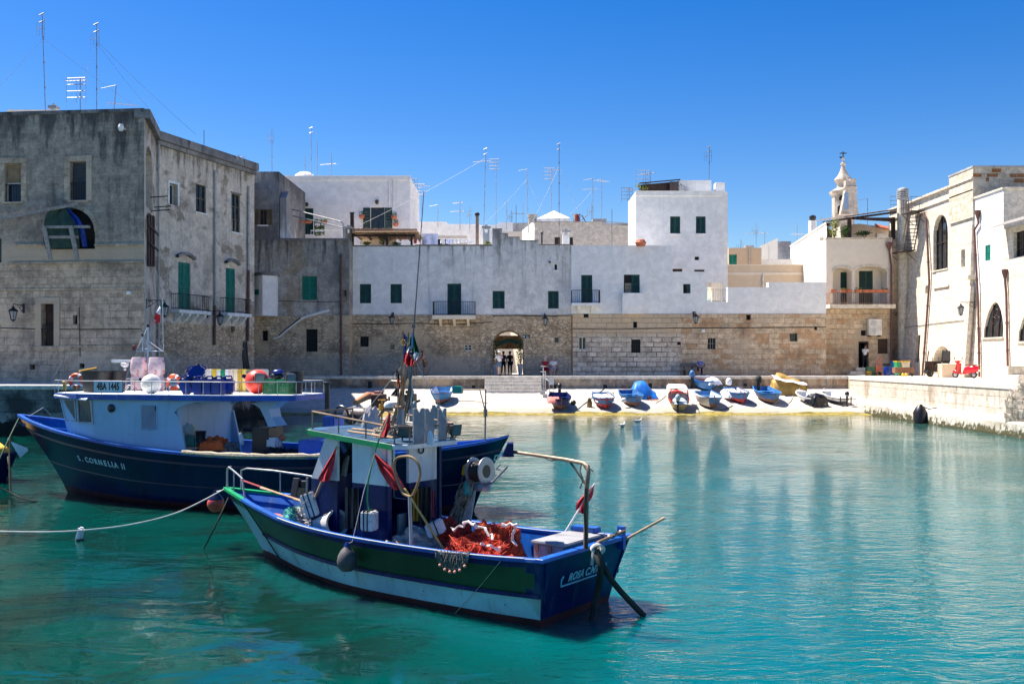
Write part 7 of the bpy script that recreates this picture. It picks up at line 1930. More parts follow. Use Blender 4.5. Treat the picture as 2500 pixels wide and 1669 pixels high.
for x0,x1,y0,y1,yy,mt,lab in((1003,1026,1192,1272,None,simple('mustard',(.35,.19,.02),.8),'mustard yellow oilskin hanging on the aft cabin panel'),(1024,1053,1188,1280,None,simple('dark_oilskin',(.015,.02,.02),.7),'dark green oilskin hanging beside the mustard one'),(1051,1062,1198,1262,None,simple('pink_rag',(.5,.12,.18),.8),'pink striped rag at the far edge of the cabin'),(842,876,1190,1290,YB+.03,simple('black_sheet',(.012,.014,.02),.5),'black sheet hanging at the front of the cabin side')):
 t=thing('hanging_cloth',lab,'clothing',qB((x0+x1)/2,y1,0 if yy is None else yy),group='clothes hung on the near boat cabin');rows=[];k_=random.random()*5
 for a in range(9):
  row=[]
  for b in range(11):
   px=x0+(x1-x0)*b/10;py=y0+(y1-y0)*a/8;f_=.025*math.sin(b*1.5+k_+a*.15)
   row.append(FB.w(FB.x(px,py,xa-.05+f_)if yy is None else FB.y(px,py,yy+f_)))
  rows.append(row)
 m=MB();m.grid(rows);m.build('cloth',mt,t,smooth=True)
hl=thing('net_hauler','steel net reel with black rubber drum on a post at the far rail','net hauler',qB(1140,1276,-.7))
c0,c1=FB.y(1160,1150,-.75),FB.y(1186,1151,-.6)
Mh=Matrix.Translation(qB(1172,1150,-.7))@Vector((.8,-.58,.06)).to_track_quat('Z','Y').to_matrix().to_4x4()
m=MB();m.lathe([(.2,-.135),(.215,-.13),(.215,-.115),(.1,-.09)],Mh,26);m.lathe([(.1,.09),(.215,.115),(.215,.13),(.2,.135),(.1,.125),(.095,.06)],Mh,26);m.build('flange',M_steel,hl,smooth=True)
m=MB();m.lathe([(.165,-.118),(.15,0),(.165,.118)],Mh,26);m.lathe([(.1,.1),(.1,.128)],Mh,18);m.build('drum',M_black,hl,smooth=True)
m=MB()
m2=MB()
for k in range(9):
 zz=-.1+.025*k;Rk=.165-.013*(1-(zz/.118)**2);q=Mh@Vector((0,0,zz));m2.torus(q,Rk,.009,Mh.to_3x3(),24,5)
m2.build('drum_rib',simple('rubber_brown',(.04,.028,.025),.6),hl,smooth=True)
m=MB();a,b=qB(1150,1196,-.72),qB(1136,1282,-.72);s=Vector((.06,.04,0));m.prism([a-s,a+s,b+s,b-s],(.02,.08,0));m.build('post',M_timber,hl)
m=MB();m.tube([qB(1203,1176,-.6),qB(1239,1138,-.6)],.018,7);m.tube([qB(1221,1133,-.6),qB(1212,1143,-.6),qB(1228,1149,-.6)],.015,6);m.tube([qB(1165,1190,-.7),qB(1203,1176,-.6)],.03,7);m.lathe([(.13,-.05),(.14,.0),(.1,.06)],qB(1178,1188,-.7),12);m.build('arm',M_steel,hl)
m=MB();m.tube([qB(x,y,-.65)for x,y in((1156,1136),(1146,1133),(1137,1140),(1132,1158))],[.05,.055,.05,.035],8);m.build('yellow_guard',simple('yellow_guard',(.55,.3,.01),.7,var=.3),hl,smooth=True)
m=MB();m.tube([qB(x,y,-.65)for x,y in((1132,1158),(1127,1168),(1126,1178),(1133,1180))],.014,6);m.build('hook',M_iron,hl)
nt_=thing('hanging_net','grey brown net with turquoise twine hanging beside the net reel post','net',qB(1100,1290,-.65))
m=MB();rows=[]
ol=([(1140,1170),(1120,1185),(1112,1220),(1096,1260),(1084,1292)],[(1156,1172),(1158,1195),(1146,1225),(1132,1260),(1128,1292)])
cloth_px('net',ol,M_net,nt_,y=-.62,fold=.05,n=12,m_=14)
m=MB();rnd=random.Random(5)
for k in range(90):
 t=rnd.random();i=min(3,int(t*4));f_=t*4-i;xl=ol[0][i][0]+(ol[0][i+1][0]-ol[0][i][0])*f_;xr=ol[1][i][0]+(ol[1][i+1][0]-ol[1][i][0])*f_;yy_=ol[0][i][1]+(ol[0][i+1][1]-ol[0][i][1])*f_
 x=xl+(xr-xl)*rnd.random();p=[qB(x+rnd.gauss(0,2)-2*j,yy_+6*j,-.55+rnd.gauss(0,.02))for j in range(5)];m.tube(p,.005,3,cap=False)
m.build('strand',M_rope,nt_)
lump(qB(1141,1208,-.55),.045,.04,.16,'twine',M_teal,None,None,seed=31,amp=.4,strands=30,sr=.005,parent=nt_)
NS=[((968,1322,.55),.7,.45,.3,M_netwhite,40,'pink and white net heap behind the hoop pole',70),((1035,1318,.3),.85,.5,.42,M_netpale,41,'pale straw coloured net heap under the yellow pole',120),((1108,1308,.0),.6,.45,.55,M_netred,42,'dark red net heap in front of the net reel',90),((1160,1330,.3),.75,.55,.45,M_netred,43,'broad red net heap in the middle of the stern',110),((1210,1310,-.2),.6,.5,.55,simple('net_rust',(.5,.08,.02),.95,var=.45,scale=9,bump=1.0,bscale=60),44,'bright rust red net heap against the far rail',100),((1262,1350,.5),.5,.35,.28,simple('net_rust',(.5,.08,.02)),45,'small orange red net heap by the grey chest',60),((1190,1352,.75),.6,.22,.2,M_netwhite,46,'white net edge along the near rail',60),((1292,1356,.55),.35,.2,.16,simple('net_rust',(.5,.08,.02)),47,'flat orange net coil before the grey chest',60)]
for(px,py,y),sx,sy,hh,mt,sd,lab,ns in NS:
 q=FB.y(px,py,y);lump(FB.w((q.x,y,.45)),sx*.62,sy*.85,hh*.92,'net_heap',mt,lab,'net',rz=FB.rz,seed=sd,amp=.26,strands=int(ns*1.8),smat=(M_netpale if sd in(40,41,46)else simple('net_twine',(.6,.07,.025),.9,var=.4)),sr=.0042,n=56,m_=24,group='nets heaped in the stern')
for k,(pts,w_)in enumerate((((1130,1290),(1165,1278),(1195,1300),(1215,1330)),.04)if False else((((1105,1305),(1145,1288),(1180,1305),(1210,1330)),.02),(((1225,1300),(1262,1290),(1250,1320),(1258,1345)),.018),(((1150,1335),(1185,1345),(1225,1352)),.022))):
 m=MB();pp=[qB(x,y,.25-.2*(k==1))+Vector((0,-.25,.12))for x,y in pts];pp=[p_+Vector((random.gauss(0,.015),random.gauss(0,.03),random.gauss(0,.02)))for p_ in dens(pp,.05)];m.tube(pp,[w_*random.uniform(.5,1.7)for _ in pp],6);solo('net_rope',m,M_netwhite,('white head rope winding over the red nets','white net edge against the far rail','white foot rope along the front of the red nets')[k],'rope',smooth=True,group='white ropes on the red nets')
hn=thing('hanging_net','strip of cork edged net hanging over the near rail','net',qB(1105,1388,1.13))
m=MB();rnd=random.Random(8)
for k in range(26):
 x=1062+85*k/25;ln=46*(math.sin(math.pi*k/25)**.5)+4
 m.tube([FB.w(FB.y(x+rnd.gauss(0,2),1342+(x-1062)*.04+ln*j/5,1.14+.01*j*(1-j/5)))for j in range(6)],.0055,3,cap=False)
for k in range(7):
 f_=.1+.13*k;m.tube([FB.w(FB.y(1062+85*j/14,1342+(85*j/14)*.04+(46*(math.sin(math.pi*j/14)**.5)+4)*f_,1.145))for j in range(15)],.005,3,cap=False)
m.build('mesh',M_net,hn)
for k in range(6):
 j=2+2*k;m=MB();m.ball(FB.w(FB.y(1062+85*j/14,1344+(85*j/14)*.04+(46*(math.sin(math.pi*j/14)**.5)+4),1.15)),.022,8,6);m.build('cork',simple('cork',(.6,.25,.2),.8),hn)
ch=thing('chest','grey lidded chest in the stern of the near boat','chest',FB.w((-2.9,-.1,.5)),FB.rz)
xc0,xc1=FB.y(1302,1330,.3).x,max(-3.16,FB.y(1442,1330,.3).x)
WL[ch.as_pointer()]=Vector();ch.location=FB.loc
m=MB();m.box((xc1,-.7,.43),(xc0,.3,.93));m.build('box',M_greydeck,ch,world=False,bevel=.012)
m=MB();m.box((xc1-.03,-.73,.932),(xc0+.03,.33,.972));m.build('lid',simple('pale_lid',(.27,.27,.28),.7,var=.15),ch,world=False,bevel=.012)
for f_ in(.12,.55):
 m=MB();x=xc0+(xc1-xc0)*f_;m.box((x-.03,.301,.83),(x+.03,.312,.93));m.build('hinge',M_steelrust,ch,world=False)
m=MB();m.box((xc0-.45,.32,.62),(xc0+.01,.34,.72));m.build('batten',M_timber,ch,world=False)
m=MB();a=FB.y(1392,1300,-.62);b=FB.y(1450,1279,-.62);m.box((b.x,-.82,.7),(a.x,-.62,a.z+.1));
for v in range(len(m.v)):m.v[v]=FB.w(m.v[v])
solo('blue_box',m,M_blue,'small bright blue box behind the grey chest','box',bevel=.012)
sr_=thing('stern_rail','rusty tube rail wrapped with line at the far stern corner','railing',qB(1460,1345,-.4))
m=MB();m.tube([qB(1448,1352,.0),qB(1452,1335,-.1),qB(1462,1322,-.2),qB(1500,1306,-.6),qB(1524,1296,-.8)],.024,7);m.build('rail',M_steelrust,sr_,smooth=True)
m=MB();q=FB.w((-3.4,-.8,.9));m.cbox(qB(1517,1312,-.85),(.1,.07,.32),Matrix.Rotation(FB.rz,3,'Z'));m.build('post',M_blue,sr_)
for k in range(6):
 m=MB();p,q=qB(1478+7*k,1315-3*k,-.4-.07*k),qB(1482+7*k,1313-3*k,-.42-.07*k);m.tube([p,q],.034,7);m.build('lashing',M_ropew if k%2 else M_ropedk,sr_)
m=MB();a,b=qB(1505,1328,-.8),qB(1622,1264,-1.4);m.tube([a.lerp(b,k/9)for k in range(10)],[.017+.003*(k%2)for k in range(10)],7);solo('bamboo_pole',m,M_bamboo,'bamboo pole sticking out over the stern to the right','pole')
dv=thing('lamp_davit','tall rusty pipe davit that carries a lamp out over the water at the stern','davit',qB(1430,1338,.55))
yd=.5
tip=qB(1254,1103,yd)+Vector((0,.9,0))
def dvp(px,py,k):return P(px,py,qB(1430,1338,yd).y+k)
m=MB();m.tube([dvp(1430,1338,0),dvp(1432,1190,0),dvp(1437,1150,0),dvp(1435,1138,.02),dvp(1424,1130,.1),dvp(1380,1121,.3),dvp(1250,1102,.9)],[.032,.03,.028,.028,.026,.024,.022],8);m.build('pipe',M_steelrust,dv,smooth=True)
m=MB();m.tube([dvp(1430,1182,0),dvp(1393,1128,.25)],.014,6);m.build('brace',M_ropedk,dv)
m=MB();m.tube([dvp(1420,1128,.1),dvp(1416,1150,.1),dvp(1424,1170,.05),dvp(1416,1192,.05)],.008,5);m.build('cable',M_black,dv);m=MB();m.tube([dvp(1424,1130,.1),dvp(1448,1150,.1),dvp(1440,1160,.1),dvp(1424,1135,.1)],.007,5);m.build('cable',M_black,dv);m=MB();m.tube([dvp(1430,1338,-.01)+Vector((.01,-.03,0)),dvp(1428,1250,-.01)+Vector((0,-.03,0)),dvp(1431,1190,-.01)+Vector((0,-.03,0))],.022,6);m.build('cable',M_black,dv);m=MB();m.tube([dvp(1320,1113,.6),dvp(1345,1124,.5),dvp(1370,1121,.35)],.007,5);m.build('cable',M_black,dv)
m=MB();c=dvp(1250,1098,.9);m.prism([c+Vector(v)for v in((-.13,-.1,-.06),(.02,-.1,-.075),(.02,-.1,.1),(-.06,-.1,.1))],(0,.2,0));m.box(c+Vector((-.14,-.11,-.085)),c+Vector((.03,.11,-.075)));m.build('lamp_head',M_navy2,dv,bevel=.006)
pt_=HB.pt(st0,.38,0)+Vector((-.012,0,0));pu_=HB.pt(st0,.2,0);upv=(HB.pt(st0,.1,0)-HB.pt(st0,.6,0)).normalized();tv=Vector((0,-1,0));nz=tv.cross(upv)
Mt=Matrix((tv,upv,nz)).transposed().to_4x4();Mt.translation=HB.pt(st0,.36,0)+nz*.012
M_lett2=simple('letter_blue',(.25,.55,.68),.6)
text_mesh('ROSA C.NTI',.15,'name_lettering',M_lett2,trs,Mt,.004,shear=.25,sx=.95)
m=MB();und=[Mt@Vector(v)for v in((-.52,.05,0),(-.55,0,0),(-.53,-.09,0),(-.3,-.09,0),(.3,-.09,0),(.52,-.09,0),(.56,-.03,0),(.53,.05,0))];m.tube(und,.011,5);m.build('name_flourish',M_lett2,trs,**L_)
fd=thing('fender','dark grey teardrop fender hanging on the near side of the boat','fender',qB(847,1396,1.25))
c=FB.w(FB.y(847,1364,1.22));m=MB();m.lathe([(.01,-.18),(.08,-.165),(.13,-.11),(.145,-.03),(.13,.05),(.085,.13),(.045,.17),(.03,.2)],c,20);m.build('body',M_fender,fd,smooth=True)
m=MB();m.lathe([(.045,.165),(.035,.21),(.02,.24)],c,10);m.build('collar',M_jerry,fd);m=MB();m.tube([c+Vector((0,0,.22)),FB.w(FB.y(860,1322,1.15)),FB.w(FB.y(888,1200,.9)),FB.w(FB.y(924,1075,.82))],.005,5);m.build('line',M_ropew,fd)
mb_=thing('buoy','orange red mooring buoy with a dark blue top hanging at the bow','buoy',P(528,1254,17.9))
c=P(527,1229,17.9);m=MB();m.ball(c,.155,22,14);m.build('ball',simple('sunbleached_red',(.62,.09,.04),.5,var=.25,dirt=(.35,.015,.05),dirt_lo=.5,dirt_hi=.65),mb_,smooth=True);m=MB();m.lathe([(.135,.08),(.11,.13),(.05,.19),(.03,.25)],c,16);m.build('cap',M_navy,mb_,smooth=True);m=MB();m.tube([c+Vector((0,0,.22)),FB.w((4.1,.02,1.1))],.01,5);m.build('line',M_ropew,mb_)
def rope(pts,r,label,mat=M_ropew,name='rope',group='mooring lines'):
 m=MB();P_=[]
 for k in range(len(pts)-1):
  p0,p1,p2,p3=pts[max(k-1,0)],pts[k],pts[k+1],pts[min(k+2,len(pts)-1)]
  for i in range(6):
   f_=i/6;P_.append(.5*(2*p1+(p2-p0)*f_+(2*p0-5*p1+4*p2-p3)*f_*f_+(3*p1-p0-3*p2+p3)*f_**3))
 P_.append(pts[-1]);m.tube(P_,r,6);return solo(name,m,mat,label,'rope',base=pts[0],group=group,smooth=True)
bt=FB.w((4.25,0,1.1))
rope([bt,P(440,1248,16.8),P(330,1278,16.2),P(215,1293,15.8),P(100,1298,15.6),P(-60,1295,15.5)],.013,'long pale mooring line sagging from the near bow to the left edge')
rope([FB.w((4.1,.05,1.0)),P(525,1285,17.1),P(498,1338,17.68)],.014,'dark mooring line slanting from the near bow down into the water',M_ropedk)
rope([FB.w(HB.pt(HB.S[33],0,1,.03)),FB.w(HB.pt(HB.S[32],.5,1,.05)),FB.w(HB.pt(HB.S[29],1.0,1,.05))],.011,'dark line hanging down the near bow quarter',M_ropedk)
rope([FB.w(HB.pt(HB.S[4],0,1,.03)),FB.w(HB.pt(HB.S[6],.5,1,.03)),FB.w(HB.pt(HB.S[8],1.0,1,.03))],.004,'thin line hanging down the near stern quarter',M_rope)
wz_=lambda px,py:P(px,py,H*FPX/(py-HY))
rope([qB(1452,1342,.05),qB(1466,1390,.1),P(1452,1480,13.05),wz_(1437,1570)+Vector((0,.3,-.2))],.045,'thick weed covered rope hanging straight down at the stern',M_ropedk,'mooring_rope')
rope([qB(1456,1340,.05),P(1480,1395,12.9),P(1515,1442,12.95),wz_(1572,1502)],.045,'thick weed covered rope slanting away to the right at the stern',M_ropedk,'mooring_rope')
m=MB();
for k in range(4):m.torus(qB(1452+3*k,1338+k,.05),.05+.01*k,.013,Matrix.Rotation(.5*k+.6,3,'X')@Matrix.Rotation(.5,3,'Z'),14,5)
m.tube([qB(1450,1340,.08),qB(1447,1365,.1),qB(1445,1378,.1)],.025,6);solo('rope_knot',m,M_ropew,'pale knotted rope over the stern corner post','rope',smooth=True)
bo=thing('float_bottle','white plastic can float standing in the water on the mooring line','float',wz_(195,1318));c=wz_(195,1318);m=MB();m.cbox(c+Vector((0,0,.1)),(.12,.1,.3),Matrix.Rotation(.25,3,'Y'));m.build('can',M_bwhite,bo,bevel=.03,smooth=True);m=MB();m.lathe([(.07,-.03),(.075,0.0),(.07,.03)],c,12);m.build('weed_ring',M_ropedk,bo)
FM=Frame(wz_(470,1053),(1,.15));FM=Frame((FM.loc.x-.3,FM.loc.y),(1,.12))
mo=thing('motorboat','white motorboat with a chrome bow rail, half hidden behind the navy boat wheelhouse','boat',FM.loc,FM.rz)
HM=Hull([(-2.3,-2.2,.85,.75,.75),(-1,-1,.95,.85,.75),(.6,.5,.85,.6,.82),(1.6,1.2,.5,.2,.88),(2.2,1.6,.03,.01,.92)],20)
HM.skin([(0,1.3,0,6)]).build('hull',M_bwhite,mo,smooth=True,**L_);HM.cap(.1,.05,.03).build('gunwale',M_bwhite,mo,**L_);HM.inner(.5,.06).build('deck',M_bwhite,mo,**L_)
m=MB();m.tube([(-.2,.6,.9),(.2,.55,1.15),(1.4,.35,1.2),(2.1,0,1.15),(1.4,-.35,1.2),(.2,-.55,1.15),(-.2,-.6,.9)],.02,6)
for p in((.7,.5),(1.5,.33),(.7,-.5),(1.5,-.33)):m.tube([(p[0],p[1],1.18),(p[0]-.05,p[1],.85)],.016,5)
m.build('bow_rail',M_steel,mo,**L_)
m=MB();m.grid([[Vector((-1.2,y*.7,.8))for y in(-1,-.3,.3,1)],[Vector((-1.6,y*.6,1.35))for y in(-1,-.3,.3,1)]]);m.build('windscreen',M_glass,mo,**L_)
m=MB();m.box((-1.3,-.75,.5),(.1,.75,.95));m.build('console',M_bwhite,mo,bevel=.05,**L_)
FS=Frame((-15.45,27.8),(1,-.25))
sb=thing('small_boat','dark blue small boat with a yellow cover at the left edge','boat',FS.loc,FS.rz)
HS=Hull([(-2.4,-2.2,.7,.6,.62),(-.5,-.5,.8,.7,.6),(1.0,.9,.6,.4,.68),(1.75,1.35,.03,.01,.8)],16)
HS.skin([(0,1.3,0,6)]).build('hull',M_navy,sb,smooth=True,**L_);HS.cap(.08,.05,.03).build('gunwale',M_navy2,sb,**L_);HS.inner(.3,.05).build('deck',M_navy2,sb,**L_)
lump((0.5,0,.55),.9,.55,.5,'cover',simple('yellow_cover',(.7,.38,.02),.6,var=.2),None,None,seed=51,amp=.12,parent=sb,world=False)
m=MB();p=[P(18,1068,27.0),P(30,1075,26.9),P(42,1074,26.9)];rows=[[P(17+50*t*s+2*k,1073+20*t+(36*(1-abs(t*2-1.2))if k else 0)*.9,26.9+.03*math.sin(9*t))for k in(0,1)]for s in(1,)for t in(k/10 for k in range(11))]
m.grid([[a,a.lerp(b,.5),b]for a,b in rows]);solo('white_cloth',m,M_sheetw,'white cloth trailing over the bow of the small dark boat','cloth',smooth=True)
nb_=FA.w((6.85,0,1.9))
rope([nb_,P(25,1075,nb_.y-.2),P(25,1205,24.4)],.025,'black mooring chain hanging straight down from the navy bow',M_ropedk)
rope([nb_+Vector((0,0,.05)),P(10,1095,24.3),P(-14,1150,23.8)],.02,'green mooring line slanting left from the navy bow',simple('green_rope',(.06,.12,.07),.9))
rope([P(-30,1175,23.4),P(20,1200,23.5),P(60,1218,23.4),wz_(95,1224)],.02,'dark line running into the water below the navy bow',M_ropedk)
rope([P(20,1115,26.7),P(22,1140,26.6),wz_(18,1145)],.03,'weedy line under the small dark boat',M_ropedk)
m=MB();q=FA.w(FA.y(106,994,-.1));m.tube([FA.w(FA.y(70,1016,.3)),q],.008,4);m.tube([q,FA.w(FA.y(124,1013,-.8))],.008,4);solo('rope',m,M_ropew,'thin pale bridle over the navy bow','rope',group='mooring lines')
# boats drawn up on the slipway
SLOPE=math.atan(1.28/6.9)
def slip_at(px,py):
 """ground point on the slipway under a pixel"""
 k=1.28/6.9
 D=(H-1.4+k*67.3)/((py-HY)/FPX+k)
 p=P(px,py,D);return p
M_keelb=simple('bottom_brown',(.2,.1,.065),.7,streak=(.35,.28,.22),var=.3,scale=5)
M_keelr=simple('bottom_red',(.42,.02,.02),.6,streak=(.3,.12,.1),var=.25,scale=5)
M_sky=simple('sky_blue_paint',(.03,.2,.5),.5,streak=(.3,.36,.42),s_amt=.6,var=.2,scale=3,dirt=(.2,.35,.55))
M_az=simple('azure_paint',(.01,.13,.38),.5,streak=(.3,.36,.42),s_amt=.6,var=.2,scale=3,dirt=(.04,.25,.45))
M_inred=simple('inside_red',(.55,.12,.1),.6)
M_increm=simple('inside_cream',(.62,.54,.42),.7)
M_cover=simple('canvas',(.66,.6,.52),.85,var=.12,scale=4,dirt=(.45,.38,.3))
def beach_boat(px,py,length,beam,label,top,bot,inside,rim,yaw=0.0,roll=0.0,stripe=None,sh=.76,seats=2,rudder=False,foredeck=True,stern_first=False,group='boats drawn up on the slipway'):
 """open wooden boat, keel at the pixel, bow (or stern) down the slope towards the water"""
 g=slip_at(px,py);length*=.88;yaw*=.7
 ax=Vector((math.sin(yaw),-math.cos(yaw),0))*(-1 if stern_first else 1)
 c=g-ax*(length*.46)*(-1 if stern_first else 1)if False else g+Vector((math.sin(yaw)*-1,math.cos(yaw),0))*length*.42*.8
 c.z=1.4-1.28*(67.3-c.y)/6.9+.02
 pitch=SLOPE if not stern_first else-SLOPE
 r=thing('rowing_boat',label,'boat',c,0,group=group)
 r.rotation_mode='XYZ';r.rotation_euler=(roll,pitch,math.atan2(ax.y,ax.x));r.scale=(.8,.8,.8)
 hl_,hb=length/2,beam/2
 Hh=Hull([(-hl_,-hl_*.94,hb*.72,hb*.3,sh*1.02),(-hl_*.5,-hl_*.5,hb*.95,hb*.55,sh*.95),(0,0,hb,hb*.62,sh),(hl_*.5,hl_*.45,hb*.84,hb*.4,sh*1.08),(hl_*.85,hl_*.7,hb*.42,hb*.12,sh*1.2),(hl_,hl_*.82,.02,.012,sh*1.3)],22,flare=.6,keel=-.02,zbot=.12)
 mats=[top,bot,stripe or rim]
 Hh.skin([(0,.1,0,1),(.1,.2,2 if stripe else 0,1),(.2,.62,0,4),(.62,1.5,1,6)]).build('hull',mats,r,smooth=True,world=False)
 m=MB();s0=Hh.S[0];tt=(0,.1,.3,.62,.8,1.0,1.5)
 rows=[[Hh.pt(s0,t,1),Hh.pt(s0,t,.3),Hh.pt(s0,t,-.3),Hh.pt(s0,t,-1)]for t in tt]
 for i in range(len(rows)-1):m.grid(rows[i:i+2],mi=0 if tt[i]<.62 else 1)
 m.build('transom',mats,r,world=False)
 m=MB();m.tube([(hl_*.99,0,sh*1.36),(hl_*.82,0,.1),(hl_*.6,0,.02),(-hl_*.9,0,.02)],[.035,.035,.03,.03],6);m.build('keel',bot,r,world=False)
 Hh.cap(.075,.045,.03).build('gunwale',rim,r,world=False)
 m=Hh.rail(.07,.035,.03);m.build('rubbing_strake',rim,r,world=False)
 Hh.inner(sh*.3,.03).build('inside',inside,r,world=False,smooth=True)
 for k in range(seats):
  x=-hl_*.55+k*hl_*.65;b=hb*.88;m=MB();m.box((x-.11,-b,sh*.68),(x+.11,b,sh*.73));m.build('thwart',rim,r,world=False)
 if foredeck:
  m=MB();rows=[]
  for st in Hh.S[16:]:rows.append([Vector((st[0]-.04,st[2]-.02,st[4]+.01)),Vector((st[0]-.04,0,st[4]+.05)),Vector((st[0]-.04,-st[2]+.02,st[4]+.01))])
  m.grid(rows);m.build('foredeck',rim,r,world=False)
 m=MB();m.tube([(hl_*.9,0,sh*1.2),(hl_*.9,0,sh*1.2+.22)],.03,6);m.build('bow_post',rim,r,world=False)
 r['_f']=0;del r['_f']
 fr=Frame((c.x,c.y,c.z),ax,pitch);fr.M=Matrix.Translation(c)@r.rotation_euler.to_matrix().to_4x4()@Matrix.Diagonal((.8,.8,.8,1));fr.I=fr.M.inverted()
 return r,fr,Hh
def outboard(fr,x,y,z,label,cowl,cover=None,s=1.0):
 t=thing('outboard_motor',label,'outboard motor',fr.w((x,y,z)),0,group='outboard motors')
 s*=.85;m=MB();c=fr.w((x,y,z));u=Vector((0,0,1))
 m.ball(c+u*.32*s,.2*s,16,10,(.85,1.0,1.15));m.build('cowl',cover or cowl,t,smooth=True)
 m=MB();m.lathe([(.1*s,.12*s),(.07*s,-.2*s),(.05*s,-.55*s),(.09*s,-.62*s),(.02*s,-.7*s)],c,10);m.build('leg',M_black,t,smooth=True)
 m=MB();m.torus(c+u*.2*s,.17*s,.018*s,None,16,5);m.build('band',M_bwhite if cover is None else cover,t)
 return t
def drape(fr,x0,x1,y0,y1,z,h,label,mat,name='cloth',cat='cloth',seed=1,hang=.3):
 """cloth thrown over a boat: ridge with folds, edges hanging down"""
 from mathutils import noise as NZ
 rows=[]
 for a in range(15):
  u=a/14;row=[]
  for b in range(15):
   v=b/14;e=max(abs(2*u-1),abs(2*v-1))
   zz=z+h*(1-e**2)+.12*NZ.noise(Vector((u*4+seed,v*4,seed)))*(1-.5*e)-hang*max(0,(e-.7)/.3)**1.5*(.6+.5*NZ.noise(Vector((u*5,v*5,seed+3))))
   k=1+.08*NZ.noise(Vector((u*6,v*6,seed+9)))
   row.append(fr.w(((x0+x1)/2+(x1-x0)*(u-.5)*k,(y0+y1)/2+(y1-y0)*(v-.5)*k,zz)))
  rows.append(row)
 m=MB();m.grid(rows);return solo(name,m,mat,label,cat,smooth=True)
r,f,hh=beach_boat(1074,989,4.0,1.75,'light blue and white rowing boat standing alone at the left of the slipway',M_sky,M_keelb,M_bwhite,M_blue2,yaw=-.05)
r,f,hh=beach_boat(1370,1004,4.0,1.75,'dark blue rowing boat with a salmon cloth, nearest the white gangway rail',simple('deep_blue',(.012,.03,.2),.5,var=.25,dirt=(.2,.2,.3),dirt_lo=.6),M_keelb,M_navy2,M_navy2,yaw=.03)
outboard(f,-1.9,.1,.75,'black and white domed outboard on the salmon clothed boat',M_black,s=1.25)
drape(f,.1,1.6,-1.05,.0,.82,.12,'salmon cloth hanging over the rail of the dark blue boat',simple('salmon_cloth',(.62,.2,.17),.9,var=.2),seed=3,hang=.3)
ft=thing('fender','round black fender on the right rail of the salmon clothed boat','fender',f.w((1.0,-1.0,.4)));m=MB();m.ball(f.w((1.0,.98,.55)),.17,14,9);m.build('ball',M_black,ft,smooth=True)
r,f,hh=beach_boat(1480,1001,3.6,1.7,'blue rowing boat with a red stripe and red bottom, forked sticks inside',M_az,M_keelr,M_increm,M_az,yaw=.12,stripe=M_keelr)
drape(f,-1.5,1.0,-.75,.75,.6,.18,'cream sheet spread inside the red striped boat',M_sheetw,name='sheet',seed=5,hang=.05)
for k,(x,y)in enumerate(((.9,-.35),(1.0,.1),(1.0,.35),(.7,.6))):
 m=MB();b0=f.w((x,y,.6));t0=b0+Vector((random.uniform(-.08,.08),0,.42));m.tube([b0,t0,t0+Vector((.07,0,.12))],.018,5);m.tube([t0,t0+Vector((-.06,0,.12))],.016,5);solo('rowlock_stick',m,M_wood,('forked stick at the left in the red striped boat','forked stick left of the middle in the red striped boat','tall forked stick in the middle of the red striped boat','forked stick at the right in the red striped boat')[k],'stick')
lump(slip_at(1439,993),.16,.2,.55,'sack',simple('brown_sack',(.22,.15,.07),.9,var=.3),'brown sack leaning against the left side of the red striped boat','sack',seed=61,amp=.25)
r,f,hh=beach_boat(1553,996,3.9,1.7,'mid blue rowing boat with a white fender, in front of the blue tarpaulin',M_az,M_keelb,M_az,M_az,yaw=.22)
ft=thing('fender','white fender on the left rail of the mid blue rowing boat','fender',f.w((.8,-.9,.4)));m=MB();m.ball(f.w((.9,-.86,.5)),.15,14,9,(1.2,1,1));m.build('ball',M_bwhite,ft,smooth=True)
def tarp_boat(px0,px1,py0,py1,prof,mat,label,name='covered_boat',D=None,side=None,seed=1):
 """boat wholly hidden under a tarpaulin: ridge profile along its length, sheet falling to the ground"""
 from mathutils import noise as NZ
 g0,g1=slip_at(px0,py1),slip_at(px1,py1);Yc=g0.y;L=g1.x-g0.x
 t=thing(name,label,'boat',((g0.x+g1.x)/2,Yc+.8,slip_at((px0+px1)/2,py1).z),group='boats under covers')
 W=1.7;s_rows=[]
 for a in range(17):
  u=a/16;k=u*(len(prof)-1);i=min(int(k),len(prof)-2);hgt=prof[i]+(prof[i+1]-prof[i])*(k-i);row=[]
  for b in range(17):
   v=b/16;e=abs(2*v-1);wv=1-.25*abs(2*u-1)**3
   y=Yc+(v-.0)*W*wv+.1;gz=1.4-1.28*(67.3-y)/6.9
   zz=gz+hgt*(1-e**2.6*.88)+.06*NZ.noise(Vector((u*7+seed,v*6,1)))
   row.append(Vector((g0.x+L*u+.07*NZ.noise(Vector((u*9,v*7,seed))),y,max(gz+.03,zz))))
  s_rows.append(row)
 m=MB();m.grid(s_rows)
 for edge in(s_rows[0],s_rows[-1],[r_[0]for r_ in s_rows],[r_[-1]for r_ in s_rows]):
  lo_=[Vector((p.x,p.y,1.4-1.28*(67.3-p.y)/6.9+.02))for p in edge];m.grid([edge,lo_])
 m.build('cover',mat,t,smooth=True)
 m=MB();m.box((g0.x+L*.1,Yc+.4,slip_at(px0,py1).z+.02),(g0.x+L*.9,Yc+1.4,slip_at(px0,py1).z+.35));m.build('hull',M_black,t)
 return t
tarp_boat(1541,1606,944,977,(.3,.95,1.05,1.0,.55,.25),simple('bright_blue_tarp',(.01,.17,.62),.5,var=.15),'boat under a bright blue tarpaulin behind the mid blue rowing boat',seed=2)
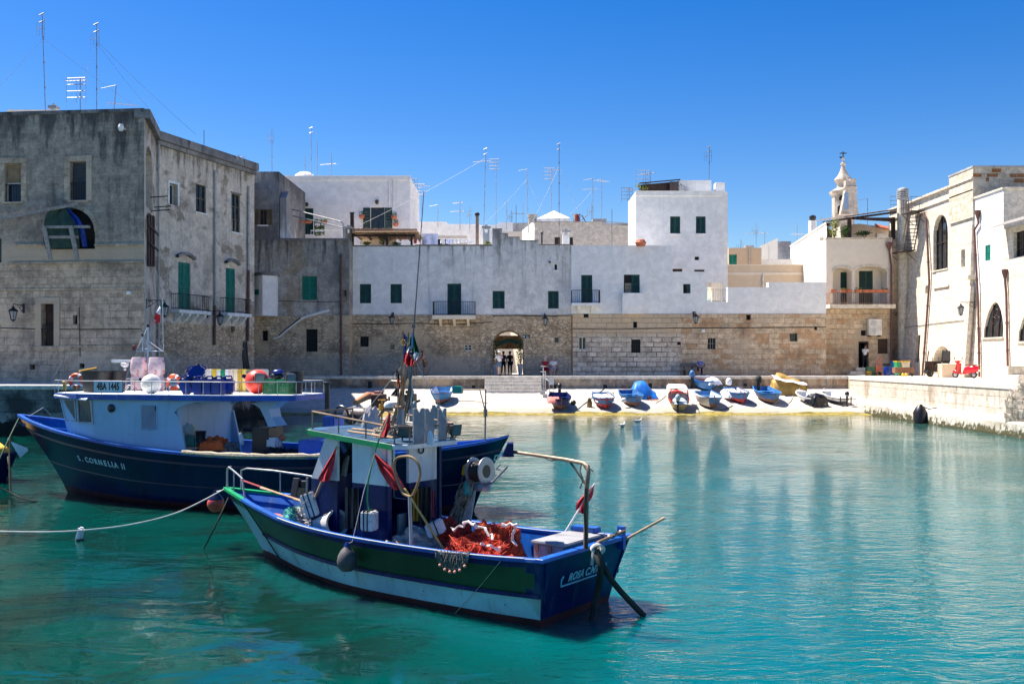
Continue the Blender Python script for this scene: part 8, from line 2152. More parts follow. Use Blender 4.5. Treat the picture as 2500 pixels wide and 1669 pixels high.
lump(slip_at(1584,975),.28,.16,.22,'gear_heap',simple('dark_heap',(.09,.05,.05),.9,var=.4),'dark heap of gear at the foot of the blue tarpaulin','gear',seed=63,amp=.4)
m=MB();p=slip_at(1586,979)+Vector((0,0,.06));m.prism([p+Vector((0,0,0)),p+Vector((.6,.1,.06)),p+Vector((.58,.2,.06)),p+Vector((-.02,.1,0))],(0,0,.04));solo('surf_board',m,simple('orange_board',(.65,.16,.05),.5),'flat orange and purple board lying by the blue tarpaulin','board')
r,f,hh=beach_boat(1660,1004,3.9,1.6,'cream boat with a red rim, red posts and its stern to the water',simple('cream_hull',(.5,.42,.28),.5,var=.15),simple('cream_bottom',(.38,.31,.2),.6),M_bwhite,M_keelr,yaw=-.1,stern_first=True,foredeck=True)
fp=thing('canopy_frame','red tube frame standing in the cream boat','frame',f.w((-1.6,0,.6)));m=MB();pts=[(-1.35,-.66,.62),(-1.35,-.62,1.4),(-1.35,.62,1.4),(-1.35,.66,.62)];m.tube([f.w(p)for p in pts],.03,6)
m.tube([f.w((-1.35,-.62,1.38)),f.w((-.2,-.62,1.45))],.025,6);m.tube([f.w((-1.35,.62,1.38)),f.w((-.2,.62,1.45))],.025,6);m.build('tube',M_keelr,fp)
M_floral=simple('floral_cloth',(.7,.66,.62),.85,var=.08,scale=3,dirt=(.55,.2,.2),dirt_lo=.6,dirt_hi=.66)
m=MB();rows=[]
for a in range(9):
 x=-.1+1.7*a/8;rows.append([f.w((x,y,z+.05*math.sin(a*2.2+y*3)))for y,z in((-.8,.6),(-.8,1.0),(-.76,1.36),(-.6,1.48),(0,1.52),(.6,1.48),(.76,1.34),(.8,1.0),(.8,.6))])
m.grid(rows);solo('floral_canopy',m,M_floral,'white flower patterned canopy over the fore part of the cream boat','canopy',smooth=True)
drape(f,-1.9,-.2,-.55,.5,.72,.14,'pale blue cloth bundled over the stern of the cream boat',simple('pale_blue_bundle',(.38,.5,.62),.8,var=.2),seed=7,hang=.1)
outboard(f,-1.75,.2,.72,'outboard wrapped in pale blue cloth on the stern of the cream boat',M_black,cover=simple('pale_blue_bundle',(.38,.5,.62)),s=1.15)
r,f,hh=beach_boat(1735,958,4.2,1.95,'blue rowing boat with a red inside, higher up behind the beige draped one',M_az,M_az,M_inred,M_blue2,yaw=.15,sh=.75)
drape(f,.6,1.9,-.3,.9,.85,.35,'white cloth bundle on the bow of the red lined boat',M_sheetw,name='cloth_bundle',seed=11,hang=.25)
outboard(f,-.4,-1.05,.7,'teal blue wrapped outboard beside the red lined boat',M_black,cover=M_az,s=1.35)
r,f,hh=beach_boat(1742,1000,4.0,1.9,'blue rowing boat half draped with a beige canvas, in the middle of the row',M_az,M_keelb,M_bwhite,M_sky,yaw=.1)
m=MB();rows=[]
for st in hh.S[5:19]:
 rows.append([f.w(hh.pt(st,0,-1,-.1)+Vector((0,.06,.05))),f.w(hh.pt(st,0,-1,.04)+Vector((0,0,.06))),f.w(hh.pt(st,.3,-1,.06)+Vector((0,0,.02*math.sin(st[0]*9)))),f.w(hh.pt(st,.8,-1,.07)),f.w(hh.pt(st,1.0,-1,.07))])
m.grid(rows);solo('canvas',m,M_cover,'beige canvas hung over the left side of the middle blue boat','canvas',smooth=True)
m=MB();m.tube([f.w((.4,-.8,.72)),f.w((1.2,-.3,.8)),f.w((1.5,.3,.82))],.03,6);solo('pink_roll',m,simple('magenta',(.35,.04,.16),.8),'magenta rolled cloth along the rail of the beige draped boat','cloth')
r,f,hh=beach_boat(1815,988,3.7,1.6,'blue boat with a bright red bottom and a white sheet on its left side',M_az,M_keelr,M_bwhite,M_az,yaw=.2)
drape(f,-1.4,.5,-1.0,.3,.62,.2,'white sheet thrown over the left half of the red bottomed boat',M_sheetw,name='sheet',seed=13,hang=.45)
outboard(f,-1.75,-.1,.72,'white wrapped outboard at the stern of the red bottomed boat',M_black,cover=M_sheetw,s=1.35)
for k,(x,y,h_)in enumerate(((.4,.1,.35),(1.3,.35,.25))):
 m=MB();b0=f.w((x,y,.6));m.tube([b0,b0+Vector((0,0,h_)),b0+Vector((.08,0,h_+.15))],.018,5);m.tube([b0+Vector((0,0,h_)),b0+Vector((-.08,0,h_+.15))],.016,5);solo('rowlock_stick',m,M_inred if k==0 else M_wood,('tall forked stick in the red bottomed boat','short forked stick near the bow of the red bottomed boat')[k],'stick')
r,f,hh=beach_boat(1890,989,4.2,1.8,'blue rowing boat with a brown bottom and a dark wrapped motor, before the mustard tarpaulin',M_az,M_keelb,M_az,M_sky,yaw=.12)
outboard(f,-1.9,-.15,.8,'dark cloth wrapped outboard on the boat before the mustard tarpaulin',M_black,cover=simple('dark_olive',(.03,.035,.025),.8),s=1.55)
tt_=tarp_boat(1893,1974,914,966,(.8,1.35,1.2,1.0,.85,.5),simple('mustard_tarp',(.42,.26,.06),.7,var=.25,scale=2),'boat under a mustard tarpaulin with a white sheet on top',seed=5)
m=MB();g0=slip_at(1893,966);g1=slip_at(1974,966);z_=lambda y:1.4-1.28*(67.3-y)/6.9
m.grid([[Vector((g0.x+(g1.x-g0.x)*u-.03,g0.y+.12+.75*v,z_(g0.y+.8)+(1.3-.55*u)*(.72+.42*v-.2*v*v)+.03*math.sin(u*14)))for u in(k/12 for k in range(13))]for v in(0,.3,.7,1.2,1.8)])
m.build('top_sheet',M_sheetw,tt_,smooth=True)
def dinghy(px,py,label,yaw,hullc,length=3.1):
 r,f,hh=beach_boat(px,py,length,1.55,label,M_bwhite,hullc,M_bwhite,M_bwhite,yaw=yaw,stern_first=True,sh=.5,seats=1);return f
f=dinghy(1990,988,'white dinghy with a black bagged motor, second from the right quay wall',.4,M_bwhite)
drape(f,-2.0,-.6,-.75,.7,.5,.45,'black plastic bag over the motor of the white dinghy',simple('black_bag',(.01,.01,.012),.25,var=.3),name='motor_bag',seed=17,hang=.6)
f=dinghy(2056,987,'small white dinghy with a bare outboard, last in the row by the quay wall',.5,simple('slate_bottom',(.07,.08,.12),.5))
outboard(f,-1.65,.0,.62,'bare black outboard on the last white dinghy',M_black,s=.95)
m=MB();m.tube([f.w((-1.5,-.5,.7)),f.w((-1.6,-.5,.1))],.04,6);m.tube([f.w((-1.5,.5,.75)),f.w((-1.6,.55,.1))],.04,6);m.tube([f.w((-1.6,-.9,.55)),f.w((-1.4,1.0,.55))],.03,6);solo('wooden_stand',m,M_wood,'brown wooden stand at the stern of the last white dinghy','stand')
for k,(a,b,c_)in enumerate((((1085,985),(1130,972),(1190,985)),((1410,1000),(1440,975),(1475,950)),((1600,985),(1625,972),(1640,950)),((1790,990),(1770,1002),(1740,1006)),((1925,985),(1940,975),(1935,950)))):
 m=MB();p0,p1,p2=(slip_at(*q)+Vector((0,0,.03))for q in(a,b,c_));m.tube([p0.lerp(p1,t/5).lerp(p1.lerp(p2,t/5),t/5)for t in range(6)],.025,5);solo('mooring_rope',m,(M_rope,M_ropedk)[k%2],('rope on the slipway right of the lone rowing boat','rope running up the slipway left of the red striped boat','rope running up the slipway left of the cream boat','slack rope at the bow of the beige draped boat','rope running up the slipway beside the mustard tarpaulin')[k],'rope',group='ropes on the slipway')
gr=thing('gangway_rail','white tube handrail with a chain at the right end of the stone steps','railing',(2.2,66.2,1.2))
m=MB();a0=P(1326,945,66.6);
for(x,y0,y1)in((1326,955,894),(1331,958,905)):m.tube([P(x,y0,66.4),P(x,y1,66.4)],.035,6)
m.tube([P(1320,894,66.4),P(1332,894,66.4)],.025,6);m.tube([P(1320,907,66.4),P(1332,907,66.4)],.025,6);m.build('rail',M_frameW,gr)
m=MB();m.tube([P(1326,909,66.4),P(1328,917,66.3),P(1333,925,66.2),P(1341,930,66.0)],.03,5);m.build('chain',M_ropew,gr)
for k,(x0,x1,y0,y1)in enumerate(((1319,1331,946,952),(1319,1331,953,963),(1325,1337,962,971))):
 g=slip_at((x0+x1)/2,y1);m=MB();w_=(x1-x0)*g.y/FPX;hgt=(y1-y0)*g.y/FPX;m.box((g.x-w_/2,g.y,g.z-.05),(g.x+w_/2,g.y+.3,g.z+hgt));solo('stone_block',m,M_conc,('upper pale block at the foot of the white rail','middle pale block below the white rail','lowest pale block on the slipway below the white rail')[k],'block',bevel=.02)
nb2=thing('notice_board','small white notice board on two thin posts beside the gangway rail','sign',slip_at(1346,962));g=slip_at(1346,962)
for dx in(-.13,.13):
 m=MB();m.tube([g+Vector((dx,0,-.03)),g+Vector((dx,0,1.0))],.02,5);m.build('post',M_zinc,nb2)
m=MB();m.box((g.x-.17,g.y-.02,g.z+.62),(g.x+.17,g.y+.0,g.z+1.05));m.build('board',simple('notice',(.55,.55,.58),.6),nb2)
bf=thing('rubber_fender','black rubber fender hanging from the ledge of the right quay wall','fender',(21.6,52.3,.0));u=P(2250,1018,52);m=MB();m.lathe([(.05,-.5),(.33,-.42),(.36,.1),(.25,.35),(.08,.55)],(21.55,51.9,.45),14);m.build('body',M_black,bf,smooth=True);m=MB();m.tube([(21.55,51.9,.95),(22.0,51.9,.75),(22.6,52.3,.8)],.03,5);m.build('line',M_ropedk,bf)
lump((23.0,43.2,.0),1.15,1.5,2.15,'rock_mass',stone('rock',(.2,.17,.14),(.55,.48,.4),(.1,.09,.08),.5,.4,stain=(.05,.05,.04),s_lo=.45,s_hi=.62,bump=1.0),'rough rubble buttress at the right end of the quay wall','rock',seed=71,amp=.16,n=40,m_=22,flat=.3)
# things on the quay
GQ=QZ
def onq(px,D):return Vector(((px-CX)/FPX*D,D,GQ))
be=thing('bench','long dark wooden bench against the coursed stone wall','bench',onq(1690,71.3))
x0,x1=onq(1661,71.3).x,onq(1722,71.3).x
m=MB();m.box((x0,71.0,GQ+.42),(x1,71.42,GQ+.47));m.build('seat',M_timber,be);m=MB();m.box((x0,71.44,GQ+.62),(x1,71.49,GQ+.88));m.build('backrest',simple('grey_wood',(.15,.13,.13),.8),be)
for x in(x0+.3,(x0+x1)/2,x1-.3):m=MB();m.box((x-.05,71.03,GQ),(x+.05,71.1,GQ+.42));m.box((x-.05,71.5,GQ),(x+.05,71.55,GQ+.85));m.box((x-.045,71.1,GQ+.36),(x+.045,71.5,GQ+.41));m.build('leg',M_iron,be)
be2=thing('bench','short dark bench under the wall right of the gateway','bench',onq(1345,71.3));x0,x1=onq(1316,71.3).x,onq(1363,71.3).x
m=MB();m.box((x0,71.0,GQ+.42),(x1,71.42,GQ+.47));m.build('seat',M_wood,be2)
for x in(x0+.2,x1-.2):m=MB();m.box((x-.05,71.05,GQ),(x+.05,71.4,GQ+.42));m.build('leg',M_iron,be2)
sbn=thing('stone_bench','pale stone bench at the far right edge of the quay','bench',P(2495,935,49));m=MB();x0=P(2466,0,49).x;m.box((x0,48.2,GQ),(x0+3,49.2,GQ+.42));m.build('seat',M_bright,sbn,bevel=.03);m=MB();m.box((x0+.05,49.25,GQ),(x0+3,49.6,GQ+.85));m.build('backrest',M_bright,sbn,bevel=.03)
def climber(px,D,hgt,label,seed,pot_mat=simple('zinc_planter',(.4,.44,.48),.5)):
 rnd=random.Random(seed);c=onq(px,D);t=thing('planter',label,'planter',c,group='gateway planters')
 m=MB();m.lathe([(.13,0),(.2,.8),(.21,.82),(.17,.82),(.15,.7)],c,4);m.build('pot',pot_mat,t)
 m=MB();m.tube([c+Vector((0,0,.7)),c+Vector((.05,.1,hgt*.6)),c+Vector((0,.1,hgt))],.025,5);m.build('stem',M_wood,t)
 m=MB()
 for k in range(420):
  z=.75+(hgt-.6)*rnd.random();q=c+Vector((rnd.gauss(0,.11),rnd.gauss(0,.12),z));d_=Vector((rnd.gauss(0,1),rnd.gauss(0,1),rnd.gauss(0,1))).normalized()*.09;e_=d_.cross(Vector((rnd.gauss(0,1),1,.3))).normalized()*.04
  m.face([q,q+d_*.5+e_,q+d_,q+d_*.5-e_])
 m.build('foliage',simple('dark_leaf',(.02,.05,.012),.6,var=.5,bump=0),t)
climber(1211,71.5,2.4,'tall planter with a dark climber at the left side of the gateway',1);climber(1270,71.5,2.5,'tall planter with a dark climber at the right side of the gateway',2)
lw=Plane((-2.2,87),(2.0,79.5));lane=thing('lane_house','sunlit house wall across the lane seen through the gateway','house',(0,84,GQ));wallpart(lane,'wall',M_pale,lw,None,[],uvrects=[(0,lw.len,GQ,7)],back=.5)
ac=thing('air_conditioner','white twin fan air conditioner on the wall above the waiter doorway','air conditioner',AP.pt(AP.at(2131,815)[0],AP.at(2131,817)[1],.3));r_=AP.rect(2115,779,2147,819)
m=MB();AP.box(m,r_[0],r_[1],r_[2],r_[3],.12,.55);m.build('casing',simple('ac_white',(.66,.64,.6),.5),ac,bevel=.03)
for k in range(2):
 z=r_[2]+(r_[3]-r_[2])*(.27+.47*k);u_=r_[0]+(r_[1]-r_[0])*.33;m=MB();Mf=Matrix.Translation(AP.pt(u_,z,.552))@Matrix.Rotation(R(90),4,'X');m.torus((0,0,0),.2,.018,None,20,5);m.torus((0,0,0),.12,.012,None,16,5);m.lathe([(.06,0),(.05,.02)],None,10);m.v=[Mf@q for q in m.v];m.build('fan_grille',M_conc,ac)
m=MB();AP.box(m,r_[0]+.1,r_[0]+.16,r_[2]-.1,r_[2],0,.55);AP.box(m,r_[1]-.16,r_[1]-.1,r_[2]-.1,r_[2],0,.55);m.build('bracket',M_iron,ac)
ccol={'g':simple('crate_dkgreen',(.0,.14,.05),.5),'y':simple('crate_yellow',(.7,.38,.01),.5),'o':simple('crate_orange',(.62,.13,.05),.5),'r':simple('crate_red',(.45,.06,.03),.5)}
for px,lvl,k,lab in((2120,0,'y','yellow bottle crate at the bottom left of the crate stack'),(2130,0,'g','green bottle crate at the bottom middle of the crate stack'),(2141,0,'g','green bottle crate at the bottom right of the crate stack'),(2120,1,'g','green bottle crate on top of the yellow one'),(2130,1,'g','green bottle crate on the upper middle of the stack'),(2141,1,'o','orange bottle crate on the upper right of the stack')):
 p=onq(px,70.6);crate(p+Vector((0,0,.315*lvl)),0,(.29,.38,.31),lab,ccol[k],'bottle crates by the doorway')
def hand_truck(px,D,rz,label,mat,first=[]):
 r=thing('hand_truck',label,'hand truck',onq(px,D),rz,group='hand trucks')
 for s in(-.2,.2):
  m=MB();m.tube([(s,0,.05),(s,.1,1.1),(s,.02,1.3),(s,-.1,1.32)],.022,6);m.build('side_bar',mat,r,world=False)
  m=MB();m.torus((s*1.15,.12,.14),.1,.04,Matrix.Rotation(R(90),3,'Y'),14,6);m.lathe([(.05,-.02),(.05,.02)],Matrix.Translation((s*1.15,.12,.14))@Matrix.Rotation(R(90),4,'Y'),8);m.build('wheel',M_black,r,world=False)
 m=MB();m.box((-.22,-.25,.02),(.22,0,.04));
 for z in(.4,.75,1.05):m.tube([(-.2,.03+z*.06,z),(.2,.03+z*.06,z)],.018,5)
 m.build('toe_plate',mat,r,world=False);return r
hand_truck(2147,69.9,.4,'red tubed hand truck leaning by the bottle crates',simple('red_tube',(.4,.07,.05),.5));hand_truck(2284,64.6,-.5,'dark hand truck beside the cream cabinet',M_wood)
bl_=thing('barrel','bright blue plastic barrel with black pots on top','barrel',onq(2166,70.2));c=onq(2166,70.2);m=MB();m.lathe([(.2,0),(.24,.15),(.245,.3),(.24,.6),(.21,.66)],c,18);m.build('body',M_jerry,bl_,smooth=True)
for k in range(3):
 q=c+Vector((-.2+.2*k,.05,.68));t=thing('flower_pot',('left black pot','middle black pot','right black pot')[k]+' on top of the blue barrel','plant pot',q,group='black pots');m=MB();m.lathe([(.08,0),(.11,.2),(.12,.21),(.09,.2)],q,10);m.build('pot',M_black,t)
def wheelie(px,D,label,body,lid):
 c=onq(px,D);r=thing('wheelie_bin',label,'bin',c,group='wheeled bins');m=MB();q0=[(-.22,-.25,.08),(.22,-.25,.08),(.22,.25,.08),(-.22,.25,.08)];q1=[(-.28,-.33,.98),(.28,-.33,.98),(.28,.33,.98),(-.28,.33,.98)];m.grid([[c+Vector(p)for p in q0],[c+Vector(p)for p in q1]],close=True);m.face([c+Vector(p)for p in q0]);m.build('body',body,r,bevel=.02);m=MB();m.box(c+Vector((-.3,-.37,.985)),c+Vector((.3,.35,1.05)));m.build('lid',lid,r,bevel=.02)
 for s in(-.2,.2):m=MB();m.torus(c+Vector((s,.28,.1)),.07,.03,Matrix.Rotation(R(90),3,'Y'),12,6);m.build('wheel',M_black,r)
M_ylid=simple('yellow_lid',(.75,.5,.01),.5)
wheelie(2186,71.6,'blue wheeled bin behind the brown cart',simple('bin_blue',(.02,.12,.5),.5),simple('bin_blue',(.02,.12,.5)));wheelie(2195,70.6,'green wheeled bin between the blue and the yellow one',simple('bin_green',(.02,.3,.12),.5),M_ylid);wheelie(2208,70.4,'wheeled bin with a yellow lid behind the brown cart',simple('bin_grey',(.5,.45,.35),.5),M_ylid)
ct=thing('market_cart','brown flat sided cart on small wheels with a tube handle','cart',onq(2205,68.5));c=onq(2205,68.5);w2=.66
m=MB();m.box(c+Vector((-w2,-.3,.22)),c+Vector((w2,.3,.62)));m.build('body',simple('cart_brown',(.2,.09,.05),.7),ct,bevel=.015);m=MB();m.tube([c+Vector((-.15,0,.62)),c+Vector((-.15,0,1.12)),c+Vector((w2+.02,0,1.12)),c+Vector((w2+.02,0,.3))],.025,6);m.build('handle',simple('cart_brown',(.2,.09,.05)),ct)
for s in(-.2,.5):m=MB();m.torus(c+Vector((s,-.3,.12)),.09,.03,Matrix.Rotation(R(90),3,'X'),14,6);m.lathe([(.06,-.015),(.06,.015)],Matrix.Translation(c+Vector((s,-.3,.12)))@Matrix.Rotation(R(90),4,'X'),10);m.build('wheel',M_wood,ct)
for k in range(2):m=MB();q=onq(2204+8*k,68.0);m.lathe([(.08,0),(.09,.15),(.05,.2),(.03,.24)],q,10);solo('gas_can',m,M_ylid,('left','right')[k]+' little yellow gas can under the brown cart','canister',smooth=True)
tr=thing('trailer_frame','dark metal trailer frame with a mesh panel before the arched doorway','trailer',onq(2290,65.3));c=onq(2286,65.3)
m=MB();
for a,b in(((-.75,0,.2),(-.5,0,1.75)),((-.55,0,1.02),(.9,0,1.05)),((.35,0,1.02),(.45,0,1.8)),((-.3,0,.3),(.1,0,1.02)),((-.75,0,.3),(.7,0,.3)),((-.6,.5,.3),(-.45,.5,1.0)),((-.55,0,1.02),(-.55,.6,1.02)),((.9,0,1.05),(.9,.6,1.05)),((-.55,.6,1.02),(.9,.6,1.05)),((.85,0,1.05),(.85,0,.25))):m.tube([c+Vector(a),c+Vector(b)],.035,6)
m.build('frame',M_iron,tr);m=MB();m.box(c+Vector((.4,.02,1.06)),c+Vector((.95,.06,1.75)));m.build('panel',simple('dark_panel',(.05,.055,.07),.5),tr)
m=MB();m.grid([[c+Vector((-.7+.35*a,.1,.35+.33*b))for a in range(4)]for b in range(3)]);m.build('mesh_side',M_wood,tr)
m=MB();m.torus(c+Vector((-.45,-.05,.26)),.2,.06,Matrix.Rotation(R(90),3,'X'),18,8);m.lathe([(.14,-.04),(.14,.04)],Matrix.Translation(c+Vector((-.45,-.05,.26)))@Matrix.Rotation(R(90),4,'X'),12);m.build('wheel',M_black,tr)
cb=thing('cabinet','cream box cabinet standing beside the red scooter','cabinet',onq(2313,64.3));c=onq(2313,64.3);m=MB();m.box(c+Vector((-.48,-.3,.0)),c+Vector((.46,.4,.84)));m.build('body',M_cream,cb,bevel=.015);m=MB();m.box(c+Vector((-.5,-.33,.842)),c+Vector((.48,.43,.88)));m.build('top',M_pale,cb,bevel=.008)
sc_=thing('scooter','glossy red motor scooter parked on the quay, seen from behind','scooter',onq(2355,61.6),R(122));SC=dict(world=False)
M_sred=simple('scooter_red',(.62,.008,.02),.2,var=.06,bump=0)
WL[sc_.as_pointer()]=Vector()
for x in(.62,-.62):
 m=MB();m.torus((x,0,.23),.17,.055,Matrix.Rotation(R(90),3,'X'),22,9);wo2=m.build('tyre',M_black,sc_,smooth=True,**SC);m=MB();m.lathe([(.05,-.05),(.13,-.03),(.13,.03),(.05,.05)],Matrix.Translation((x,0,.23))@Matrix.Rotation(R(90),4,'X'),16);m.build('rim',M_steel,wo2,smooth=True,**SC)
m=MB();rows=[]
for x,w_,z0_,z1_ in((-.95,.05,.55,.72),(-.85,.15,.4,.78),(-.6,.22,.33,.8),(-.3,.23,.3,.78),(-.05,.17,.28,.68),(.08,.1,.27,.45)):
 rows.append([Vector((x,w_*math.copysign(abs(math.cos(t))**.7,math.cos(t)),(z0_+z1_)/2+(z1_-z0_)/2*math.sin(t)))for t in(2*math.pi*k/16 for k in range(16))])
m.grid(rows,close=True);m.face(rows[0]);m.face(rows[-1]);m.build('body',M_sred,sc_,smooth=True,**SC)
m=MB();m.box((-.1,-.16,.26),(.45,.16,.32));m.build('footboard',M_sred,sc_,bevel=.02,**SC)
m=MB();m.grid([[Vector((.42+.1*math.sin(k)*0-.03*abs(y)*8,y,z))for y in(-.22,-.12,0,.12,.22)]for k,z in enumerate((.3,.5,.75,.95))]);m.grid([[Vector((.45-.03*abs(y)*8,y,z))for y in(-.22,-.12,0,.12,.22)]for z in(.3,.5,.75,.95)]);m.build('leg_shield',M_sred,sc_,smooth=True,**SC)
m=MB();m.tube([(.5,0,.95),(.66,0,.35)],.05,8);m.ball((.62,0,.4),.2,14,8,(1.1,.45,.55));m.build('front_fork',M_sred,sc_,smooth=True,**SC)
m=MB();m.ball((.46,0,1.03),.12,14,9,(1.1,1.1,.8));m.tube([(.45,-.34,1.06),(.46,0,1.04),(.45,.34,1.06)],.03,7);m.build('handlebar',M_sred,sc_,smooth=True,**SC)
m=MB();m.lathe([(.075,0),(.07,.03),(.01,.045)],Matrix.Translation((.57,0,1.02))@Matrix.Rotation(R(90),4,'Y'),14);m.build('headlight',M_glass,sc_,smooth=True,**SC)
for s in(-1,1):m=MB();m.tube([(.45,s*.3,1.06),(.42,s*.38,1.22)],.01,5);m.ball((.42,s*.39,1.25),.06,10,7,(.3,1,.9));m.build('mirror',M_black,sc_,smooth=True,**SC)
m=MB();m.box((-.78,-.15,.8),(-.08,.15,.88));m.build('seat',simple('seat_tan',(.3,.14,.1),.6),sc_,bevel=.035,smooth=True,**SC)
m=MB();m.box((-.985,-.09,.42),(-.975,.09,.56));m.build('number_plate',M_frameW,sc_,**SC);m=MB();m.ball((-.95,0,.64),.06,10,6,(.5,1.2,.7));m.build('tail_light',simple('tail_red',(.4,.0,.0),.2),sc_,smooth=True,**SC)
m=MB();m.tube([(-.2,-.16,.22),(-.8,-.2,.25)],.05,8);m.build('exhaust',M_steel,sc_,**SC);m=MB();m.tube([(-.95,-.15,.82),(-1.02,0,.84),(-.95,.15,.82)],.015,5);m.build('grab_rail',M_steel,sc_,**SC)
# people
M_skin=simple('skin',(.42,.22,.15),.6,var=.1,bump=0)
M_skin2=simple('skin_pale',(.55,.34,.26),.6,var=.1,bump=0)
def skin_mesh(name,pts,edges,rad,mat,parent,root=0,sub=1):
 me=bpy.data.meshes.new(name);me.from_pydata([Vector(p)for p in pts],edges,[]);o=bpy.data.objects.new(name,me);COL.objects.link(o)
 sk=o.modifiers.new('skin','SKIN');sk.use_smooth_shade=True
 ly=me.skin_vertices[0].data if len(me.skin_vertices)else None
 if ly is None:
  bpy.context.view_layer.update();ly=me.skin_vertices[0].data
 for i,r_ in enumerate(rad):ly[i].radius=(r_,r_);ly[i].use_root=(i==root)
 ss=o.modifiers.new('sub','SUBSURF');ss.levels=sub;ss.render_levels=sub
 dg=bpy.context.evaluated_depsgraph_get();m2=bpy.data.meshes.new_from_object(o.evaluated_get(dg));bpy.data.objects.remove(o);m2.name=name
 m2.materials.clear();m2.materials.append(mat);r_=bpy.data.objects.new(name,m2);COL.objects.link(r_);r_.parent=parent;return r_
def person(loc,rz,label,pose='stand',top=None,bottom=None,skin=None,hair=None,hat=None,shorts=True,sleeves=True,lean=0.0,arms='down',scale=1.0,shoes=None,long_legs=False,tank=False):
 skin=skin or M_skin;r=thing('person',label,'person',loc,rz);r.scale=(scale,scale,scale)
 sit=pose=='sit';hz=.5 if sit else.93
 J={}
 J['pel']=(0,0,hz);f=math.tan(lean)
 J['waist']=(0,-f*.2,hz+.2);J['chest']=(0,-f*.42,hz+.42);J['neck']=(0,-f*.56-.01,hz+.565);J['chin']=(0,-f*.64-.03,hz+.64);J['head']=(0,-f*.72-.03,hz+.74);J['crown']=(0,-f*.77-.02,hz+.8)
 for s,n in((-1,'l'),(1,'r')):
  y0=-f*.5
  J['sh'+n]=(s*.175,y0,hz+.5)
  if arms=='fold':J['el'+n]=(s*.23,y0-.06,hz+.24);J['wr'+n]=(s*.08,y0-.28,hz+.18);J['ha'+n]=(s*.02,y0-.33,hz+.16)
  elif arms=='face' and s==1:J['el'+n]=(s*.24,y0-.14,hz+.3);J['wr'+n]=(s*.12,y0-.24,hz+.52);J['ha'+n]=(s*.08,y0-.22,hz+.6)
  elif arms=='reach':J['el'+n]=(s*.2,y0-.12,hz+.27);J['wr'+n]=(s*.17,y0-.3,hz+.1);J['ha'+n]=(s*.16,y0-.36,hz+.03)
  else:J['el'+n]=(s*.225,y0+.02,hz+.22);J['wr'+n]=(s*.235,y0-.06,hz-.02);J['ha'+n]=(s*.23,y0-.09,hz-.1)
  J['hp'+n]=(s*.095,0,hz-.03)
  if sit:J['kn'+n]=(s*.13,-.42,.5);J['an'+n]=(s*.13,-.4,.09);J['to'+n]=(s*.15,-.56,.035)
  else:
   st_=.06*s;J['kn'+n]=(s*.105,-.03+st_,.5);J['an'+n]=(s*.11,.03+st_*1.5,.085);J['to'+n]=(s*.13,-.13+st_*1.5,.03)
 names=list(J);idx={n:i for i,n in enumerate(names)}
 RAD={'pel':.13,'waist':.115,'chest':.135,'neck':.052,'chin':.06,'head':.092,'crown':.07}
 for n in 'lr':RAD.update({'sh'+n:.062,'el'+n:.042,'wr'+n:.029,'ha'+n:.034,'hp'+n:.095,'kn'+n:.058,'an'+n:.04,'to'+n:.032})
 E=[('pel','waist'),('waist','chest'),('chest','neck'),('neck','chin'),('chin','head'),('head','crown')]
 for n in 'lr':E+=[('chest','sh'+n),('sh'+n,'el'+n),('el'+n,'wr'+n),('wr'+n,'ha'+n),('pel','hp'+n),('hp'+n,'kn'+n),('kn'+n,'an'+n),('an'+n,'to'+n)]
 pts=[J[n]for n in names];rad=[RAD[n]for n in names];ed=[(idx[a],idx[b])for a,b in E]
 for n,s in(('l',-1),('r',1)):
  h_,w_=Vector(J['ha'+n]),Vector(J['wr'+n]);d=(h_-w_).normalized();sd=d.cross(Vector((0,1,.2))).normalized()
  if sd.length<.1:sd=Vector((1,0,0))
  for k,(o_,L2)in enumerate(((-.024,.06),(-.008,.075),(.008,.07),(.024,.055))):
   b=h_+d*.02+sd*o_;i=len(pts);pts+=[tuple(b+d*.02),tuple(b+d*L2*.7+Vector((0,-.01,0))),tuple(b+d*L2+Vector((0,-.02,-.006)))];rad+=[.0095,.0085,.007];ed+=[(idx['ha'+n],i),(i,i+1),(i+1,i+2)]
  b=w_.lerp(h_,.6)+sd*-.03*s;i=len(pts);pts+=[tuple(b+d*.01+Vector((0,-.02,0))),tuple(b+d*.04+Vector((0,-.035,0)))];rad+=[.011,.009];ed+=[(idx['ha'+n],i),(i,i+1)]
 hd=Vector(J['head']);i=len(pts);pts+=[tuple(hd+Vector((0,-.1,-.03)))];rad+=[.014];ed+=[(idx['head'],i)]
 for s in(-1,1):i=len(pts);pts+=[tuple(hd+Vector((s*.088,.01,-.02)))];rad+=[.016];ed+=[(idx['head'],i)]
 skin_mesh('body',pts,ed,rad,skin,r)
 def wear(nm,chain,rr,mat,root=0):
  i_={n:k for k,n in enumerate(dict.fromkeys(x for e in chain for x in e[:2]))}
  p=[None]*len(i_)
  for n,k in i_.items():
   p[k]=WP[n]if n in WP else J[n]
  skin_mesh(nm,p,[(i_[a],i_[b])for a,b in chain],[rr.get(n,RAD.get(n,.05)*1.18)for n in i_],mat,r,root)
 WP={}
 for n in 'lr':
  WP['mid'+n]=tuple(Vector(J['sh'+n]).lerp(Vector(J['el'+n]),.75));WP['th'+n]=tuple(Vector(J['hp'+n]).lerp(Vector(J['kn'+n]),.82));WP['sk'+n]=tuple(Vector(J['kn'+n]).lerp(Vector(J['an'+n]),.9))
 WP['hem']=tuple(Vector(J['pel'])+Vector((0,0,.0)));WP['collar']=tuple(Vector(J['chest']).lerp(Vector(J['neck']),.6))
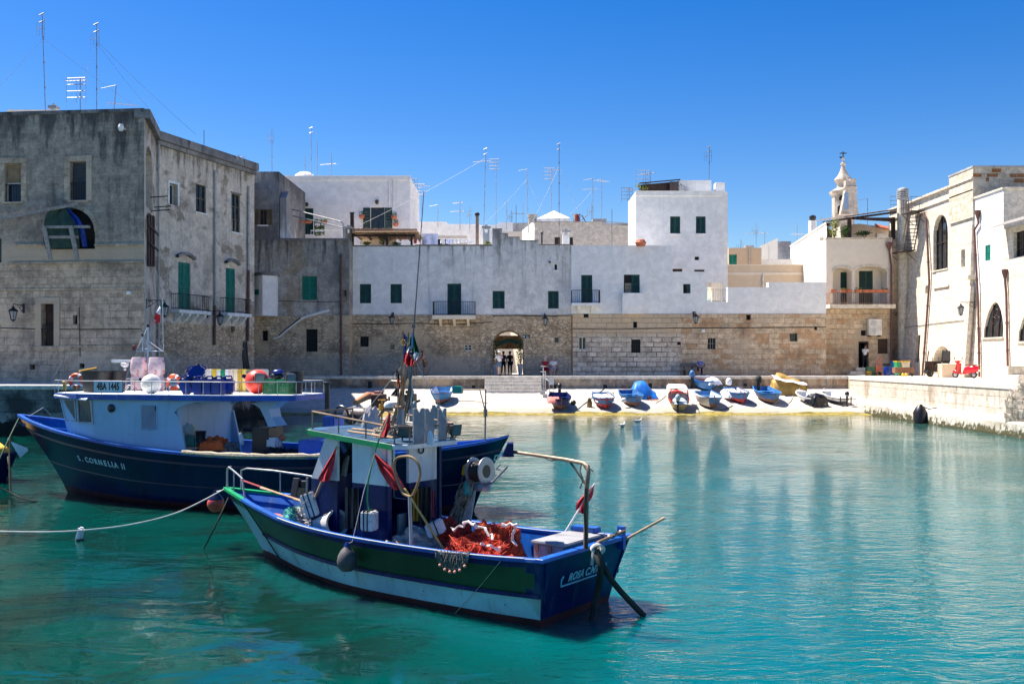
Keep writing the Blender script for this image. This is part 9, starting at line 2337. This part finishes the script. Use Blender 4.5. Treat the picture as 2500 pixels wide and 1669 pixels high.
 if top:
  ch=[('hem','waist'),('waist','chest'),('chest','collar')]
  if sleeves:
   for n in 'lr':ch+=[('chest','sh'+n),('sh'+n,'mid'+n)]
  wear('shirt',ch,{'hem':.15,'waist':.14,'chest':.155,'collar':.075,'shl':.078,'shr':.078,'midl':.068,'midr':.068},top)
 if bottom:
  ch=[('pel','hpl'),('pel','hpr')]
  for n in 'lr':
   ch+=[('hp'+n,'th'+n)]if shorts else[('hp'+n,'kn'+n),('kn'+n,'sk'+n)]
  wear('trousers' if not shorts else 'shorts',ch,{'pel':.145,'hpl':.112,'hpr':.112,'thl':.09,'thr':.09,'knl':.074,'knr':.074,'skl':.06,'skr':.06},bottom)
 if hair:
  m=MB();m.ball(hd+Vector((0,.018,.03)),.108,14,9,(.96,1.0,.95));m.v=[v if v.y>hd.y-.06 or v.z>hd.z+.04 else Vector((v.x,hd.y-.06,v.z))for v in m.v];m.build('hair',hair,r,world=False,smooth=True)
  if long_legs:m=MB();m.ball(hd+Vector((0,.06,-.1)),.09,12,8,(1,.6,1.8));m.build('long_hair',hair,r,world=False,smooth=True)
 if hat=='cap':m=MB();m.ball(hd+Vector((0,.01,.045)),.108,14,9,(1,1.05,.8));m.box(hd+Vector((-.07,-.2,.03)),hd+Vector((.07,-.08,.045)));m.build('cap',M_sheetw,r,world=False,smooth=True)
 if hat=='straw':m=MB();m.lathe([(.2,.0),(.205,.012),(.11,.02),(.105,.1),(.08,.115),(.01,.118)],hd+Vector((0,.01,.045)),18);m.build('straw_hat',simple('straw',(.6,.5,.36),.8),r,world=False,smooth=True);m=MB();m.torus(hd+Vector((0,.01,.075)),.107,.012,None,18,5);m.build('hat_band',M_black,r,world=False)
 m=MB()
 for n in 'lr':a,t_=Vector(J['an'+n]),Vector(J['to'+n]);m.tube([a+Vector((0,.035,-.045)),a.lerp(t_,.5)+Vector((0,0,-.015)),t_+Vector((0,-.03,.0))],[.045,.046,.034],8)
 m.build('shoes',shoes or M_wood,r,world=False,smooth=True)
 return r
M_tw=simple('shirt_white',(.75,.75,.76),.9,var=.06,bump=0);M_tb=simple('shirt_blue',(.12,.16,.42),.9,bump=0);M_denim=simple('denim',(.09,.16,.26),.9,bump=0);M_dark=simple('dark_cloth',(.012,.012,.015),.9,bump=0);M_hairb=simple('brown_hair',(.06,.03,.02),.7,bump=0);M_hairg=simple('grey_hair',(.5,.48,.46),.8,bump=0);M_redd=simple('red_dress',(.3,.01,.025),.9,bump=0);M_khaki=simple('khaki',(.2,.13,.08),.9,bump=0);M_lil=simple('pale_lilac',(.6,.58,.75),.9,bump=0)
person(onq(1218,69.6),.25,'man in a white cap, white T-shirt and denim shorts standing at the gateway',arms='face',top=M_tw,bottom=M_denim,hat='cap')
person(onq(1229,75.0),2.9,'person in a dark lilac shirt just inside the gateway, behind the capped man',top=simple('lilac_dark',(.09,.07,.2),.9,bump=0),bottom=M_dark,shorts=False,hair=M_hairb,skin=M_skin)
person(onq(1245,74.6),3.3,'person silhouetted in dark clothes at the right side of the gateway',top=M_dark,bottom=M_dark,shorts=False,hair=M_hairb)
person(onq(1331,71.1),.15,'seated woman in a dark red dress beside the straw hat man',pose='sit',arms='fold',top=M_redd,bottom=M_redd,shorts=False,hair=M_hairg,skin=M_skin2)
person(onq(1351,71.1),-.1,'seated man in a straw hat, pale shirt and white shorts on the short bench',pose='sit',arms='fold',top=M_tw,bottom=M_lil,hat='straw',skin=M_skin2,shoes=M_tw)
person(onq(1709,71.1),.1,'seated bald man in a blue shirt on the long bench',pose='sit',arms='fold',top=M_tb,bottom=M_dark,hair=None,skin=M_skin2)
person(onq(1038,70.4),-1.2,'long haired woman in a black top and khaki shorts bending by the wall',arms='reach',lean=.32,top=M_dark,sleeves=False,bottom=M_khaki,hair=M_hairb,long_legs=True)
person(onq(1014,70.2),.4,'bare legged person in a light top half hidden behind the flags',arms='down',top=simple('pink_top',(.45,.2,.2),.9,bump=0),bottom=M_khaki,hair=M_hairb)
person(onq(2112,73.5)+Vector((.0,.0,.48)),2.4,'waiter in a white shirt and black trousers at the arcaded house doorway',arms='fold',top=M_tw,bottom=M_dark,shorts=False,hair=M_hairb,shoes=M_tw,lean=.08)
def gull(px,py,rz,label,first=[]):
 c=wz_(px,py)
 if first:return copy_thing(first[0],c,rz,label)
 r=thing('gull',label,'gull',c,rz,group='gulls on the water')
 m=MB();rows=[]
 for x,w_,z,hh in((-.26,.012,.1,.012),(-.18,.05,.09,.035),(-.05,.085,.06,.075),(.08,.085,.05,.08),(.16,.06,.08,.07),(.2,.042,.13,.045),(.215,.036,.19,.036),(.235,.042,.235,.038),(.275,.03,.235,.028),(.3,.008,.228,.008)):
  rows.append([Vector((x,w_*math.cos(2*math.pi*k/10),z+hh*math.sin(2*math.pi*k/10)))for k in range(10)])
 m.grid(rows,close=True);m.build('body',M_bwhite,r,world=False,smooth=True)
 m=MB()
 for s in(-1,1):m.grid([[Vector((x,s*(.088-.02*abs(v)),.07+v*.05))for v in(-.5,0,.5,1)]for x in(-.24,-.1,.05,.12)])
 m.build('wing',simple('gull_grey',(.35,.36,.38),.7,bump=0),r,world=False,smooth=True);m=MB();m.lathe([(.012,0),(.004,.06)],Matrix.Translation((.295,0,.23))@Matrix.Rotation(R(95),4,'Y'),6);m.build('beak',M_ylid,r,world=False)
 first.append(r);return r
gull(1556,1030,.05,'white gull swimming close to the slipway');gull(1519,1041,.9,'white gull swimming farther from the slipway, head low')
